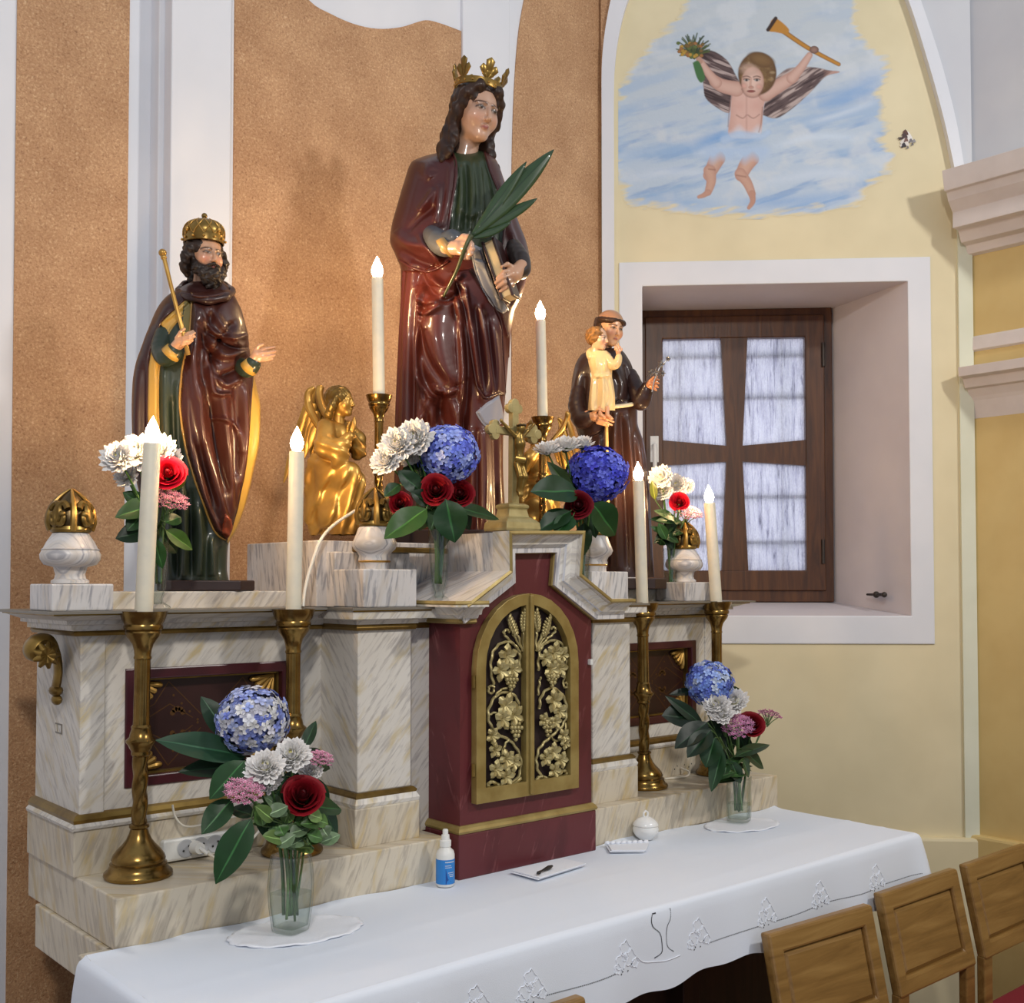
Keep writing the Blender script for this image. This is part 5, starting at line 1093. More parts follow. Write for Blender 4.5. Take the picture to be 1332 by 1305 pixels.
sprig(Bd(0, -.004, .06), [(P3(752, 640, 1.97), P3(692, 638, 1.97), .080, (32, 82, 36)), (P3(770, 655, 1.95), P3(803, 697, 1.95), .078, (34, 84, 36)), (P3(742, 665, 1.96), P3(700, 690, 1.96), .055, (24, 58, 26)), (P3(745, 672, 1.95), P3(722, 694, 1.94), .05, (32, 76, 34)), (P3(745, 640, 2.0), P3(712, 600, 2.02), .035, (50, 74, 28)), (P3(752, 680, 1.98), P3(738, 650, 1.99), .05, (20, 46, 22))], 'broad dark leaves spreading from the centre right vase')
sprig(Bd(0, .012, .06), [(P3(755, 640, 2.03), P3(735, 690, 2.02), .05, (28, 60, 28)), (P3(765, 650, 2.03), P3(775, 700, 2.02), .05, (30, 62, 30)), (P3(740, 610, 2.05), P3(720, 645, 2.03), .05, (26, 56, 26)), (P3(760, 680, 2.0), P3(757, 725, 2.0), .045, (34, 72, 34)), (P3(740, 600, 2.05), P3(760, 640, 2.02), .05, (22, 48, 22))], 'dark leaves filling the middle of the centre right vase')
# left shelf bouquet, behind the leaning candle
ex_, ey_ = at(205, 796, 2.165).x, 2.165
shelf_vase(ex_, ey_, 1.6, .92, 'footed glass vase before the king statue'); MOUTH[:] = [(ex_, ey_, 1.60+.142), .012]; Be = lambda dx=0, dy=0, dz=.05: (ex_+dx, ey_+dy, 1.60+dz)
for i, (px, py, r_, lab) in enumerate(((155, 597, .030, 'leftmost white chrysanthemum below the king statue'), (178, 590, .034, 'white chrysanthemum just left of the leaning candle'), (208, 588, .030, 'white chrysanthemum behind the flame of the leaning candle'), (165, 622, .020, 'small lower white chrysanthemum left of the leaning candle'), (222, 600, .024, 'white chrysanthemum above the bright red rose'))):
    c_ = P3(px, py, 2.15+.008*i); mum(c_, r_, toC(c_)+Vector((-.4, .1, .6)), lab, Be(-.003+.002*i, 0))
c_ = P3(219, 616, 2.13); rose(c_, .032, toC(c_)+Vector((-.1, 0, .35)), 'bright red rose below the king statue', Be(.003, -.002), (196, 10, 40))
c_ = P3(222, 652, 2.13); sedum(c_, .036, toC(c_)*.6+Vector((.2, 0, .9)), 'pink sedum under the bright red rose below the king statue', Be(.005, -.002), (212, 150, 160))
sprig(Be(0, 0, .06), [(P3(205, 655, 2.15), P3(150, 672, 2.15), .045, (56, 108, 44)), (P3(195, 690, 2.15), P3(150, 700, 2.17), .045, (26, 60, 30)), (P3(215, 690, 2.14), P3(252, 715, 2.15), .035, (72, 116, 40)), (P3(215, 680, 2.13), P3(236, 672, 2.14), .034, (40, 90, 38)), (P3(225, 640, 2.15), P3(240, 608, 2.16), .03, (134, 152, 40)), (P3(190, 660, 2.17), P3(160, 640, 2.18), .035, (40, 84, 36)), (P3(200, 700, 2.13), P3(212, 740, 2.13), .03, (52, 104, 44)), (P3(185, 670, 2.15), P3(165, 690, 2.15), .036, (46, 92, 40)), (P3(205, 690, 2.16), P3(232, 720, 2.17), .04, (28, 62, 30)), (P3(200, 655, 2.17), P3(188, 630, 2.17), .025, (90, 130, 50))], 'green leaves below the king statue behind the leaning candle')
# right shelf bouquet near the window
fx_, fy_ = at(872, 774, 2.19).x, 2.19
shelf_vase(fx_, fy_, 1.6, .98, 'footed glass vase before the window at the right of the shelf'); MOUTH[:] = [(fx_, fy_, 1.60+.150), .012]; Bf = lambda dx=0, dy=0, dz=.05: (fx_+dx, fy_+dy, 1.60+dz)
for i, (px, py, r_, lab) in enumerate(((860, 622, .032, 'topmost cream white chrysanthemum before the window'), (880, 632, .030, 'cream white chrysanthemum above the small red rose'), (862, 640, .026, 'lower cream white chrysanthemum left of the small red rose'), (893, 634, .022, 'rightmost cream white chrysanthemum near the right candle'))):
    c_ = P3(px, py, 2.18+.006*i); mum(c_, r_, toC(c_)+Vector((-.2, .1, .5)), lab, Bf(-.003+.002*i, 0))
c_ = P3(884, 653, 2.16); rose(c_, .027, toC(c_)+Vector((0, 0, .35)), 'small bright red rose before the window', Bf(.003, -.002), (178, 10, 34))
c_ = P3(895, 668, 2.16); sedum(c_, .042, toC(c_)*.6+Vector((.3, 0, .8)), 'pink sedum under the small red rose before the window', Bf(.005, -.002), (214, 152, 156))
tips_ = [(P3(872+rnd(-14, 16), 685+rnd(-22, 22), 2.17+rnd(-.02, .02)), P3(872+rnd(-26, 24), 688+rnd(-28, 30), 2.17+rnd(-.02, .02)), .030, [(34, 74, 34), (26, 60, 30), (48, 92, 44)][k % 3]) for k in range(16)]+[(P3(852, 650, 2.18), P3(848, 625, 2.18), .022, (140, 152, 50))]
sprig(Bf(0, 0, .06), tips_, 'dark green leaves of the bouquet before the window')
# ------------------------------------------------------------------ carved and painted figures
class Fig:
    """a statue's own frame: x to the viewer's right, y away from the viewer, z up; lengths are measured on the photograph (px) and divided by its scale there"""
    def __init__(s, name, lab, cat, px, py, y, z=None, group=None):
        p = at(px, py, y); 
        if z is not None: p.z = z
        s.x0, s.y0 = px, py; d = (p-EYE); s.S = FPX/(d.x*sin(HEAD)+d.y*cos(HEAD)); s.psi = atan2(p.x, p.y)
        s.root = thing(name, lab, cat, p, -s.psi, group)
        s.o = np.array(p); c, w = cos(s.psi), sin(s.psi); s.ex = np.array((c, -w, 0)); s.ey = np.array((w, c, 0))
    def PN(s, px, py, d):
        "points d px behind the figure's axis, on the line of sight through px,py -> own frame"
        px, py, d = np.broadcast_arrays(np.asarray(px, float), np.asarray(py, float), np.asarray(d, float))
        f = np.array((sin(HEAD)*cos(PITCH), cos(HEAD)*cos(PITCH), sin(PITCH))); r = np.array((cos(HEAD), -sin(HEAD), 0)); u = np.cross(r, f)
        D = f+((px-PPX)/FPX)[..., None]*r-((py-PPY)/FPX)[..., None]*u; e = np.array(EYE)
        t = ((s.o-e) @ s.ey+d/s.S)/(D @ s.ey); q = e+D*t[..., None]-s.o
        return np.stack([q @ s.ex, q @ s.ey, q[..., 2]], -1)
    def P(s, px, py, d=0.0): return tuple(float(q) for q in s.PN(px, py, d))
def seg_dist(px, py, pts):
    D = np.full(px.shape, 1e9); T = np.zeros(px.shape); n = len(pts)-1
    for i in range(n):
        ax, ay = pts[i]; bx, by = pts[i+1]; dx, dy = bx-ax, by-ay; t = np.clip(((px-ax)*dx+(py-ay)*dy)/max(dx*dx+dy*dy, 1e-9), 0, 1)
        d = np.hypot(px-ax-t*dx, py-ay-t*dy); m_ = d < D; D = np.where(m_, d, D); T = np.where(m_, (i+t)/n, T)
    return D, T
def near_pt(px, py, pts):
    BX = np.array(px); BY = np.array(py); D = np.full(px.shape, 1e9)
    for (ax, ay), (bx, by) in zip(pts[:-1], pts[1:]):
        dx, dy = bx-ax, by-ay; t = np.clip(((px-ax)*dx+(py-ay)*dy)/max(dx*dx+dy*dy, 1e-9), 0, 1); qx, qy = ax+t*dx, ay+t*dy; d = np.hypot(px-qx, py-qy); m_ = d < D; D = np.where(m_, d, D); BX = np.where(m_, qx, BX); BY = np.where(m_, qy, BY)
    return BX, BY, D
def inside(px, py, poly):
    r = np.zeros(px.shape, bool); n = len(poly); j = n-1
    for i in range(n):
        xi, yi = poly[i]; xj, yj = poly[j]; c = ((yi > py) != (yj > py)) & (px < (xj-xi)*(py-yi)/((yj-yi) if yj != yi else 1e-9)+xi); r ^= c; j = i
    return r
def drape(fig, levels, strokes, regions, nz=300, nt=240, folds=0.0, nf=9, expo=.86, mat='painted', mats=None, dshift=0.0, gain=1.3):
    "regions: [(part name, polygon or None, colour, step)] - the first is the ground; later ones lie over it"
    Lv = np.array(levels, float); pys = np.linspace(Lv[0, 0], Lv[-1, 0], nz)
    def ip(k):
        x, y = Lv[:, 0], Lv[:, k]; h = np.diff(x); dl = np.diff(y)/h; m_ = np.zeros(len(x)); m_[1:-1] = np.where(dl[:-1]*dl[1:] > 0, 2*dl[:-1]*dl[1:]/(dl[:-1]+dl[1:]+1e-12), 0); m_[0], m_[-1] = dl[0], dl[-1]
        i = np.clip(np.searchsorted(x, pys)-1, 0, len(h)-1); t = (pys-x[i])/h[i]
        return (2*t**3-3*t**2+1)*y[i]+(t**3-2*t**2+t)*h[i]*m_[i]+(-2*t**3+3*t**2)*y[i+1]+(t**3-t**2)*h[i]*m_[i+1]
    xl, xr, df, db = [ip(k)[:, None] for k in (1, 2, 3, 4)]
    th = np.linspace(0, 2*pi, nt, endpoint=False)[None, :]; c, s_ = np.cos(th), np.sin(th)
    X = (xl+xr)/2+(xr-xl)/2*np.sign(c)*np.abs(c)**expo; Y = np.where(s_ > 0, -df*np.abs(s_)**expo, db*np.abs(s_)**expo); PY = pys[:, None]+0*th
    cell = max((pys[1]-pys[0]), float((xr-xl).max())*pi/2/nt*1.0)
    nx, ny = c+0*xl, -s_+0*xl; front = np.clip(s_*2.2+.25, 0, 1)+0*xl
    disp = np.zeros_like(X)
    if folds:
        dn = ((pys-pys[0])/(pys[-1]-pys[0]))[:, None]; ph = np.sin(th*nf+np.sin(dn*5)*.7)+.6*np.sin(th*(nf*2-3)+1.7+dn*3); disp += folds*ph*np.clip(dn*1.6-.1, 0, 1)
    reg = np.zeros(X.shape, int)
    for i, (nm, poly, col, step) in enumerate(regions):
        if poly is None: continue
        poly = [tuple(p) for p in poly]; NX, NY, ND = near_pt(X, PY, poly+[poly[0]]); mv = (ND < .62*cell) & (s_+0*X > .02); X = np.where(mv, NX, X); PY = np.where(mv, NY, PY)
        ins = inside(X, PY, poly) & (s_+0*X > -.12); D, _ = seg_dist(X, PY, poly+[poly[0]]); reg[ins] = i
        disp += step*np.where(ins, np.clip(D/2.2, 0, 1), 0)*np.clip(front*1.5, 0, 1)
    for st in strokes:
        pts, amp, w = st[0], st[1], st[2]; pts = [tuple(p) for p in spline(pts, 5)] if len(pts) > 2 else pts
        D, T = seg_dist(X, PY, pts); taper = np.sin(np.clip(T, .0, 1)*pi)**.5*.75+.25; disp += gain*amp*taper*np.exp(-(D/(w*.9))**2)*front
    X2, Y2 = X+disp*nx*.45, Y+disp*(ny*.9)
    V = fig.PN(X2, PY, Y2+dshift).reshape(-1, 3)
    fm = (s_+0*X > .05).reshape(-1); fig.last = (X.reshape(-1)[fm], PY.reshape(-1)[fm], V[fm])
    idx = np.arange(nz*nt).reshape(nz, nt); a = idx[:-1]; b_ = idx[1:]; F = np.stack([a, np.roll(a, -1, 1), np.roll(b_, -1, 1), b_], -1).reshape(-1, 4)[:, ::-1]
    xc_, yc_, sc_ = X.reshape(-1)[F].mean(1), PY.reshape(-1)[F].mean(1), (s_+0*X).reshape(-1)[F].mean(1); fr = np.zeros(len(F), int); out = {}
    for i, (nm, poly, col, step) in enumerate(regions):
        if poly is not None: fr[inside(xc_, yc_, [tuple(p) for p in poly]) & (sc_ > -.12)] = i
    for i, (nm, poly, col, step) in enumerate(regions):
        f = F[fr == i]
        if not len(f): continue
        used = np.unique(f); mp = -np.ones(len(V), int); mp[used] = np.arange(len(used)); v = V[used]
        dd = disp.reshape(-1)[used]; cc = lin(col)[None, :]*(1+np.clip(dd/14, -.18, .12))[:, None]*0+lin(col)[None, :]
        m_ = (mats or {}).get(nm, mat); key = nm
        F2 = mp[f]
        out[nm if nm not in out else nm+'#%d' % i] = [(v, F2, cc, m_)]
    res = {}
    for nm, L_ in out.items():
        v = np.concatenate([q[0] for q in L_]); o = 0; ff = []
        for q in L_: ff.append(q[1]+o); o += len(q[0])
        res[nm] = np_mesh(nm.split('#')[0], v, np.concatenate(ff), L_[0][3], fig.root, np.concatenate([np.broadcast_to(q[2], q[0].shape) for q in L_]))
    return res
def rotm(yaw, pitch, roll):
    "yaw>0 turns the face to the viewer's right, pitch>0 looks down, roll>0 tips the crown to the viewer's right"
    return (Matrix.Rotation(radians(roll), 3, 'Y') @ Matrix.Rotation(radians(yaw), 3, 'Z') @ Matrix.Rotation(radians(pitch), 3, 'X'))
def hem(fig, pts, r, col, name='hem', mat='painted'):
    "a rounded carved edge that lies on the drapery just built"
    X, PY, V = fig.last; mb = MB(); out = []
    for x, y in spline(pts, 7):
        d = (X-x)**2+(PY-y)**2; k = np.argsort(d)[:4]; w = 1/(d[k]+.3); out.append((V[k]*w[:, None]).sum(0)/w.sum()+np.array((0, -r*.25/fig.S, 0)))
    out = np.array(out); out[1:-1] = (out[:-2]+out[1:-1]*2+out[2:])/4; n = len(out)
    mb.tube([tuple(p) for p in out], [r/fig.S*(.55+.45*sin(pi*min(1, (i+.5)/n*1.0))**.4) for i in range(n)], 8, col=lin(col)); return mb.build(name, mat, fig.root, color=True)
class Head:
    def __init__(s, fig, px, py, d, hpx, yaw, pitch, roll):
        s.fig, s.h = fig, hpx/fig.S; s.c = np.array(fig.P(px, py, d)); s.R = np.array(rotm(yaw, pitch, roll))
    def put(s, V): return (np.asarray(V)*s.h) @ s.R.T+s.c
    def loc(s, px, py, d): return ((np.array(s.fig.P(px, py, d))-s.c) @ s.R)/s.h
def face_sdf(X, Y, Z, fem=True, neck=True):
    D = ell(X, Y, Z, (0, .06, .14), (.355, .43, .37)); D = smin(D, ell(X, Y, Z, (0, -.10, -.10), (.275, .32, .385)), .08)
    D = smin(D, ell(X, Y, Z, (0, -.285, -.40), (.115, .10, .085)), .10)
    for s in (-1, 1):
        D = smin(D, ell(X, Y, Z, (s*.155, -.25, -.12), (.12, .12, .14)), .07)
        D = smax(D, -ell(X, Y, Z, (s*.128, -.455, .015), (.085, .085, .052)), .035)
        D = smin(D, ell(X, Y, Z, (s*.128, -.335, .012), (.068, .062, .052)), .012)
        D = smin(D, cap(X, Y, Z, (s*.06, -.40, .085), (s*.20, -.335, .075), .026, .018), .03)
        D = smin(D, ell(X, Y, Z, (s*.038, -.445, -.170), (.032, .035, .026)), .02)
    D = smin(D, cap(X, Y, Z, (0, -.390, .07), (0, -.490, -.150), .026, .040), .035)
    D = smin(D, ell(X, Y, Z, (0, -.395, -.262), (.070, .034, .018)), .022); D = smin(D, ell(X, Y, Z, (0, -.388, -.298), (.056, .036, .020)), .022)
    D = smax(D, -cap(X, Y, Z, (-.07, -.445, -.280), (.07, -.445, -.280), .010), .016)
    if neck: D = smin(D, cap(X, Y, Z, (0, .06, -.30), (0, .10, -1.0), .175, .215), .07)
    for s in (-1, 1): D = smin(D, ell(X, Y, Z, (s*.335, .05, -.03), (.035, .07, .10)), .02)
    return D
def face_col(V, flesh, brow=(50, 30, 20), lip=(150, 60, 55), blush=(190, 110, 90)):
    x, y, z = V[:, 0], V[:, 1], V[:, 2]; C = np.tile(lin(flesh), (len(V), 1)); fr = y < -.05
    def put(m_, c): C[m_] = C[m_]*(1-m_[m_][:, None])+lin(c)*1.0 if False else lin(c)
    def blend(w, c): nonlocal C; w = np.clip(w, 0, 1)[:, None]; C = C*(1-w)+lin(c)*w
    for s in (-1, 1):
        blend(.55*np.exp(-(((x-s*.17)/.10)**2+((z+.14)/.10)**2))*fr, blush)
        d = np.hypot((x-s*.128)/.062, (z-.008)/.030); blend(.9*np.exp(-(((x-s*.128)/.10)**2+((z-.02)/.07)**2)*1.1)*fr, np.array(flesh)*.62); d = np.hypot((x-s*.128)/.056, (z-.006)/.020); blend(np.clip((1.1-d)*5, 0, 1)*fr, (140, 122, 106)); blend(np.clip((.030-np.hypot(x-s*.128-.004, (z-.008)*1.1))*110, 0, 1)*fr, (44, 30, 24))  # flesh darkened around each eye: socket shade put into the colour
        t = (x-s*.128)/.075; lz = .028-.026*t*t; blend(np.clip(1-np.abs(z-lz)/.017, 0, 1)*(np.abs(t) < 1.05)*fr*1.5, (40, 26, 20)); blend(.5*np.clip(1-np.abs(z+.018+.016*(1-t*t)-.012)/.008, 0, 1)*(np.abs(t) < .9)*fr, (70, 46, 36))
        t = (x-s*.135)/.105; bz = .098-.030*t*t; blend(np.clip(1.3-np.abs(z-bz)/.018, 0, 1)*(np.abs(t) < 1)*fr, brow)
    blend(np.clip(1.2-np.hypot(x/.080, (z+.280)/.036), 0, 1)*1.5*fr, lip); blend(.8*np.clip(1-np.abs(z+.280)/.008, 0, 1)*(np.abs(x) < .07)*fr, (90, 40, 36))
    return C
def sdf_part(name, fn, lo, hi, h, place, mat, parent, colf):
    V, F = surface_net(fn, lo, hi, h); c = colf(V) if callable(colf) else np.tile(lin(colf), (len(V), 1))
    return V, F, c, np_mesh(name, place(V), F, mat, parent, c) if name else None
def strand(V, col, k=34, amp=.28, axis=2):
    q = .5+.5*np.sin(k*(V[:, 0]*1.0+V[:, 1]*.8)+6*np.sin(V[:, axis]*7)); return lin(col)[None, :]*(1-amp+2*amp*q)[:, None]
def hand_parts(fig, wrist, palm, fingers, r=3.0, pr=6.0, wr=5.5, flat=.75):
    "list of (points, radii) chains in px for a hand: wrist -> palm, then five fingers"
    ch = [([fig.P(*wrist), fig.P(*palm)], [wr/fig.S, pr/fig.S])]
    for f in fingers:
        n = len(f); ch.append(([fig.P(*p) for p in f], [(r*(1.12-.42*i/(n-1)))/fig.S for i in range(n)]))
    return ch
def chains_mesh(ch, h, k):
    pts = np.array([p for c, _ in ch for p in c]); rr = max(max(r) for _, r in ch); lo, hi = pts.min(0)-rr*1.3, pts.max(0)+rr*1.3
    def fn(X, Y, Z):
        D = None
        for c, r in ch:
            q = chain(X, Y, Z, c, r, k); D = q if D is None else smin(D, q, k)
        return D
    return surface_net(fn, lo, hi, h)
def merge(parts):
    V = []; F = []; C = []; o = 0
    for v, f, c in parts: V.append(v); F.append(f+o); C.append(c); o += len(v)
    return np.concatenate(V), np.concatenate(F), np.concatenate(C)
def bridge(V, F, C, na, pts, rs):
    "join the island of the first na verts to the rest by a hidden limb through pts"
    V = list(map(tuple, V)); C = list(map(tuple, C)); F = [tuple(f) for f in F]; A_ = [i for i, f in enumerate(F) if max(f) < na]; B_ = [i for i, f in enumerate(F) if min(f) >= na]
    cen = lambda i: np.mean([V[k] for k in F[i]], 0)
    fa = min(A_, key=lambda i: np.sum((cen(i)-np.array(pts[0]))**2)); fb = min(B_, key=lambda i: np.sum((cen(i)-np.array(pts[-1]))**2)); qa, qb = F[fa], F[fb]; prev = list(qa)
    ref = [np.array(V[k])-cen(fa) for k in qa]
    for p, r in zip(pts[1:-1], rs):
        new = []
        for d in ref: V.append(tuple(np.array(p)+d/max(np.linalg.norm(d), 1e-9)*r)); C.append(C[qa[0]]); new.append(len(V)-1)
        F += [(prev[k], prev[(k+1) % 4], new[(k+1) % 4], new[k]) for k in range(4)]; prev = new
    tgt = list(qb)[::-1]; best = min(range(4), key=lambda o: sum(np.sum((np.array(V[prev[k]])-np.array(V[tgt[(k+o) % 4]]))**2) for k in range(4))); tgt = tgt[best:]+tgt[:best]
    F += [(prev[k], prev[(k+1) % 4], tgt[(k+1) % 4], tgt[k]) for k in range(4)]
    F = [f for i, f in enumerate(F) if i not in (fa, fb)]; return np.array(V), np.array(F), np.array(C)
def one_body(fig, H, parts, arms):
    "head and hands as one mesh; arms: for each hand (elbow, wrist) in px"
    V, F, C = parts[0]; base = H.put(np.array([[0, .1, -.97]]))[0]; tors = H.put(np.array([[0, .2, -1.35]]))[0]
    for (v, f, c), (el, wr) in zip(parts[1:], arms):
        n = len(V); V, F, C = merge([(V, F, C), (v, f, c)]); e_, w_ = np.array(fig.P(*el)), np.array(fig.P(*wr)); sh = tors*.6+e_*.4
        V, F, C = bridge(V, F, C, n, [base, tors, sh, e_, w_], [5/fig.S, 5/fig.S, 4/fig.S])
    return np_mesh('body', V, F, 'flesh_paint', fig.root, C)
def flesh_of(V, col): return np.tile(lin(col), (len(V), 1))
def slab(fig, px0, px1, py0, py1, d0, d1, name='base', mat='dark_base', ch=.25):
    a, b_ = fig.P(px0, py1)[0], fig.P(px1, py1)[0]; y0, y1 = d0/fig.S, d1/fig.S; z0, z1 = 0, (fig.y0-py0)/fig.S; cx = (b_-a)*ch*.6; cy_ = (y1-y0)*ch
    mb = MB(); mb.prism([(a+cx, y0), (b_-cx, y0), (b_, y0+cy_), (b_, y1-cy_), (b_-cx, y1), (a+cx, y1), (a, y1-cy_), (a, y0+cy_)], lambda u, w, d: (u, w, d), z0, z1); return mb.build(name, mat, fig.root, bevel=.003)
def crown_ring(H, r, z, th, hgt, n_pts, ptfn, name, mat, flare=0.0, tilt=0):
    "metal ring in head space with upright ornaments"
    mb = MB(); n = 48; v = []
    for q, zz in ((1.0, z), (1.03, z+.01), (1.02, z+th*.5), (1.04, z+th), (.98, z+th), (.97, z)):
        for i in range(n): a = 2*pi*i/n; v.append((r*q*cos(a)*.86, r*q*sin(a)+.05, zz))
    mb.add(v, [(k*n+i, k*n+(i+1) % n, ((k+1) % 6)*n+(i+1) % n, ((k+1) % 6)*n+i) for k in range(6) for i in range(n)], None, 0, True)
    mb.v = [tuple(p) for p in H.put(np.array(mb.v))]; ring = mb.build(name, mat, H.fig.root); return ring

# ================= the king
K_ = Fig('king_statue', 'painted statue of a bearded king with golden crown and sceptre on the left shelf', 'statue', 265, 770.5, 2.335, 1.6345)
slab(K_, 205, 330, 757, 772, -48, 44)
lev = [(366, 250, 290, 16, 16), (374, 234, 299, 26, 24), (386, 216, 306, 34, 28), (402, 204, 313, 40, 32), (425, 194, 320, 44, 34), (450, 185, 323, 48, 36), (475, 176, 326, 50, 36), (500, 172, 333, 50, 36), (530, 171, 338, 48, 36), (570, 172, 338, 46, 36), (610, 175, 331, 45, 36), (650, 184, 322, 44, 36), (690, 194, 308, 42, 36), (712, 204, 297, 42, 34), (740, 207, 296, 42, 34), (758, 205, 299, 42, 34)]
tunic = [(206, 425), (226, 410), (242, 395), (252, 384), (256, 420), (246, 470), (240, 510), (246, 580), (262, 640), (282, 690), (297, 704), (312, 704), (312, 762), (190, 762), (190, 690), (204, 640), (205, 560), (202, 480)]
mantle = [(250, 381), (300, 376), (314, 402), (324, 440), (329, 490), (324, 550), (319, 600), (309, 660), (295, 703), (279, 690), (259, 640), (243, 590), (234, 530), (237, 480), (246, 440)]
lin_r = [(329, 480), (350, 470), (350, 530), (344, 580), (330, 640), (300, 712), (296, 704), (309, 660), (319, 600), (324, 550)]
lin_l = [(240, 390), (228, 402), (212, 420), (199, 448), (193, 480), (192, 540), (197, 600), (204, 640), (209, 600), (206, 540), (206, 482), (211, 452), (222, 428), (236, 412)]
vest = [(240, 392), (251, 384), (250, 420), (243, 436), (236, 428)]
st = [([(258, 400), (252, 460), (256, 520), (262, 580)], 5, 6), ([(285, 390), (268, 430), (262, 480), (275, 540), (288, 600)], -4, 5), ([(303, 420), (285, 445), (270, 480)], -5, 5), ([(275, 400), (292, 430), (312, 452)], 5, 5), ([(275, 440), (290, 462), (318, 455)], 6, 6), ([(272, 455), (284, 488), (316, 475)], -5, 4), ([(276, 470), (290, 500), (312, 492)], 5, 5),
      ([(262, 500), (264, 560), (276, 620), (290, 680)], 6, 5), ([(275, 520), (280, 580), (294, 640)], -5, 5), ([(288, 510), (294, 560), (300, 630), (298, 680)], 6, 6), ([(305, 500), (309, 560), (306, 620)], -5, 5), ([(316, 500), (318, 560), (312, 630)], 5, 4), ([(244, 520), (250, 580), (268, 650), (288, 698)], 3, 3), ([(300, 548), (310, 562), (312, 590)], 4, 3), ([(276, 545), (288, 545), (300, 552)], 4, 3),
      ([(214, 480), (216, 560), (222, 640), (220, 740)], 5, 6), ([(230, 500), (233, 600), (240, 680), (238, 750)], 5, 5), ([(224, 520), (226, 640), (229, 750)], -5, 4), ([(258, 660), (262, 700), (260, 750)], 6, 6), ([(248, 640), (250, 750)], -5, 4), ([(275, 700), (276, 750)], 5, 5), ([(288, 710), (287, 752)], -4, 4),
      ([(180, 480), (178, 560), (184, 640)], 4, 5), ([(188, 470), (186, 560), (192, 640)], -4, 4), ([(236, 378), (262, 386), (298, 380)], 7, 4), ([(240, 386), (268, 394), (298, 388)], -4, 3), ([(338, 490), (338, 540), (330, 600)], 4, 3), ([(222, 392), (206, 425)], 5, 9), ([(196, 430), (182, 480)], 4, 8)]
st += [([(262, 400), (275, 430), (300, 440), (320, 436)], 4, 3), ([(258, 420), (268, 452), (285, 470)], -4, 3), ([(268, 430), (300, 452), (324, 452)], -4, 3), ([(272, 470), (278, 510), (300, 512)], 4, 3), ([(256, 520), (262, 590), (282, 660)], -4, 3), ([(270, 560), (282, 625), (296, 690)], 4, 3), ([(300, 520), (303, 580), (303, 660)], -4, 3)]
e_ = [(250, 381), (246, 440), (237, 480), (234, 530), (243, 590), (259, 640), (279, 690), (295, 703)]
drape(K_, lev, st, [('cloak', None, (48, 21, 18), 0), ('tunic', tunic, (40, 50, 38), -4), ('cloak_lining', lin_l, (178, 142, 66), 3), ('cloak_lining', lin_r, (178, 142, 66), -2), ('collar_panel', vest, (120, 106, 52), 0), ('mantle', mantle, (58, 25, 19), 5), ('mantle_tip', [(289, 668), (297, 676), (302, 690), (295, 702), (287, 694)], (128, 58, 34), 7)], folds=1.2, gain=1.9)
mb = MB(); cpts = [(233, 379, -6), (243, 386, -32), (268, 391, -44), (292, 387, -34), (301, 379, -8), (290, 371, 14), (262, 368, 22), (240, 371, 12)]; cpts = spline(cpts+cpts[:1], 6); mb.tube([K_.P(*p) for p in cpts], [(5.2+.8*sin(k*1.1))/K_.S for k in range(len(cpts))], 10, col=lin((46, 21, 18)), cap=False); mb.build('collar', 'painted', K_.root, color=True)
hem(K_, e_, 1.6, (164, 124, 58), 'gilt_hem'); hem(K_, [(295, 703), (309, 660), (319, 600), (324, 550), (329, 490)], 1.5, (52, 23, 18)); hem(K_, [(239, 391), (226, 403), (211, 420), (198, 448), (192, 480), (191, 540), (196, 600), (203, 638)], 1.6, (54, 24, 20)); hem(K_, [(238, 410), (222, 428), (211, 452), (206, 482), (206, 540), (209, 600)], 1.0, (170, 132, 62), 'gilt_hem')
# sleeves
def sleeve(fig, pts, rs, col, name='sleeve', mat='painted', h=None, cuff=None):
    ch = [([fig.P(*p) for p in spline(pts, 3)], np.interp(np.linspace(0, 1, (len(pts)-1)*3+1), np.linspace(0, 1, len(rs)), rs)/fig.S)]
    V, F = chains_mesh(ch, h or 1.5/fig.S, 1/fig.S); o = np_mesh(name, V, F, mat, fig.root, flesh_of(V, col))
    if cuff:
        mb = MB(); mb.tube([fig.P(*p) for p in cuff[0]], [q/fig.S for q in cuff[1]], 14, col=lin(cuff[2])); mb.build('cuff', mat, o, color=True)
    return o
sleeve(K_, [(214, 432, -26), (209, 452, -38), (215, 464, -50), (226, 458, -62)], [11, 12, 12.5, 11], (36, 48, 38), cuff=([(221, 462, -60), (227, 455, -64)], [12.5, 11], (178, 142, 66)))
sleeve(K_, [(312, 474, -30), (318, 479, -40), (323, 480, -46), (329, 474, -52)], [9, 11, 11, 10], (36, 48, 38), cuff=([(323, 480, -47), (329, 473, -53)], [12, 10], (178, 142, 66)))
H = Head(K_, 266, 334, -8, 62, 27, 2, 0); FL = (196, 150, 118)
V, F = surface_net(lambda x, y, z: face_sdf(x, y, z), (-.45, -.62, -1.0), (.45, .55, .6), .022); parts = [(H.put(V), F, face_col(V, FL, (44, 30, 22), (150, 78, 66)))]
hp_ = hand_parts(K_, (224, 456, -62), (236, 444, -72), [[(238, 437, -78), (245, 434, -82), (251, 431, -80)], [(239, 440, -80), (247, 437, -84), (253, 433, -82)], [(239, 444, -80), (247, 441, -84), (253, 438, -81)], [(238, 448, -78), (245, 446, -81), (250, 443, -79)], [(230, 440, -74), (235, 432, -80), (240, 428, -84)]], 2.5, 7.5, 6.5)
V, F = chains_mesh(hp_, 1.0/K_.S, 1.2/K_.S); parts.append((V, F, flesh_of(V, FL)))
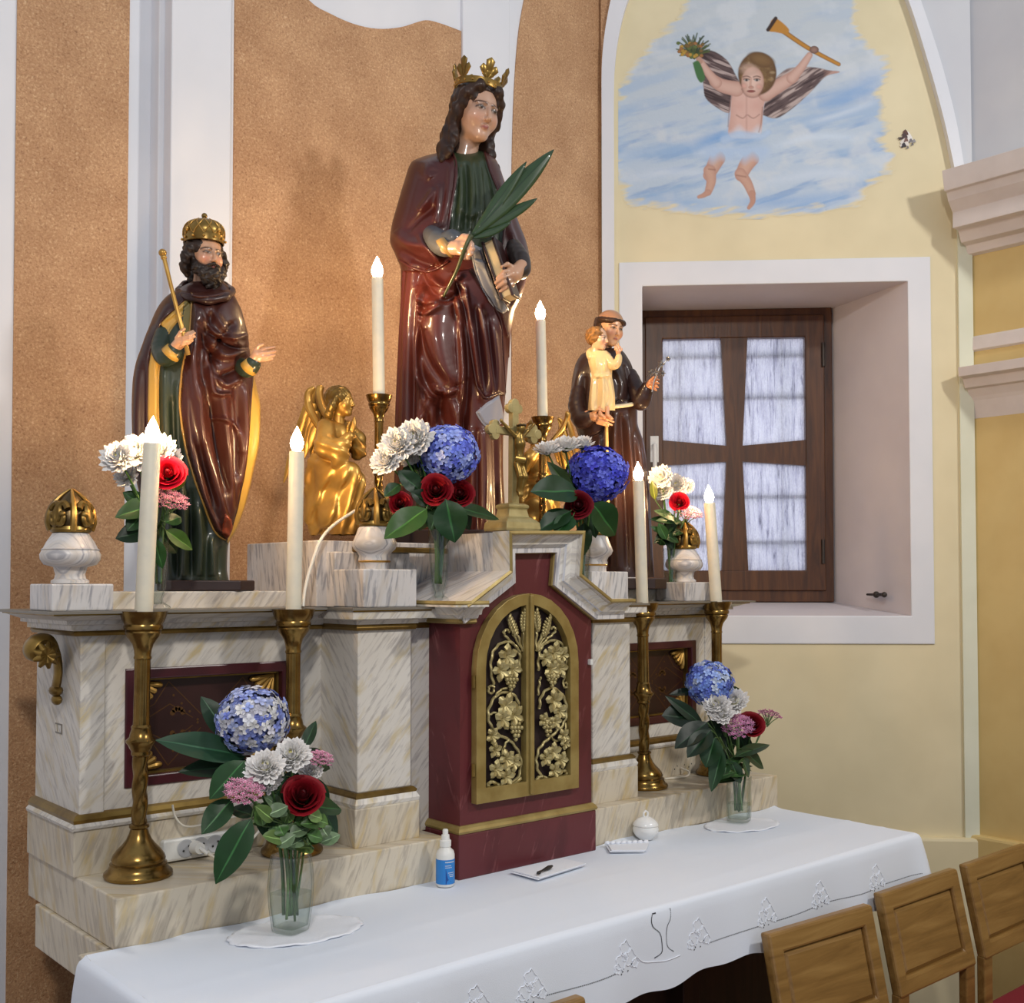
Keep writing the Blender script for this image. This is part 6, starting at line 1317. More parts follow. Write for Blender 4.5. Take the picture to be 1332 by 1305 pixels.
hp_ = hand_parts(K_, (324, 478, -48), (335, 463, -56), [[(338, 457, -58), (346, 454, -60), (357, 452, -58)], [(339, 460, -60), (348, 459, -62), (358, 457, -60)], [(340, 464, -60), (348, 464, -62), (357, 462, -60)], [(338, 468, -58), (346, 468, -60), (354, 467, -59)], [(332, 456, -58), (337, 450, -62), (342, 448, -64)]], 2.5, 8, 6.5)
V, F = chains_mesh(hp_, 1.0/K_.S, 1.2/K_.S); parts.append((V, F, flesh_of(V, FL)))
one_body(K_, H, parts, [((214, 455, -30), (221, 458, -60)), ((312, 470, -25), (322, 479, -46))])
def hair_k(x, y, z):
    w = .012*np.sin(x*38+z*30)+.012*np.sin(y*36-z*34); D = ell(x, y, z, (0, .08, .13), (.40, .44, .40))
    for s in (-1, 1):
        D = smin(D, chain(x, y, z, [(s*.36, -.08, .12), (s*.42, -.02, -.08), (s*.40, .05, -.28), (s*.33, .10, -.42)], [.09, .11, .11, .07], .05), .05)
        D = smin(D, ell(x, y, z, (s*.44, -.04, -.16), (.07, .09, .08)), .03); D = smin(D, ell(x, y, z, (s*.42, .04, -.32), (.08, .09, .08)), .03)
    D = smin(D, cap(x, y, z, (0, .35, 0), (0, .30, -.42), .22, .2), .08); D = D+w
    return np.maximum(D, -ell(x, y, z, (0, -.42, -.12), (.30, .36, .42)))
sdf_part('hair', hair_k, (-.65, -.4, -.65), (.65, .65, .6), .028, H.put, 'hair_paint', K_.root, lambda V: strand(V, (42, 29, 22)))
def beard(x, y, z):
    w = .018*np.sin(x*40+5*np.sin(z*22))*np.sin(z*34+2)
    D = chain(x, y, z, [(-.29, -.10, -.12), (-.25, -.22, -.33), (0, -.34, -.46), (.25, -.22, -.33), (.29, -.10, -.12)], [.06, .12, .16, .12, .06], .06)
    for cx, cz, r_ in ((-.12, -.55, .11), (.12, -.55, .11), (0, -.60, .12), (-.2, -.44, .1), (.2, -.44, .1), (-.06, -.68, .07), (.07, -.68, .07)): D = smin(D, ell(x, y, z, (cx, -.34, cz), (r_, r_*.9, r_*1.1)), .03)
    for s in (-1, 1): D = smin(D, chain(x, y, z, [(s*.012, -.455, -.228), (s*.08, -.435, -.246), (s*.15, -.37, -.31)], [.022, .032, .04], .02), .02)
    return np.maximum(D+w, -ell(x, y, z, (0, -.50, -.300), (.060, .10, .024)))
sdf_part('beard', beard, (-.5, -.65, -.9), (.5, .2, .05), .022, H.put, 'hair_paint', K_.root, lambda V: strand(V, (40, 30, 24), 40))
# crown: band, dome with lattice, finial
cr = crown_ring(H, .46, .27, .14, 0, 0, None, 'crown', 'old_gold')
mb = MB(); n = 40; prof_ = [(.455, .40), (.47, .47), (.465, .56), (.41, .66), (.30, .74), (.14, .79), (.0, .80)]
mb.lathe(prof_, n, cap=False); mb.v = [tuple(p) for p in H.put(np.array([(x*.88, y+.05, z) for x, y, z in mb.v]))]; mb.build('crown_dome', 'old_gold', cr)
mb = MB()
for k in range(12):
    for s in (-1, 1):
        pts = []
        for t in np.linspace(0, 1, 8):
            z = .40+.36*t; r_ = np.interp(z, [p[1] for p in prof_], [p[0] for p in prof_])*1.02; a = 2*pi*k/12+s*t*.55; pts.append((r_*cos(a)*.88, r_*sin(a)+.05, z))
        mb.tube([tuple(H.put(np.array(p))) for p in pts], .012*H.h, 6)
    a = 2*pi*k/12; c_ = H.put(np.array((.485*cos(a)*.88, .485*sin(a)+.05, .345))); mb.blob(c_, .030*H.h, 8, 5)
    if k % 3 == 0: c_ = H.put(np.array((.50*cos(a+.2)*.88, .50*sin(a+.2)+.05, .50))); mb.blob(c_, (.04*H.h, .04*H.h, .06*H.h), 8, 5)
mb.build('crown_lattice', 'bright_gold', cr)
mb = MB(); mb.blob(H.put(np.array((0, .05, .87))), .062*H.h, 12, 8); mb.tube([tuple(H.put(np.array((0, .05, .78)))), tuple(H.put(np.array((0, .05, .86))))], .03*H.h, 8); mb.build('crown_finial', 'old_gold', cr)
mb = MB(); mb.tube([K_.P(245, 462, -76), K_.P(238, 432, -80), K_.P(225, 382, -72), K_.P(213, 334, -64)], [3/K_.S, 2.8/K_.S, 2.5/K_.S, 2.6/K_.S], 10); mb.blob(K_.P(211.5, 329, -63), 5.0/K_.S, 14, 9); mb.blob(K_.P(213, 335, -64), (3.8/K_.S,)*3, 12, 7); mb.build('sceptre', 'bright_gold', K_.root)
# ================= the crowned woman with the palm
Q = Fig('crowned_woman_statue', 'tall painted statue of a crowned woman holding a green palm leaf and a book', 'statue', 600, 711, 2.30, 1.7485)
slab(Q, 512, 672, 692, 712, -60, 46)
lev = [(195, 589, 622, 15, 20), (199, 568, 636, 27, 27), (204, 549, 642, 37, 31), (211, 535, 647, 45, 34), (235, 526, 656, 52, 38), (265, 517, 666, 58, 40), (295, 509, 677, 62, 42), (313, 507, 684, 64, 42), (332, 514, 688, 64, 42), (352, 521, 686, 60, 42), (380, 521, 680, 58, 42), (408, 520, 668, 56, 42), (440, 518, 664, 58, 42), (490, 516, 660, 56, 42), (545, 514, 656, 54, 42), (600, 513, 655, 52, 42), (650, 511, 657, 54, 42), (693, 509, 661, 56, 42)]
bod = [(588, 193), (606, 195), (628, 193), (634, 208), (642, 232), (656, 285), (652, 330), (640, 345), (605, 335), (582, 305), (588, 262), (594, 228)]
under = [(585, 330), (615, 335), (630, 350), (645, 380), (662, 440), (664, 520), (660, 700), (505, 700), (514, 560), (519, 440), (524, 352), (550, 352)]
lining = [(612, 316), (626, 322), (634, 350), (645, 380), (662, 404), (655, 408), (640, 396), (626, 372), (617, 345)]
lin2 = [(620, 536), (634, 524), (652, 514), (658, 548), (642, 556), (630, 552)]
mant = [(588, 352), (612, 350), (626, 372), (644, 400), (655, 430), (659, 515), (648, 512), (632, 518), (620, 500), (612, 450), (604, 400)]
st = [([(572, 375), (566, 420), (572, 470), (588, 505)], 17, 24), ([(555, 390), (548, 430), (560, 470), (580, 500)], -7, 6), ([(588, 372), (600, 420), (604, 480), (596, 540)], 6, 6), ([(596, 360), (592, 400), (604, 440), (608, 520), (600, 600)], -6, 5), ([(535, 340), (530, 420), (527, 520), (524, 640)], 6, 5), ([(543, 350), (538, 430), (536, 520), (534, 640)], -5, 4), ([(550, 380), (543, 440), (545, 520), (540, 640)], 6, 5),
      ([(560, 360), (580, 374), (600, 356)], 7, 5), ([(545, 350), (555, 372), (578, 390), (600, 378)], -6, 5), ([(540, 372), (555, 394), (582, 384)], 6, 5), ([(548, 412), (556, 430)], 5, 5), ([(565, 505), (580, 512), (595, 505)], 7, 5), ([(556, 520), (566, 560), (560, 620)], 7, 7), ([(572, 530), (580, 580), (576, 640)], -6, 6), ([(588, 520), (596, 570), (594, 640)], 7, 6), ([(540, 480), (556, 512), (566, 520)], 5, 4),
      ([(612, 420), (618, 470), (626, 520)], 4, 4), ([(625, 400), (632, 450), (640, 510)], 5, 4), ([(618, 400), (625, 460), (632, 515)], -4, 3.5), ([(640, 420), (646, 470), (648, 510)], 4, 4), ([(634, 410), (640, 460), (644, 510)], -4, 3), ([(610, 560), (614, 620), (612, 690)], 6, 6), ([(630, 560), (632, 620), (630, 690)], 5, 6), ([(645, 560), (648, 620), (648, 690)], -4, 5),
      ([(598, 215), (600, 250), (596, 300)], 4, 4), ([(606, 212), (608, 250), (606, 300)], -3, 3), ([(614, 212), (616, 255), (612, 300)], 4, 4), ([(624, 215), (628, 260), (626, 300)], 4, 4), ([(635, 235), (640, 280), (640, 320)], 3, 4), ([(600, 268), (612, 280), (628, 270)], 3, 6),
      ([(563, 212), (556, 222), (562, 232)], 5, 9), ([(545, 275), (555, 262), (566, 245)], 5, 5), ([(530, 300), (548, 282), (566, 268)], -4, 5), ([(572, 240), (570, 265), (566, 290)], 4, 4), ([(515, 300), (530, 315), (556, 322), (576, 340)], 8, 8), ([(520, 325), (540, 338), (570, 348)], -6, 6), ([(545, 305), (560, 325), (574, 345)], 4, 4), ([(586, 215), (582, 260), (574, 295)], 4, 4),
      ([(648, 235), (658, 280), (668, 320)], 4, 5), ([(664, 300), (674, 330), (680, 352)], 4, 5), ([(658, 340), (668, 370), (664, 395)], -4, 5)]
st += [([(590, 375), (598, 420), (601, 500), (594, 560)], 5, 3), ([(605, 372), (614, 430), (622, 500)], 4, 2.5), ([(552, 372), (546, 398), (556, 408), (575, 396)], 6, 4), ([(530, 350), (526, 440), (523, 600)], 4, 2.5), ([(549, 400), (544, 470), (552, 530)], 4, 3), ([(560, 515), (545, 560), (535, 640)], 6, 5), ([(577, 510), (565, 560), (552, 640)], -6, 5), ([(598, 520), (606, 580), (606, 680)], -5, 4), ([(622, 560), (622, 690)], -4, 3)]
drape(Q, lev, st, [('cloak', None, (64, 24, 22), 0), ('robe', under, (80, 31, 22), -5), ('bodice', bod, (46, 58, 38), -6), ('mantle_front', mant, (70, 28, 27), 5), ('cloak_lining', lining, (136, 138, 146), 3), ('cloak_lining', lin2, (150, 150, 160), 4)], nz=380, nt=280, folds=1.2, gain=1.65)
hem(Q, [(588, 197), (593, 212), (593, 230), (588, 262), (582, 303)], 2.0, (62, 23, 21)); hem(Q, [(630, 197), (638, 222), (648, 250), (656, 285), (653, 328)], 2.0, (60, 23, 21)); hem(Q, [(612, 350), (626, 372), (644, 400), (655, 430), (659, 512)], 1.6, (66, 27, 26)); hem(Q, [(588, 354), (604, 400), (612, 450), (620, 500), (632, 518), (648, 512), (658, 514)], 1.8, (66, 27, 26)); hem(Q, [(612, 318), (617, 345), (626, 372), (640, 396), (654, 407)], 1.5, (128, 130, 138)); hem(Q, [(626, 322), (634, 350), (645, 380), (661, 404)], 1.5, (120, 122, 130)); hem(Q, [(519, 338), (540, 350), (560, 353), (584, 340)], 2.0, (70, 26, 22)); hem(Q, [(620, 536), (630, 552), (642, 556), (658, 548)], 1.3, (150, 150, 160))
sleeve(Q, [(562, 306, -56), (570, 314, -70), (580, 318, -80), (588, 312, -86)], [12, 15, 15, 13], (74, 78, 84), cuff=([(578, 324, -84), (586, 316, -88)], [15, 12.5], (150, 122, 76)))
sleeve(Q, [(668, 322, -44), (676, 338, -58), (678, 350, -66), (675, 353, -72)], [11, 13, 12, 10], (44, 36, 34))
H = Head(Q, 618, 148, -20, 80, 33, 7, 6); FL = (188, 150, 126)
V, F = surface_net(lambda x, y, z: face_sdf(x, y, z), (-.45, -.62, -.98), (.45, .55, .6), .019); parts = [(H.put(V), F, face_col(V, FL, (74, 48, 36), (150, 84, 76), (190, 136, 114)))]
hp_ = hand_parts(Q, (580, 322, -88), (597, 322, -96), [[(600, 312, -100), (609, 311, -106), (614, 318, -110), (610, 323, -108)], [(601, 317, -102), (610, 317, -108), (615, 324, -111), (610, 328, -108)], [(600, 322, -102), (609, 324, -108), (613, 330, -110), (608, 332, -107)], [(598, 328, -100), (606, 331, -105), (609, 335, -106), (604, 336, -104)], [(596, 313, -98), (603, 307, -104), (611, 307, -108)]], 3.3, 9.5, 8)
V, F = chains_mesh(hp_, 1.15/Q.S, 1.5/Q.S); parts.append((V, F, flesh_of(V, FL)))
hp_ = hand_parts(Q, (678, 346, -72), (668, 358, -80), [[(664, 352, -84), (656, 354, -90), (647, 362, -90)], [(664, 358, -85), (655, 361, -91), (645, 368, -90)], [(664, 364, -84), (656, 368, -90), (647, 374, -89)], [(666, 370, -82), (659, 374, -87), (651, 379, -86)], [(668, 349, -82), (660, 344, -88), (653, 347, -90)]], 3.3, 10, 8)
V, F = chains_mesh(hp_, 1.15/Q.S, 1.5/Q.S); parts.append((V, F, flesh_of(V, (190, 146, 116))))
one_body(Q, H, parts, [((560, 305, -40), (576, 322, -84)), ((672, 335, -40), (680, 343, -70))])
def hair_q(x, y, z):
    w = .010*np.sin(x*44+z*16)+.010*np.sin(y*40-z*18)
    D = ell(x, y, z, (0, .08, .15), (.375, .46, .39))
    for s in (-1, 1):
        D = smin(D, chain(x, y, z, [(s*.16, -.30, .36), (s*.32, -.18, .20), (s*.37, -.06, -.05), (s*.33, .02, -.30), (s*.34, .0, -.52), (s*.42, -.10, -.74)], [.09, .09, .09, .09, .10, .07], .05), .05)
        D = smin(D, chain(x, y, z, [(s*.30, .10, -.1), (s*.34, .12, -.45), (s*.44, .04, -.72), (s*.52, -.10, -.92)], [.12, .13, .11, .05], .05), .05)
        for (cx, cy_, cz) in ((.35, -.04, -.40), (.37, -.08, -.58), (.45, -.14, -.78)): D = smin(D, ell(x, y, z, (s*cx, cy_, cz), (.085, .085, .10)), .025)
    D = smin(D, cap(x, y, z, (0, .30, .0), (0, .30, -.75), .26, .28), .08)+w
    return np.maximum(D, -ell(x, y, z, (0, -.46, -.14), (.275, .42, .46)))
sdf_part('hair', hair_q, (-.8, -.5, -1.1), (.8, .75, .65), .027, H.put, 'hair_paint', Q.root, lambda V: strand(V, (48, 31, 23), 30))
cr = crown_ring(H, .42, .37, .11, 0, 0, None, 'crown', 'old_gold')
for k in range(6):                       # fleurons: three-lobed leaves with open work between
    a = k*pi/3+.25; mb = MB(); c_ = np.array((cos(a)*.86*.425, sin(a)*.425+.05, .48)); rad = np.array((cos(a), sin(a), 0)); tan = np.array((-sin(a), cos(a), 0)); up_ = np.array((0, 0, 1))+rad*.22
    for dx, dz, r_ in ((0, .25, .075), (-.10, .14, .065), (.10, .14, .065), (-.06, .05, .045), (.06, .05, .045), (0, .10, .05)):
        pts = [c_+tan*dx*.3, c_+tan*dx*.7+up_*dz*.6, c_+tan*dx+up_*dz, c_+tan*dx*1.1+up_*(dz+.05)]; mb.tube([tuple(H.put(p)) for p in pts], [.022*H.h, r_*.8*H.h, r_*H.h, .006*H.h], 8, flat=.45, up=tuple(H.R @ rad))
    mb.build('crown_leaf', 'old_gold', cr)
mb = MB()
for k in range(18): a = 2*pi*k/18; mb.blob(H.put(np.array((.43*cos(a)*.86, .43*sin(a)+.05, .425))), .020*H.h, 7, 5)
mb.build('crown_beads', 'bright_gold', cr)
# palm leaf and its stalk
pl_ = None
for bi, (b0, t0, wd, cv) in enumerate((((612, 309, -108), (721, 193, -78), 25, .05), ((620, 300, -106), (685, 210, -88), 15, .03), ((622, 300, -104), (698, 260, -84), 15, -.06), ((632, 288, -102), (665, 238, -92), 10, .02), ((614, 310, -107), (664, 290, -92), 12, -.05))):
    mb = MB(); b0, t0 = Vector(Q.P(*b0)), Vector(Q.P(*t0)); leaf_mesh(mb, b0, t0, wd/Q.S, (.15, -1, .15), cv, (46, 70, 40), (30, 48, 30), n=14, fold=-.22, peak=.5)
    o = mb.build('palm_leaf' if bi == 0 else 'palm_leaflet', 'painted', Q.root if bi == 0 else pl_, color=True, fixn=False); md = o.modifiers.new('thick', 'SOLIDIFY'); md.thickness = .004; md.offset = 0
    if bi == 0: pl_ = o
mb = MB(); mb.tube([Q.P(*p) for p in spline([(613, 306, -110), (604, 325, -110), (594, 352, -100), (577, 386, -84)], 5)], np.linspace(3.2, 1.6, 16)/Q.S, 8, col=lin((64, 70, 40))); mb.build('palm_stalk', 'painted', pl_, color=True)
# book held against the side
bx = Matrix.Rotation(radians(-19), 4, 'Y'); bc = Vector(Q.P(651, 352, -74)); Z_ = Matrix.Rotation(radians(-18), 4, 'Z')
def bbox(a, b_, mat, name, par): m_ = MB(); m_.box([q/Q.S for q in a], [q/Q.S for q in b_], mat=Matrix.Translation(bc) @ bx @ Z_); return m_.build(name, mat, par, bevel=.0015)
bk_ = bbox((-9, -16, -38), (-5.5, 22, 38), 'dark_lacquer', 'book', Q.root); bbox((-5.5, -14, -36), (5.5, 21, 36), 'pages' if 'pages' in M else simple('pages', (196, 176, 136), .7), 'pages', bk_); bbox((5.5, -16, -38), (9, 22, 38), 'dark_lacquer', 'book_cover', bk_)
# ================= the monk with a child
A = Fig('monk_statue', 'painted statue of a tonsured monk in brown habit carrying a child beside the window', 'statue', 806, 764, 2.285, 1.6345)
slab(A, 766, 866, 750, 765, -42, 34)
lev = [(453, 780, 806, 14, 14), (461, 757, 813, 21, 20), (478, 748, 822, 27, 24), (505, 744, 827, 31, 26), (530, 744, 829, 33, 28), (548, 748, 829, 33, 28), (575, 756, 837, 33, 28), (620, 761, 843, 35, 28), (680, 766, 847, 37, 28), (720, 770, 849, 38, 28), (751, 772, 851, 38, 28)]
cape = [(740, 455), (775, 452), (806, 452), (830, 470), (832, 515), (818, 520), (800, 524), (786, 560), (765, 570), (745, 572), (736, 520)]
st = [([(800, 540), (800, 620), (804, 740)], 4, 4), ([(808, 540), (812, 620), (816, 740)], -4, 3.5), ([(816, 545), (822, 620), (828, 740)], 5, 4), ([(824, 560), (832, 640), (838, 740)], -4, 3.5), ([(831, 575), (840, 660), (845, 740)], 4, 3.5), ([(790, 560), (790, 640), (790, 740)], -4, 4), ([(780, 570), (780, 640), (780, 740)], 4, 4), ([(768, 590), (770, 660), (772, 740)], -3, 4), ([(800, 480), (808, 500), (806, 520)], 3, 4), ([(812, 475), (818, 500), (816, 520)], -3, 3), ([(755, 480), (750, 510), (752, 545)], 4, 5), ([(762, 490), (758, 530)], -3, 4)]
drape(A, lev, st, [('habit', None, (52, 30, 25), 0), ('cape', cape, (46, 28, 26), 2.5)], nz=220, nt=180, folds=1.0, gain=1.8)
hem(A, [(737, 521), (746, 571), (765, 569), (786, 559), (800, 525), (818, 520), (830, 514)], 1.2, (44, 27, 25))
mb = MB(); mb.tube([A.P(*p) for p in spline([(784, 529, -33), (797, 529, -37), (810, 528, -36), (822, 526, -28), (830, 525, -10)], 5)], 2.6/A.S, 8, col=lin((214, 200, 168))); mb.tube([A.P(*p) for p in spline([(789, 530, -38), (789, 560, -41), (790, 600, -42), (791, 660, -44)], 5)], 2.2/A.S, 8, col=lin((208, 176, 110))); mb.build('rope_belt', 'painted', A.root, color=True)
sleeve(A, [(820, 488, -8), (828, 510, -16), (834, 522, -24), (842, 504, -30)], [9, 12, 12, 8], (44, 26, 24), h=1.2/A.S)
sleeve(A, [(754, 505, -16), (751, 528, -26), (757, 546, -38), (768, 542, -46)], [10, 12, 12, 8], (44, 26, 24), h=1.2/A.S)
H = Head(A, 793.5, 428, -10, 46, 34, 8, 6); FL = (220, 172, 134)
V, F = surface_net(lambda x, y, z: face_sdf(x, y, z), (-.45, -.62, -.95), (.45, .55, .6), .026); parts = [(H.put(V), F, face_col(V, FL, (64, 40, 26), (170, 96, 80)))]
hp_ = hand_parts(A, (841, 505, -32), (846, 500, -36), [[(849, 496, -38), (853, 493, -40), (857, 494, -40)], [(850, 499, -39), (854, 497, -42), (857, 499, -41)], [(850, 502, -39), (854, 502, -42), (856, 504, -41)], [(848, 505, -38), (852, 506, -40), (854, 508, -40)], [(845, 496, -38), (850, 491, -41), (855, 490, -41)]], 1.7, 5, 4.4)
V, F = chains_mesh(hp_, .75/A.S, .8/A.S); parts.append((V, F, flesh_of(V, (206, 140, 96))))
hp_ = hand_parts(A, (764, 539, -46), (775, 543, -52), [[(780, 540, -56), (789, 541, -58), (797, 545, -56)], [(780, 543, -58), (789, 545, -60), (798, 549, -58)], [(779, 547, -58), (788, 549, -60), (796, 553, -58)], [(777, 550, -56), (785, 552, -58), (791, 554, -57)], [(772, 537, -54), (779, 533, -60), (786, 535, -62)]], 1.9, 6, 5)
V, F = chains_mesh(hp_, .8/A.S, .9/A.S); parts.append((V, F, flesh_of(V, (216, 160, 116))))
one_body(A, H, parts, [((832, 515, -15), (839, 507, -30)), ((752, 530, -24), (761, 538, -44))])
def hair_a(x, y, z):
    ring = np.sqrt((np.sqrt((x/.40)**2+((y-.05)/.46)**2)-.87)**2*.16+(z-.20)**2)-.085
    ring = smin(ring, np.maximum(ell(x, y, z, (0, .16, .05), (.40, .40, .40)), z-.24), .04)
    return np.maximum(ring+.01*np.sin(x*46+z*20)*np.sin(y*40), -ell(x, y, z, (0, -.50, -.16), (.30, .42, .40)))
sdf_part('hair', hair_a, (-.6, -.6, -.5), (.6, .7, .5), .03, H.put, 'hair_paint', A.root, lambda V: strand(V, (58, 38, 26)))
sk, F, C, o_ = sdf_part('tonsure', lambda x, y, z: np.maximum(ell(x, y, z, (0, .06, .15), (.37, .44, .385)), -(z-.20)), (-.5, -.5, .1), (.5, .6, .6), .03, H.put, 'flesh_paint', A.root, (176, 128, 92))
# the child on his arm
lev = [(456, 771, 789, 7, 7), (462, 764, 795, 10, 9), (475, 766, 797, 12, 10), (488, 769, 796, 12, 10), (500, 768, 798, 13, 11), (520, 766, 800, 14, 12), (534, 765, 800, 14, 12)]
stc = [([(772, 492), (770, 510), (768, 532)], 2.5, 2), ([(778, 490), (777, 510), (776, 532)], -2.5, 2), ([(784, 490), (785, 510), (783, 532)], 2.5, 2), ([(790, 492), (794, 510), (790, 530)], -2.5, 2), ([(794, 498), (797, 515), (795, 530)], 2, 2), ([(772, 489), (782, 490), (796, 487)], 2, 2), ([(775, 464), (776, 480)], 2, 2), ([(788, 466), (787, 482)], 2, 2)]
drape(A, lev, stc, [('child_robe', None, (222, 196, 146), 0)], nz=90, nt=80, folds=.5, dshift=-46)
sleeve(A, [(790, 466, -50), (797, 475, -54), (803, 472, -56), (805, 464, -56)], [6, 6, 5, 4], (222, 196, 146), 'child_sleeve', h=.8/A.S); sleeve(A, [(769, 465, -50), (767, 459, -44), (771, 455, -36)], [5, 4.5, 3.5], (222, 196, 146), 'child_sleeve', h=.8/A.S)
Hc = Head(A, 777.5, 441, -48, 30, 62, 0, 4)
V, F = surface_net(lambda x, y, z: face_sdf(x, y, z), (-.45, -.62, -.75), (.45, .55, .6), .035); parts = [(Hc.put(V), F, face_col(V, (224, 180, 146)))]
hp_ = hand_parts(A, (805, 463, -56), (804, 457, -56), [[(804, 454, -57), (805, 450, -57), (804, 447, -56)], [(802, 454, -57), (802, 450, -57), (802, 448, -56)], [(800, 455, -57), (800, 452, -57), (800, 450, -56)], [(806, 455, -57), (807, 452, -57), (806, 450, -56)], [(807, 457, -57), (809, 455, -57), (809, 453, -57)]], 1.0, 3.2, 2.8)
V, F = chains_mesh(hp_, .55/A.S, .5/A.S); parts.append((V, F, flesh_of(V, (214, 160, 120))))
for (x, y, sgn) in ((781, 540, 0), (790, 541, 0)):
    V, F = chains_mesh([([A.P(x, y-10, -58), A.P(x, y-1, -60), A.P(x+5, y+3, -64)], [3/A.S, 2.6/A.S, 2.2/A.S])], .8/A.S, .8/A.S); parts.append((V, F, flesh_of(V, (214, 160, 120))))
for nm, (V, F, C) in zip(('child_head', 'child_hand', 'child_foot', 'child_foot'), parts): np_mesh(nm, V, F, 'flesh_paint', A.root, C)
def hair_c(x, y, z):
    D = ell(x, y, z, (0, .10, .12), (.43, .46, .42))+.05*np.sin(x*21+2*np.sin(z*14))*np.sin(y*20)*np.sin(z*21+1); return np.maximum(D, -ell(x, y, z, (0, -.50, -.14), (.29, .38, .40)))
sdf_part('child_hair', hair_c, (-.6, -.5, -.5), (.6, .75, .7), .04, Hc.put, 'hair_paint', A.root, lambda V: strand(V, (136, 98, 54), 26, .4))
# metal lily spray in the monk's hand
mb = MB(); mb.tube([A.P(848, 510, -42), A.P(851, 495, -43), A.P(858, 478, -44), A.P(868, 468, -44)], .9/A.S, 6)
for (x, y, d, r_) in ((852, 484, -44, 6), (846, 486, -40, 5), (860, 474, -46, 5), (869, 467, -44, 3), (862, 486, -40, 4)):
    for k in range(5):
        a = k*2*pi/5; c_ = Vector(A.P(x, y, d)); mb.tube([c_, c_+Vector((cos(a)*r_*.6, -1.2, sin(a)*r_*.6))/A.S, c_+Vector((cos(a)*r_, .5, sin(a)*r_))/A.S], [.6/A.S, 2.2/A.S, .5/A.S], 5, flat=.5)
mb.build('lily_spray', 'steel', A.root)
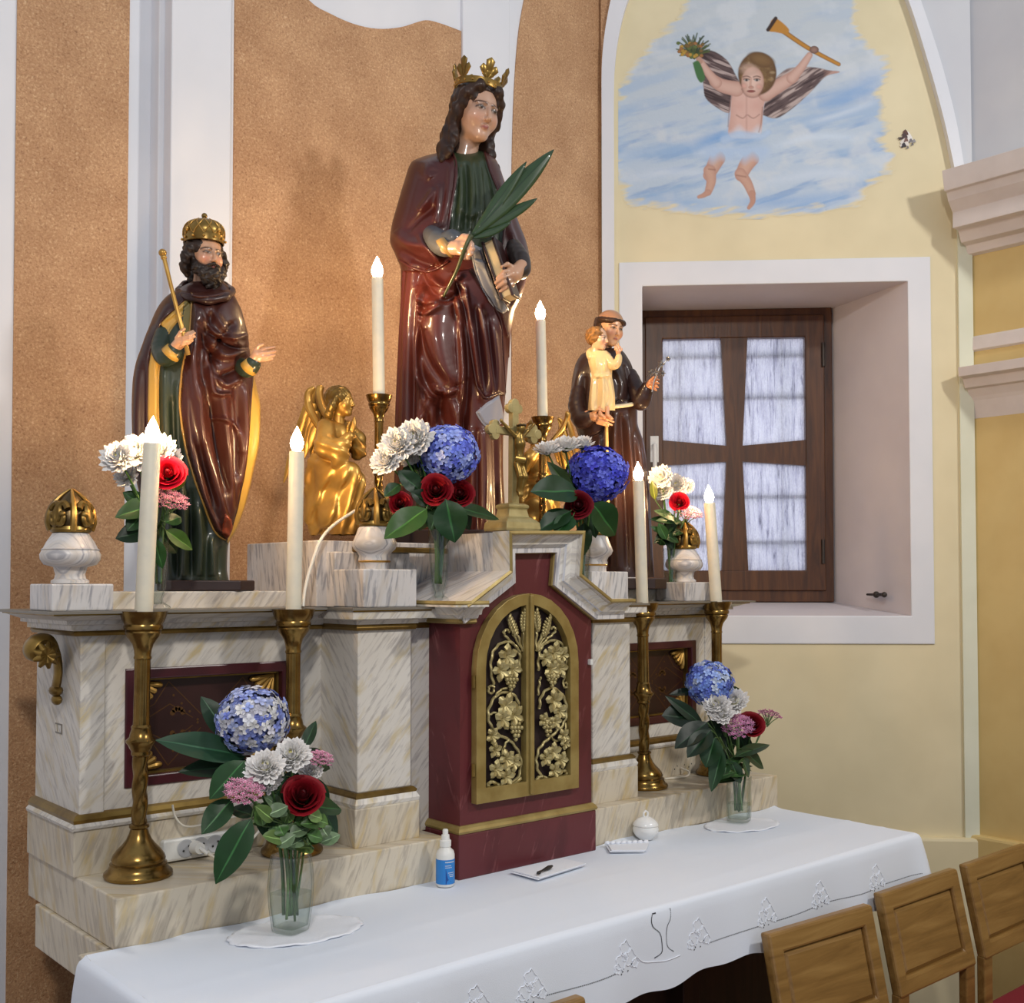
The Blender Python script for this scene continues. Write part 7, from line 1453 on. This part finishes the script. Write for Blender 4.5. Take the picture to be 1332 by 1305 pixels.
# ================= kneeling gilt angels
def angel(px, py, y, lab, mirror=False):
    G = Fig('angel_statue', lab, 'statue', px, py, y, 1.7485, 'kneeling gilt angels'); ox, oy = px-436, py-690
    def P(x, y_, d): q = G.P(x+ox, y_+oy, d); return q
    S = G.S; e = lambda c, r: (P(*c), [q/S for q in r])
    def body(X, Y, Z):
        def E(c, r): q, rr = e(c, r); return ell(X, Y, Z, q, rr)
        def Cn(pts, rs, k=3): return chain(X, Y, Z, [P(*p) for p in pts], [q/S for q in rs], k/S)
        D = E((436, 575, 0), (22, 20, 30)); D = smin(D, E((430, 615, 0), (24, 24, 32)), 8/S); D = smin(D, E((436, 655, 0), (28, 26, 34)), 8/S); D = smin(D, E((440, 672, -6), (30, 30, 22)), 6/S)
        D = smin(D, Cn([(432, 620, -10), (452, 618, -24), (462, 632, -22)], [20, 18, 12]), 6/S); D = smin(D, Cn([(458, 624, -22), (452, 660, -20), (448, 685, -18)], [15, 17, 19]), 5/S)
        D = smin(D, Cn([(424, 556, -12), (424, 580, -24), (440, 586, -34), (454, 568, -36)], [12, 15, 14, 7]), 4/S); D = smin(D, Cn([(450, 556, 12), (464, 572, 4), (466, 588, -8), (458, 566, -26)], [10, 12, 10, 6]), 4/S)
        D = smin(D, Cn([(432, 582, -30), (440, 600, -34), (448, 596, -34)], [8, 9, 6]), 4/S); D = smin(D, Cn([(410, 600, 4), (406, 640, 6), (412, 684, 6)], [10, 12, 14]), 6/S)
        PYl = py-Z*S-oy; PXl = px+X*S-ox; fold = 2.2*np.sin(PXl*.36+PYl*.10+Y*S*.16)*np.clip((PYl-585)/30, 0, 1)+1.1*np.sin(PXl*.2-PYl*.5)*np.clip((600-PYl)/20, 0, 1)*np.clip((PYl-552)/14, 0, 1); D = D-fold/S
        for f in (0, 1):   # praying hands
            D = np.minimum(D, Cn([(454, 568, -37-4*f+8), (457, 558, -38-4*f+8), (460, 546, -38-4*f+8)], [4, 4.2, 2.0], 1)); 
        return np.minimum(np.maximum(D, -(Z)), D+1)
    lo = P(392, 694, -68); hi = P(486, 536, 60); V, F = surface_net(body, lo, (hi[0], hi[1], hi[2]), 1.9/S); parts = [(V, F, np.ones((len(V), 3)))]
    Hh = Head(G, 443+ox, 523+oy, -4, 40, 62, -4, 2); V, F = surface_net(lambda x, y_, z: face_sdf(x, y_, z), (-.45, -.62, -.95), (.45, .55, .6), .03); parts.append((Hh.put(V), F, np.ones((len(V), 3))))
    fg = []
    for k in range(4): fg.append(([P(456+k*.8, 558+k*1.6, -36), P(459+k*.8, 549+k*2, -37), P(461+k*.6, 543+k*2.2, -36)], [2/S, 1.8/S, 1.3/S]))
    fg.append(([P(452, 562, -38), P(453, 554, -41), P(455, 549, -41)], [2.2/S, 2/S, 1.5/S])); V, F = chains_mesh(fg, .9/S, .6/S); parts.append((V, F, np.ones((len(V), 3))))
    for nm, (V, F, C) in zip(('body', 'head', 'hands'), parts): np_mesh(nm, V, F, 'bright_gold', G.root)
    def hair(x, y_, z):
        D = ell(x, y_, z, (0, .10, .14), (.42, .47, .41)); 
        for s in (-1, 1): D = smin(D, chain(x, y_, z, [(s*.34, .0, .1), (s*.40, .10, -.2), (s*.34, .26, -.45), (s*.26, .36, -.6)], [.1, .13, .15, .10], .05), .05)
        D = D+.022*np.sin(x*26+z*20)*np.sin(y_*26-z*14); return np.maximum(D, -ell(x, y_, z, (0, -.50, -.14), (.29, .38, .42)))
    V, F = surface_net(hair, (-.65, -.5, -.8), (.65, .75, .7), .035); np_mesh('hair', Hh.put(V), F, 'old_gold', G.root)
    wings = [[(415, 560, 14), (404, 535, 20), (402, 512, 24), (412, 503, 26), (418, 516, 24)], [(440, 556, 24), (430, 532, 36), (426, 512, 42), (434, 504, 44)]]
    for wi, (sh, tips) in enumerate(((((416, 556, 12), (404, 534, 20), (401, 514, 22), (409, 504, 22)), [((408, 505, 22), (392, 560, 30)), ((405, 508, 23), (384, 590, 34)), ((404, 512, 23), (376, 612, 36)), ((405, 518, 22), (369, 628, 37)), ((409, 525, 20), (390, 610, 30)), ((412, 535, 18), (396, 596, 24)), ((415, 545, 16), (402, 584, 20))]), (((436, 556, 20), (420, 530, 40), (415, 510, 48), (420, 503, 50)), [((418, 505, 48), (402, 560, 58)), ((416, 512, 48), (396, 590, 60)), ((420, 522, 44), (404, 600, 56)), ((426, 535, 36), (412, 590, 48))]))):
        mb = MB(); mb.tube([P(*p) for p in spline(sh, 5)], np.interp(np.linspace(0, 1, 16), [0, .4, .8, 1], [6, 7, 6, 3])/S, 10, flat=.8); w_ = mb.build('wing', 'bright_gold', G.root)
        for a, b_ in tips:
            f_ = MB(); pa, pb = Vector(P(*a)), Vector(P(*b_)); f_.tube([pa, pa*.6+pb*.4, pa*.25+pb*.75, pb], [3/S, 6.5/S, 5.5/S, 1/S], 8, flat=.42, up=(0, 1, .1)); f_.build('wing_feather', 'bright_gold', w_)
    return G
g1 = angel(436, 690, 2.27, 'kneeling gilt angel praying to the left of the crowned woman, beside the lit candle')
g2 = angel(700, 680, 2.31, 'kneeling gilt angel mostly hidden behind the crucifix and right bouquet'); 
g2.root.rotation_euler.z -= radians(132); g2.root.scale = (.76, .76, .76)
# ================= the crucifix on the tabernacle
YX = 1.985
cf = thing('crucifix', 'pale gilt standing crucifix with trefoil ends on top of the tabernacle', 'crucifix', (0, 0, 0)); zt = 1.7485
def XZ(x, y): p = at(620+x*.2145, 480+y*.2145, YX); return (p.x, p.z)
cxs = XZ(238, 600)[0]; base_c = (cxs+.006, YX+.02)
# the hood of the tabernacle is topped by a small flat; the foot stands on it
hz = max(z for x, z in hpo)+.0005
mb = MB(); sq_ = [(.052, hz), (.054, hz+.006), (.052, hz+.020), (.044, hz+.028), (.032, hz+.034), (.028, hz+.052), (.032, hz+.056), (.032, hz+.062), (.024, hz+.066), (.0, hz+.067)]
v = [];
for r_, z in sq_: v += [(base_c[0]+s*r_, base_c[1]+t*r_*.8, z) for s, t in ((-1, -1), (1, -1), (1, 1), (-1, 1))]
mb.add(v, [(k*4+i, k*4+(i+1) % 4, (k+1)*4+(i+1) % 4, (k+1)*4+i) for k in range(len(sq_)-1) for i in range(4)]+[(3, 2, 1, 0)]); mb.build('foot', 'pale_gold', cf, bevel=.002)
def tref(cx, cz, ang, r):
    "outline points of a three-lobed end whose arm points along ang"
    pts = []
    for off, a0, a1 in ((-pi/2, -1.9, 1.1), (0, -1.25, 1.25), (pi/2, -1.1, 1.9)):
        lx, lz = cx+cos(ang+off)*r*.78, cz+sin(ang+off)*r*.78
        for t in np.linspace(a0, a1, 8): pts.append((lx+cos(ang+off+t)*r*.62, lz+sin(ang+off+t)*r*.62))
    return pts
tz = XZ(232, 228)[1]; la = XZ(112, 368); ra = XZ(362, 392); az = (la[1]+ra[1])/2; hw_ = .0115
arm = (ra[0]-la[0])/2*.93; cxm = cxs; mb = MB(); nl = 20
def disc(cx, cz, r, o=0): mb.prism([(cx+r*cos(2*pi*i/nl), cz+r*sin(2*pi*i/nl)) for i in range(nl)], fw, YX+o, YX+.016-o)
mb.prism([(cxm-hw_*.95, hz+.06), (cxm+hw_*.95, hz+.06), (cxm+hw_*.8, tz), (cxm-hw_*.8, tz)], fw, YX, YX+.016); mb.prism([(cxm-arm, az-hw_*.8), (cxm+arm, az-hw_*.8), (cxm+arm, az+hw_*.8), (cxm-arm, az+hw_*.8)], fw, YX+.0005, YX+.0155)
for ex_c, ez_c, ux, uz in ((cxm, tz-.004, 0, 1), (cxm-arm, az, -1, 0), (cxm+arm, az, 1, 0)):
    disc(ex_c+ux*.012, ez_c+uz*.012, .0115, .0006); disc(ex_c-uz*.012, ez_c-ux*.012, .0115, .0010); disc(ex_c+uz*.012, ez_c+ux*.012, .0115, .0014)
mb.build('cross', 'pale_gold', cf, bevel=.001)
# corpus: one skinned body
def bodyc(X, Y, Z):
    f = YX-.010; c = cxm+.001
    D = ell(X, Y, Z, (c+.002, f-.006, az+.006), (.010, .011, .013))
    D = smin(D, chain(X, Y, Z, [(c, f, az-.010), (c, f-.003, az-.030), (c+.001, f, az-.055), (c, f-.002, az-.072)], [.011, .013, .010, .012], .004), .004)
    for s in (-1, 1):
        D = smin(D, chain(X, Y, Z, [(c+s*.009, f, az-.014), (c+s*.030, f+.003, az+.004), (c+s*.048, f+.005, az+.018)], [.0055, .0045, .0032], .003), .003); D = smin(D, ell(X, Y, Z, (c+s*.051, f+.005, az+.021), (.004, .003, .005)), .002)
        D = smin(D, chain(X, Y, Z, [(c+s*.006, f, az-.078), (c+s*.008+.003, f-.010, az-.108), (c+s*.004, f-.002, az-.140), (c+s*.003, f-.006, az-.152)], [.0085, .0070, .0052, .0046], .003), .003)
    return D
V, F = surface_net(bodyc, (cxm-.07, YX-.045, az-.17), (cxm+.07, YX+.012, az+.04), .0016); np_mesh('corpus', V, F, 'old_gold', cf)
mb = MB(); mb.tube([(cxm-.013, YX-.014, az-.066), (cxm, YX-.026, az-.070), (cxm+.014, YX-.014, az-.068)], [.007, .010, .008], 8); mb.tube([(cxm+.013, YX-.018, az-.07), (cxm+.018, YX-.016, az-.090)], [.006, .003], 7); mb.build('loincloth', 'old_gold', cf)
mb = MB(); mb.lathe([(.011, 0), (.0125, .003), (.011, .006)], 16, (cxm+.003, YX-.016, az+.010)); mb.build('thorn_crown', 'bronze', cf)
# ------------------------------------------------------------------ the painted cherub in clouds on the window wall (a flat wall painting)
def mural():
    x0, x1, y0, y1 = 793, 1178, -40, 285; nx, ny = 520, 430
    px, py = np.meshgrid(np.linspace(x0, x1, nx), np.linspace(y0, y1, ny), indexing='ij')
    # lay the sheet on the wall through its four corners
    cs = [SB(x0, y0), SB(x1, y0), SB(x0, y1), SB(x1, y1)]; u = (px-x0)/(x1-x0); v = (py-y0)/(y1-y0)
    pts = np.array([SB(float(a), float(b)) for a, b in zip(px[::26, ::43].ravel(), py[::26, ::43].ravel())])
    A_ = np.stack([np.ones(px[::26, ::43].size), px[::26, ::43].ravel(), py[::26, ::43].ravel(), px[::26, ::43].ravel()*py[::26, ::43].ravel(), px[::26, ::43].ravel()**2], 1)
    k, *_ = np.linalg.lstsq(A_, pts, rcond=None); full = np.stack([np.ones(px.size), px.ravel(), py.ravel(), px.ravel()*py.ravel(), px.ravel()**2], 1) @ k
    S_, Z_ = full[:, 0], full[:, 1]
    px, py = px.ravel(), py.ravel()
    rs = np.random.default_rng(3)
    def nz(sx, sy, seed, oct_=4, ang=0.0):
        "smooth value noise on the sheet"
        r = np.random.default_rng(seed); out = np.zeros(px.shape); amp = 1; tot = 0; ca, sa = cos(ang), sin(ang)
        for o in range(oct_):
            g = r.random((64, 64)); X = ((px*ca+py*sa)/sx*2**o) % 63; Y = ((-px*sa+py*ca)/sy*2**o) % 63; i, j = X.astype(int), Y.astype(int); fx, fy = X-i, Y-j; fx = fx*fx*(3-2*fx); fy = fy*fy*(3-2*fy)
            out += amp*((g[i, j]*(1-fx)+g[i+1, j]*fx)*(1-fy)+(g[i, j+1]*(1-fx)+g[i+1, j+1]*fx)*fy); tot += amp; amp *= .55
        return out/tot
    # outline of the cloud, ragged with brush ends
    edge = [(905, -60), (900, -10), (880, 22), (862, 45), (838, 72), (815, 105), (806, 128), (800, 150), (797, 180), (803, 205), (800, 222), (812, 240), (818, 262), (870, 270), (950, 277), (1040, 276), (1110, 262), (1122, 245), (1150, 225), (1162, 205), (1148, 185), (1150, 160), (1140, 130), (1152, 95), (1150, 80), (1128, 60), (1112, 30), (1110, 0), (1095, -60)]
    edge = [tuple(p) for p in spline(edge, 4)]
    ins = inside(px, py, edge); D, _ = seg_dist(px, py, edge+[edge[0]]); sd = np.where(ins, D, -D)+(nz(26, 5, 1, 3, -.2)-.5)*26
    alpha = np.clip(sd/9+.5, 0, 1)
    C = np.tile(lin((214, 206, 172)), (len(px), 1)); C = lin((222, 210, 174))[None, :]*np.ones((len(px), 1))
    def blend(w, c):
        nonlocal C
        w = np.clip(w, 0, 1); w = w[:, None]; c = lin(c) if np.ndim(c) == 1 or isinstance(c, tuple) else c; C = C*(1-w)+c*w
    low = np.clip((py-70)/130, 0, 1); n1 = nz(90, 16, 5, 4, -.22); n2 = nz(60, 9, 8, 4, -.3); n3 = nz(40, 30, 12, 4)
    sky = lin((190, 200, 208))[None, :]*(1-low[:, None])+lin((180, 200, 222))[None, :]*low[:, None]
    w = np.clip((n1-.46)*5, 0, 1)*(.25+.75*low); sky = sky*(1-w[:, None])+lin((134, 172, 214))[None, :]*w[:, None]
    w = np.clip((n2-.56)*6, 0, 1)*(.2+.8*low)*.7; sky = sky*(1-w[:, None])+lin((104, 150, 206))[None, :]*w[:, None]
    w = np.clip((n3-.55)*6, 0, 1)*.6; sky = sky*(1-w[:, None])+lin((212, 218, 224))[None, :]*w[:, None]
    sky = sky*.78+lin((204, 210, 216))[None, :]*.22; C = C*(1-alpha[:, None])+sky*alpha[:, None]
    for pts_, wd, c, a in (([(900, 190), (940, 178), (985, 182)], 8, (120, 164, 216), .8), ([(1060, 140), (1100, 125), (1150, 98)], 13, (118, 162, 214), .7), ([(800, 205), (860, 196), (930, 190)], 8, (150, 182, 220), .6), ([(960, 262), (1040, 262), (1110, 250)], 9, (128, 168, 218), .6), ([(830, 255), (880, 262), (940, 266)], 8, (140, 176, 218), .6), ([(905, 200), (940, 196), (980, 202)], 4, (216, 226, 238), .8), ([(1010, 190), (1060, 178), (1120, 180)], 5, (206, 220, 236), .7), ([(1050, 160), (1090, 150), (1140, 132)], 4, (214, 224, 236), .6), ([(820, 232), (870, 224), (920, 226)], 6, (206, 218, 234), .6), ([(990, 240), (1060, 226), (1120, 226)], 6, (206, 218, 234), .6)):
        d, t = seg_dist(px, py, [tuple(q) for q in spline(pts_, 5)]); blend(a*np.exp(-(d/wd)**2)*np.sin(np.clip(t, .04, .96)*pi)**.5*alpha*(.6+.8*n2), c)
    def stroke(pts_, r0, r1, c0, c1=None, soft=1.2, a=1.0):
        "a tapered limb or stroke, lighter along the middle"
        P_ = [tuple(q) for q in spline(pts_, 5)] if len(pts_) > 2 else pts_; d, t = seg_dist(px, py, P_); r = r0+(r1-r0)*t; m_ = np.clip((r-d)/soft+.5, 0, 1)*a
        q = np.clip(d/np.maximum(r, .1), 0, 1)[:, None]; cc = lin(c0)[None, :]*(1-q**2)+lin(c1 if c1 is not None else np.array(c0)*.75)[None, :]*q**2; blend(m_, cc)
    def blob(cx, cy, rx, ry, c0, c1=None, ang=0, soft=.15, a=1.0):
        X, Y = px-cx, py-cy; ca, sa = cos(ang), sin(ang); q = np.hypot((X*ca+Y*sa)/rx, (-X*sa+Y*ca)/ry); m_ = np.clip((1-q)/soft+.5, 0, 1)*a; qq = np.clip(q, 0, 1)[:, None]
        blend(m_, lin(c0)[None, :]*(1-qq**2)+lin(c1 if c1 is not None else np.array(c0)*.8)[None, :]*qq**2)
    def poly(pl, c, a=1.0, soft=1.5, tex=None):
        pl = [tuple(q) for q in spline(list(pl)+[pl[0]], 4)]; i_ = inside(px, py, pl); d, _ = seg_dist(px, py, pl); m_ = np.clip(np.where(i_, d, -d)/soft+.5, 0, 1)*a; blend(m_, c); return m_
    fe = nz(30, 3.2, 21, 3, .38); fe2 = nz(30, 3.2, 22, 3, -.55)
    # wings
    m_ = poly([(908, 70), (925, 66), (945, 78), (957, 98), (963, 112), (952, 120), (950, 142), (946, 147), (932, 140), (918, 128), (915, 112), (913, 95)], (92, 74, 74)); blend(m_*np.clip((fe-.52)*7, 0, 1), (176, 158, 154)); blend(m_*np.clip((.42-fe)*7, 0, 1), (58, 42, 44))
    m_ = poly([(992, 150), (996, 130), (1005, 108), (1020, 92), (1035, 88), (1060, 88), (1078, 92), (1092, 94), (1075, 99), (1062, 112), (1048, 126), (1030, 142), (1010, 154)], (94, 76, 76)); blend(m_*np.clip((fe2-.52)*7, 0, 1), (184, 166, 160)); blend(m_*np.clip((.42-fe2)*7, 0, 1), (60, 44, 46)); blend(m_*np.clip((px-1070)/16, 0, 1), (184, 142, 128))
    SK, SH = (208, 172, 158), (180, 138, 124)
    # legs and feet
    stroke([(933, 206), (928, 216), (922, 228)], 10.5, 7.5, (200, 164, 146), SH); stroke([(923, 222), (925, 236), (921, 250)], 8, 4.5, (198, 160, 142), SH); stroke([(921, 250), (915, 254), (909, 256)], 4, 2.2, (190, 148, 130), SH)
    stroke([(977, 206), (970, 216), (964, 228)], 10.5, 8, (204, 166, 148), SH); stroke([(963, 226), (972, 238), (978, 252)], 7.5, 5, (198, 158, 140), SH); stroke([(978, 252), (979, 262), (974, 270)], 4.6, 2.4, (186, 142, 124), SH)
    for (a, b_) in (((958, 228), (970, 230)), ((922, 220), (930, 221))): stroke([a, b_], .9, .9, (150, 104, 92), a=.6)
    blend(np.clip((214+3*np.sin(px*.3)-py)/15, 0, 1)*np.clip((py-186)/9, 0, 1)*(np.abs(px-958) < 50)*(1-np.clip((np.abs(px-958)-38)/10, 0, 1)), (176, 198, 226))
    # torso fading into the cloud
    m_ = poly([(953, 112), (962, 108), (985, 110), (997, 122), (993, 140), (991, 165), (987, 178), (965, 180), (948, 176), (950, 150), (951, 130)], (214, 176, 164)); blend(m_*np.clip(1-np.abs(px-971)/2.2, 0, 1)*.35, (168, 122, 112)); blend(m_*np.clip((np.abs(px-972)-12)/14, 0, 1)*.5, (172, 128, 116)); blend(.3*np.exp(-((px-962)**2+(py-138)**2)/40), (196, 140, 128)); blend(.3*np.exp(-((px-983)**2+(py-138)**2)/40), (196, 140, 128))
    blend(np.clip((py-164+4*np.sin(px*.25))/14, 0, 1)*m_, (206, 212, 224)); stroke([(942, 182), (962, 176), (988, 178), (1000, 172)], 6, 3, (178, 200, 228), (160, 188, 222), 4, .8)
    for pl in ([(953, 118), (949, 140), (947, 165)], [(992, 140), (990, 160), (987, 172)], [(958, 150), (966, 154), (971, 150)], [(973, 150), (980, 154), (988, 149)]): stroke(pl, .9, .7, (150, 106, 96), a=.55)
    # arms
    stroke([(958, 116), (940, 112), (930, 106)], 10, 7.5, SK, SH); stroke([(932, 108), (922, 96), (911, 80)], 7, 3.8, SK, SH); stroke([(910, 80), (908, 74)], 4, 3.5, (184, 146, 126), SH)
    stroke([(996, 122), (1016, 110), (1032, 100)], 10, 7.5, SK, SH); stroke([(1030, 102), (1042, 88), (1053, 72)], 7.2, 4, SK, SH); 
    # horn
    stroke([(1012, 36), (1050, 62), (1091, 84)], 3.4, 2.6, (190, 134, 52), (120, 78, 28)); poly([(1003, 27), (1010, 24), (1026, 38), (1022, 44), (1008, 42), (1000, 40)], (186, 130, 50)); stroke([(999, 39), (1009, 24)], 2.4, 2.4, (58, 38, 30)); blob(1059, 65, 6, 5, (150, 118, 104), (96, 70, 64))
    # flowers in the other hand
    poly([(901, 82), (909, 80), (917, 100), (912, 108), (906, 100)], (66, 110, 62)); 
    for k in range(38):
        a = -3.1+2.9*k/37+rs.uniform(-.1, .1); L_ = rs.uniform(14, 30); stroke([(903, 76), (903+cos(a)*L_*.6+rs.uniform(-2, 2), 72+sin(a)*L_*.6), (903+cos(a)*L_*1.05, 72+sin(a)*L_)], 1.1, .7, [(62, 84, 40), (86, 96, 44), (48, 64, 36)][k % 3])
    for k in range(34): blob(899+rs.uniform(-17, 15), 65+rs.uniform(-10, 11), 2.6, 2.3, [(186, 150, 60), (120, 96, 50), (96, 112, 56), (160, 110, 60)][k % 4])
    # head: curls, face
    blob(985, 96, 25, 28, (134, 104, 66), (92, 64, 36), .1, .08)
    for k in range(90):
        a, q = rs.uniform(0, 6.28), rs.uniform(.3, 1); blob(985+cos(a)*22*q, 93+sin(a)*24*q, rs.uniform(2, 4), rs.uniform(1.6, 3.2), [(160, 128, 84), (112, 82, 48), (140, 110, 70), (182, 158, 120)][k % 4], a=.55, soft=.5)
    blob(979, 107, 14.5, 19.5, (222, 190, 176), (190, 150, 134), .03, .12); blob(974, 90, 12, 8, (214, 180, 164), a=.5, soft=.6)
    blob(990, 78, 18, 9, (126, 96, 58), (96, 68, 38), .3, .3); 
    for sx in (971, 984.5): stroke([(sx-4.5, 100.5), (sx, 99.3), (sx+4.5, 100.8)], .8, .8, (110, 78, 62), a=.8); blob(sx, 104.5, 3.4, 1.6, (196, 190, 188), soft=.4); blob(sx, 104.5, 1.6, 1.6, (70, 62, 62), soft=.4); stroke([(sx-4, 103.4), (sx, 102.6), (sx+4, 103.6)], .7, .7, (90, 62, 54), a=.8)
    stroke([(977, 102), (976, 110), (977, 113)], 1.3, 1.6, (196, 152, 136), (170, 124, 108), a=.7); blob(977, 114, 3.6, 2, (190, 140, 124), soft=.5, a=.8); blob(977, 119, 5, 1.9, (168, 96, 88), (150, 90, 84), soft=.4); stroke([(972, 119), (982, 119)], .5, .5, (110, 60, 56)); blob(968, 112, 4, 3.5, (222, 160, 146), soft=.9, a=.5); blob(987, 113, 4, 3.5, (214, 150, 136), soft=.9, a=.5)
    stroke([(965, 116), (970, 124), (979, 127), (988, 124), (993, 115)], 1.0, 1.0, (130, 90, 78), a=.5)
    ok = (S_ > .06) & (S_ < 1.22); V = np.array([DP(float(a), float(b), -.0007) for a, b in zip(S_, Z_)]); idx = np.arange(nx*ny).reshape(nx, ny)
    F = np.stack([idx[:-1, :-1], idx[1:, :-1], idx[1:, 1:], idx[:-1, 1:]], -1).reshape(-1, 4); keep = (alpha[F].max(1) > .02) & ok[F].all(1)
    F = F[keep]; used = np.unique(F); mp = -np.ones(nx*ny, int); mp[used] = np.arange(len(used))
    o = np_mesh('wall_painting', V[used], mp[F], 'mural_paint', None, C[used]); tag(o, 'painted winged cherub with horn and flowers among blue clouds above the window', 'painting')
mural()
# small painted mark on the plaster to the right of the cloud
mb = MB(); c_ = SB(1178, 182)
def mk(dx, dy, r, col, n=9, sq=1.0):
    k_ = 1/372.0; mb.add([DP(c_[0]+(dx+r*cos(2*pi*i/n)*(.8+.4*sin(i*2.3)))*k_, c_[1]-(dy+sq*r*sin(2*pi*i/n)*(.8+.4*cos(i*1.7)))*k_, -.003-.0002*len(mb.f)) for i in range(n)], [tuple(range(n))], lin(col))
for a in ((0, 0, 9, (226, 220, 210)), (2, -2, 8, (232, 228, 222)), (-2, 5, 7, (222, 216, 208)), (-1, -8, 5, (96, 66, 58)), (-2, -4, 5, (78, 60, 60)), (0, 1, 3.5, (122, 92, 84)), (-3, 8, 4, (60, 56, 62)), (-7, -1, 2.2, (70, 54, 54)), (6, 2, 3, (120, 118, 122)), (10, 3, 3, (150, 148, 150)), (8, 7, 2, (110, 108, 112)), (-9, -2, 1.4, (70, 60, 60)), (2, 11, 2, (120, 116, 118))): mk(*a)
tag(mb.build('wall_mark', 'mural_paint', None, color=True, fixn=False), 'small dark damaged painted mark on the yellow plaster right of the cloud', 'mark')
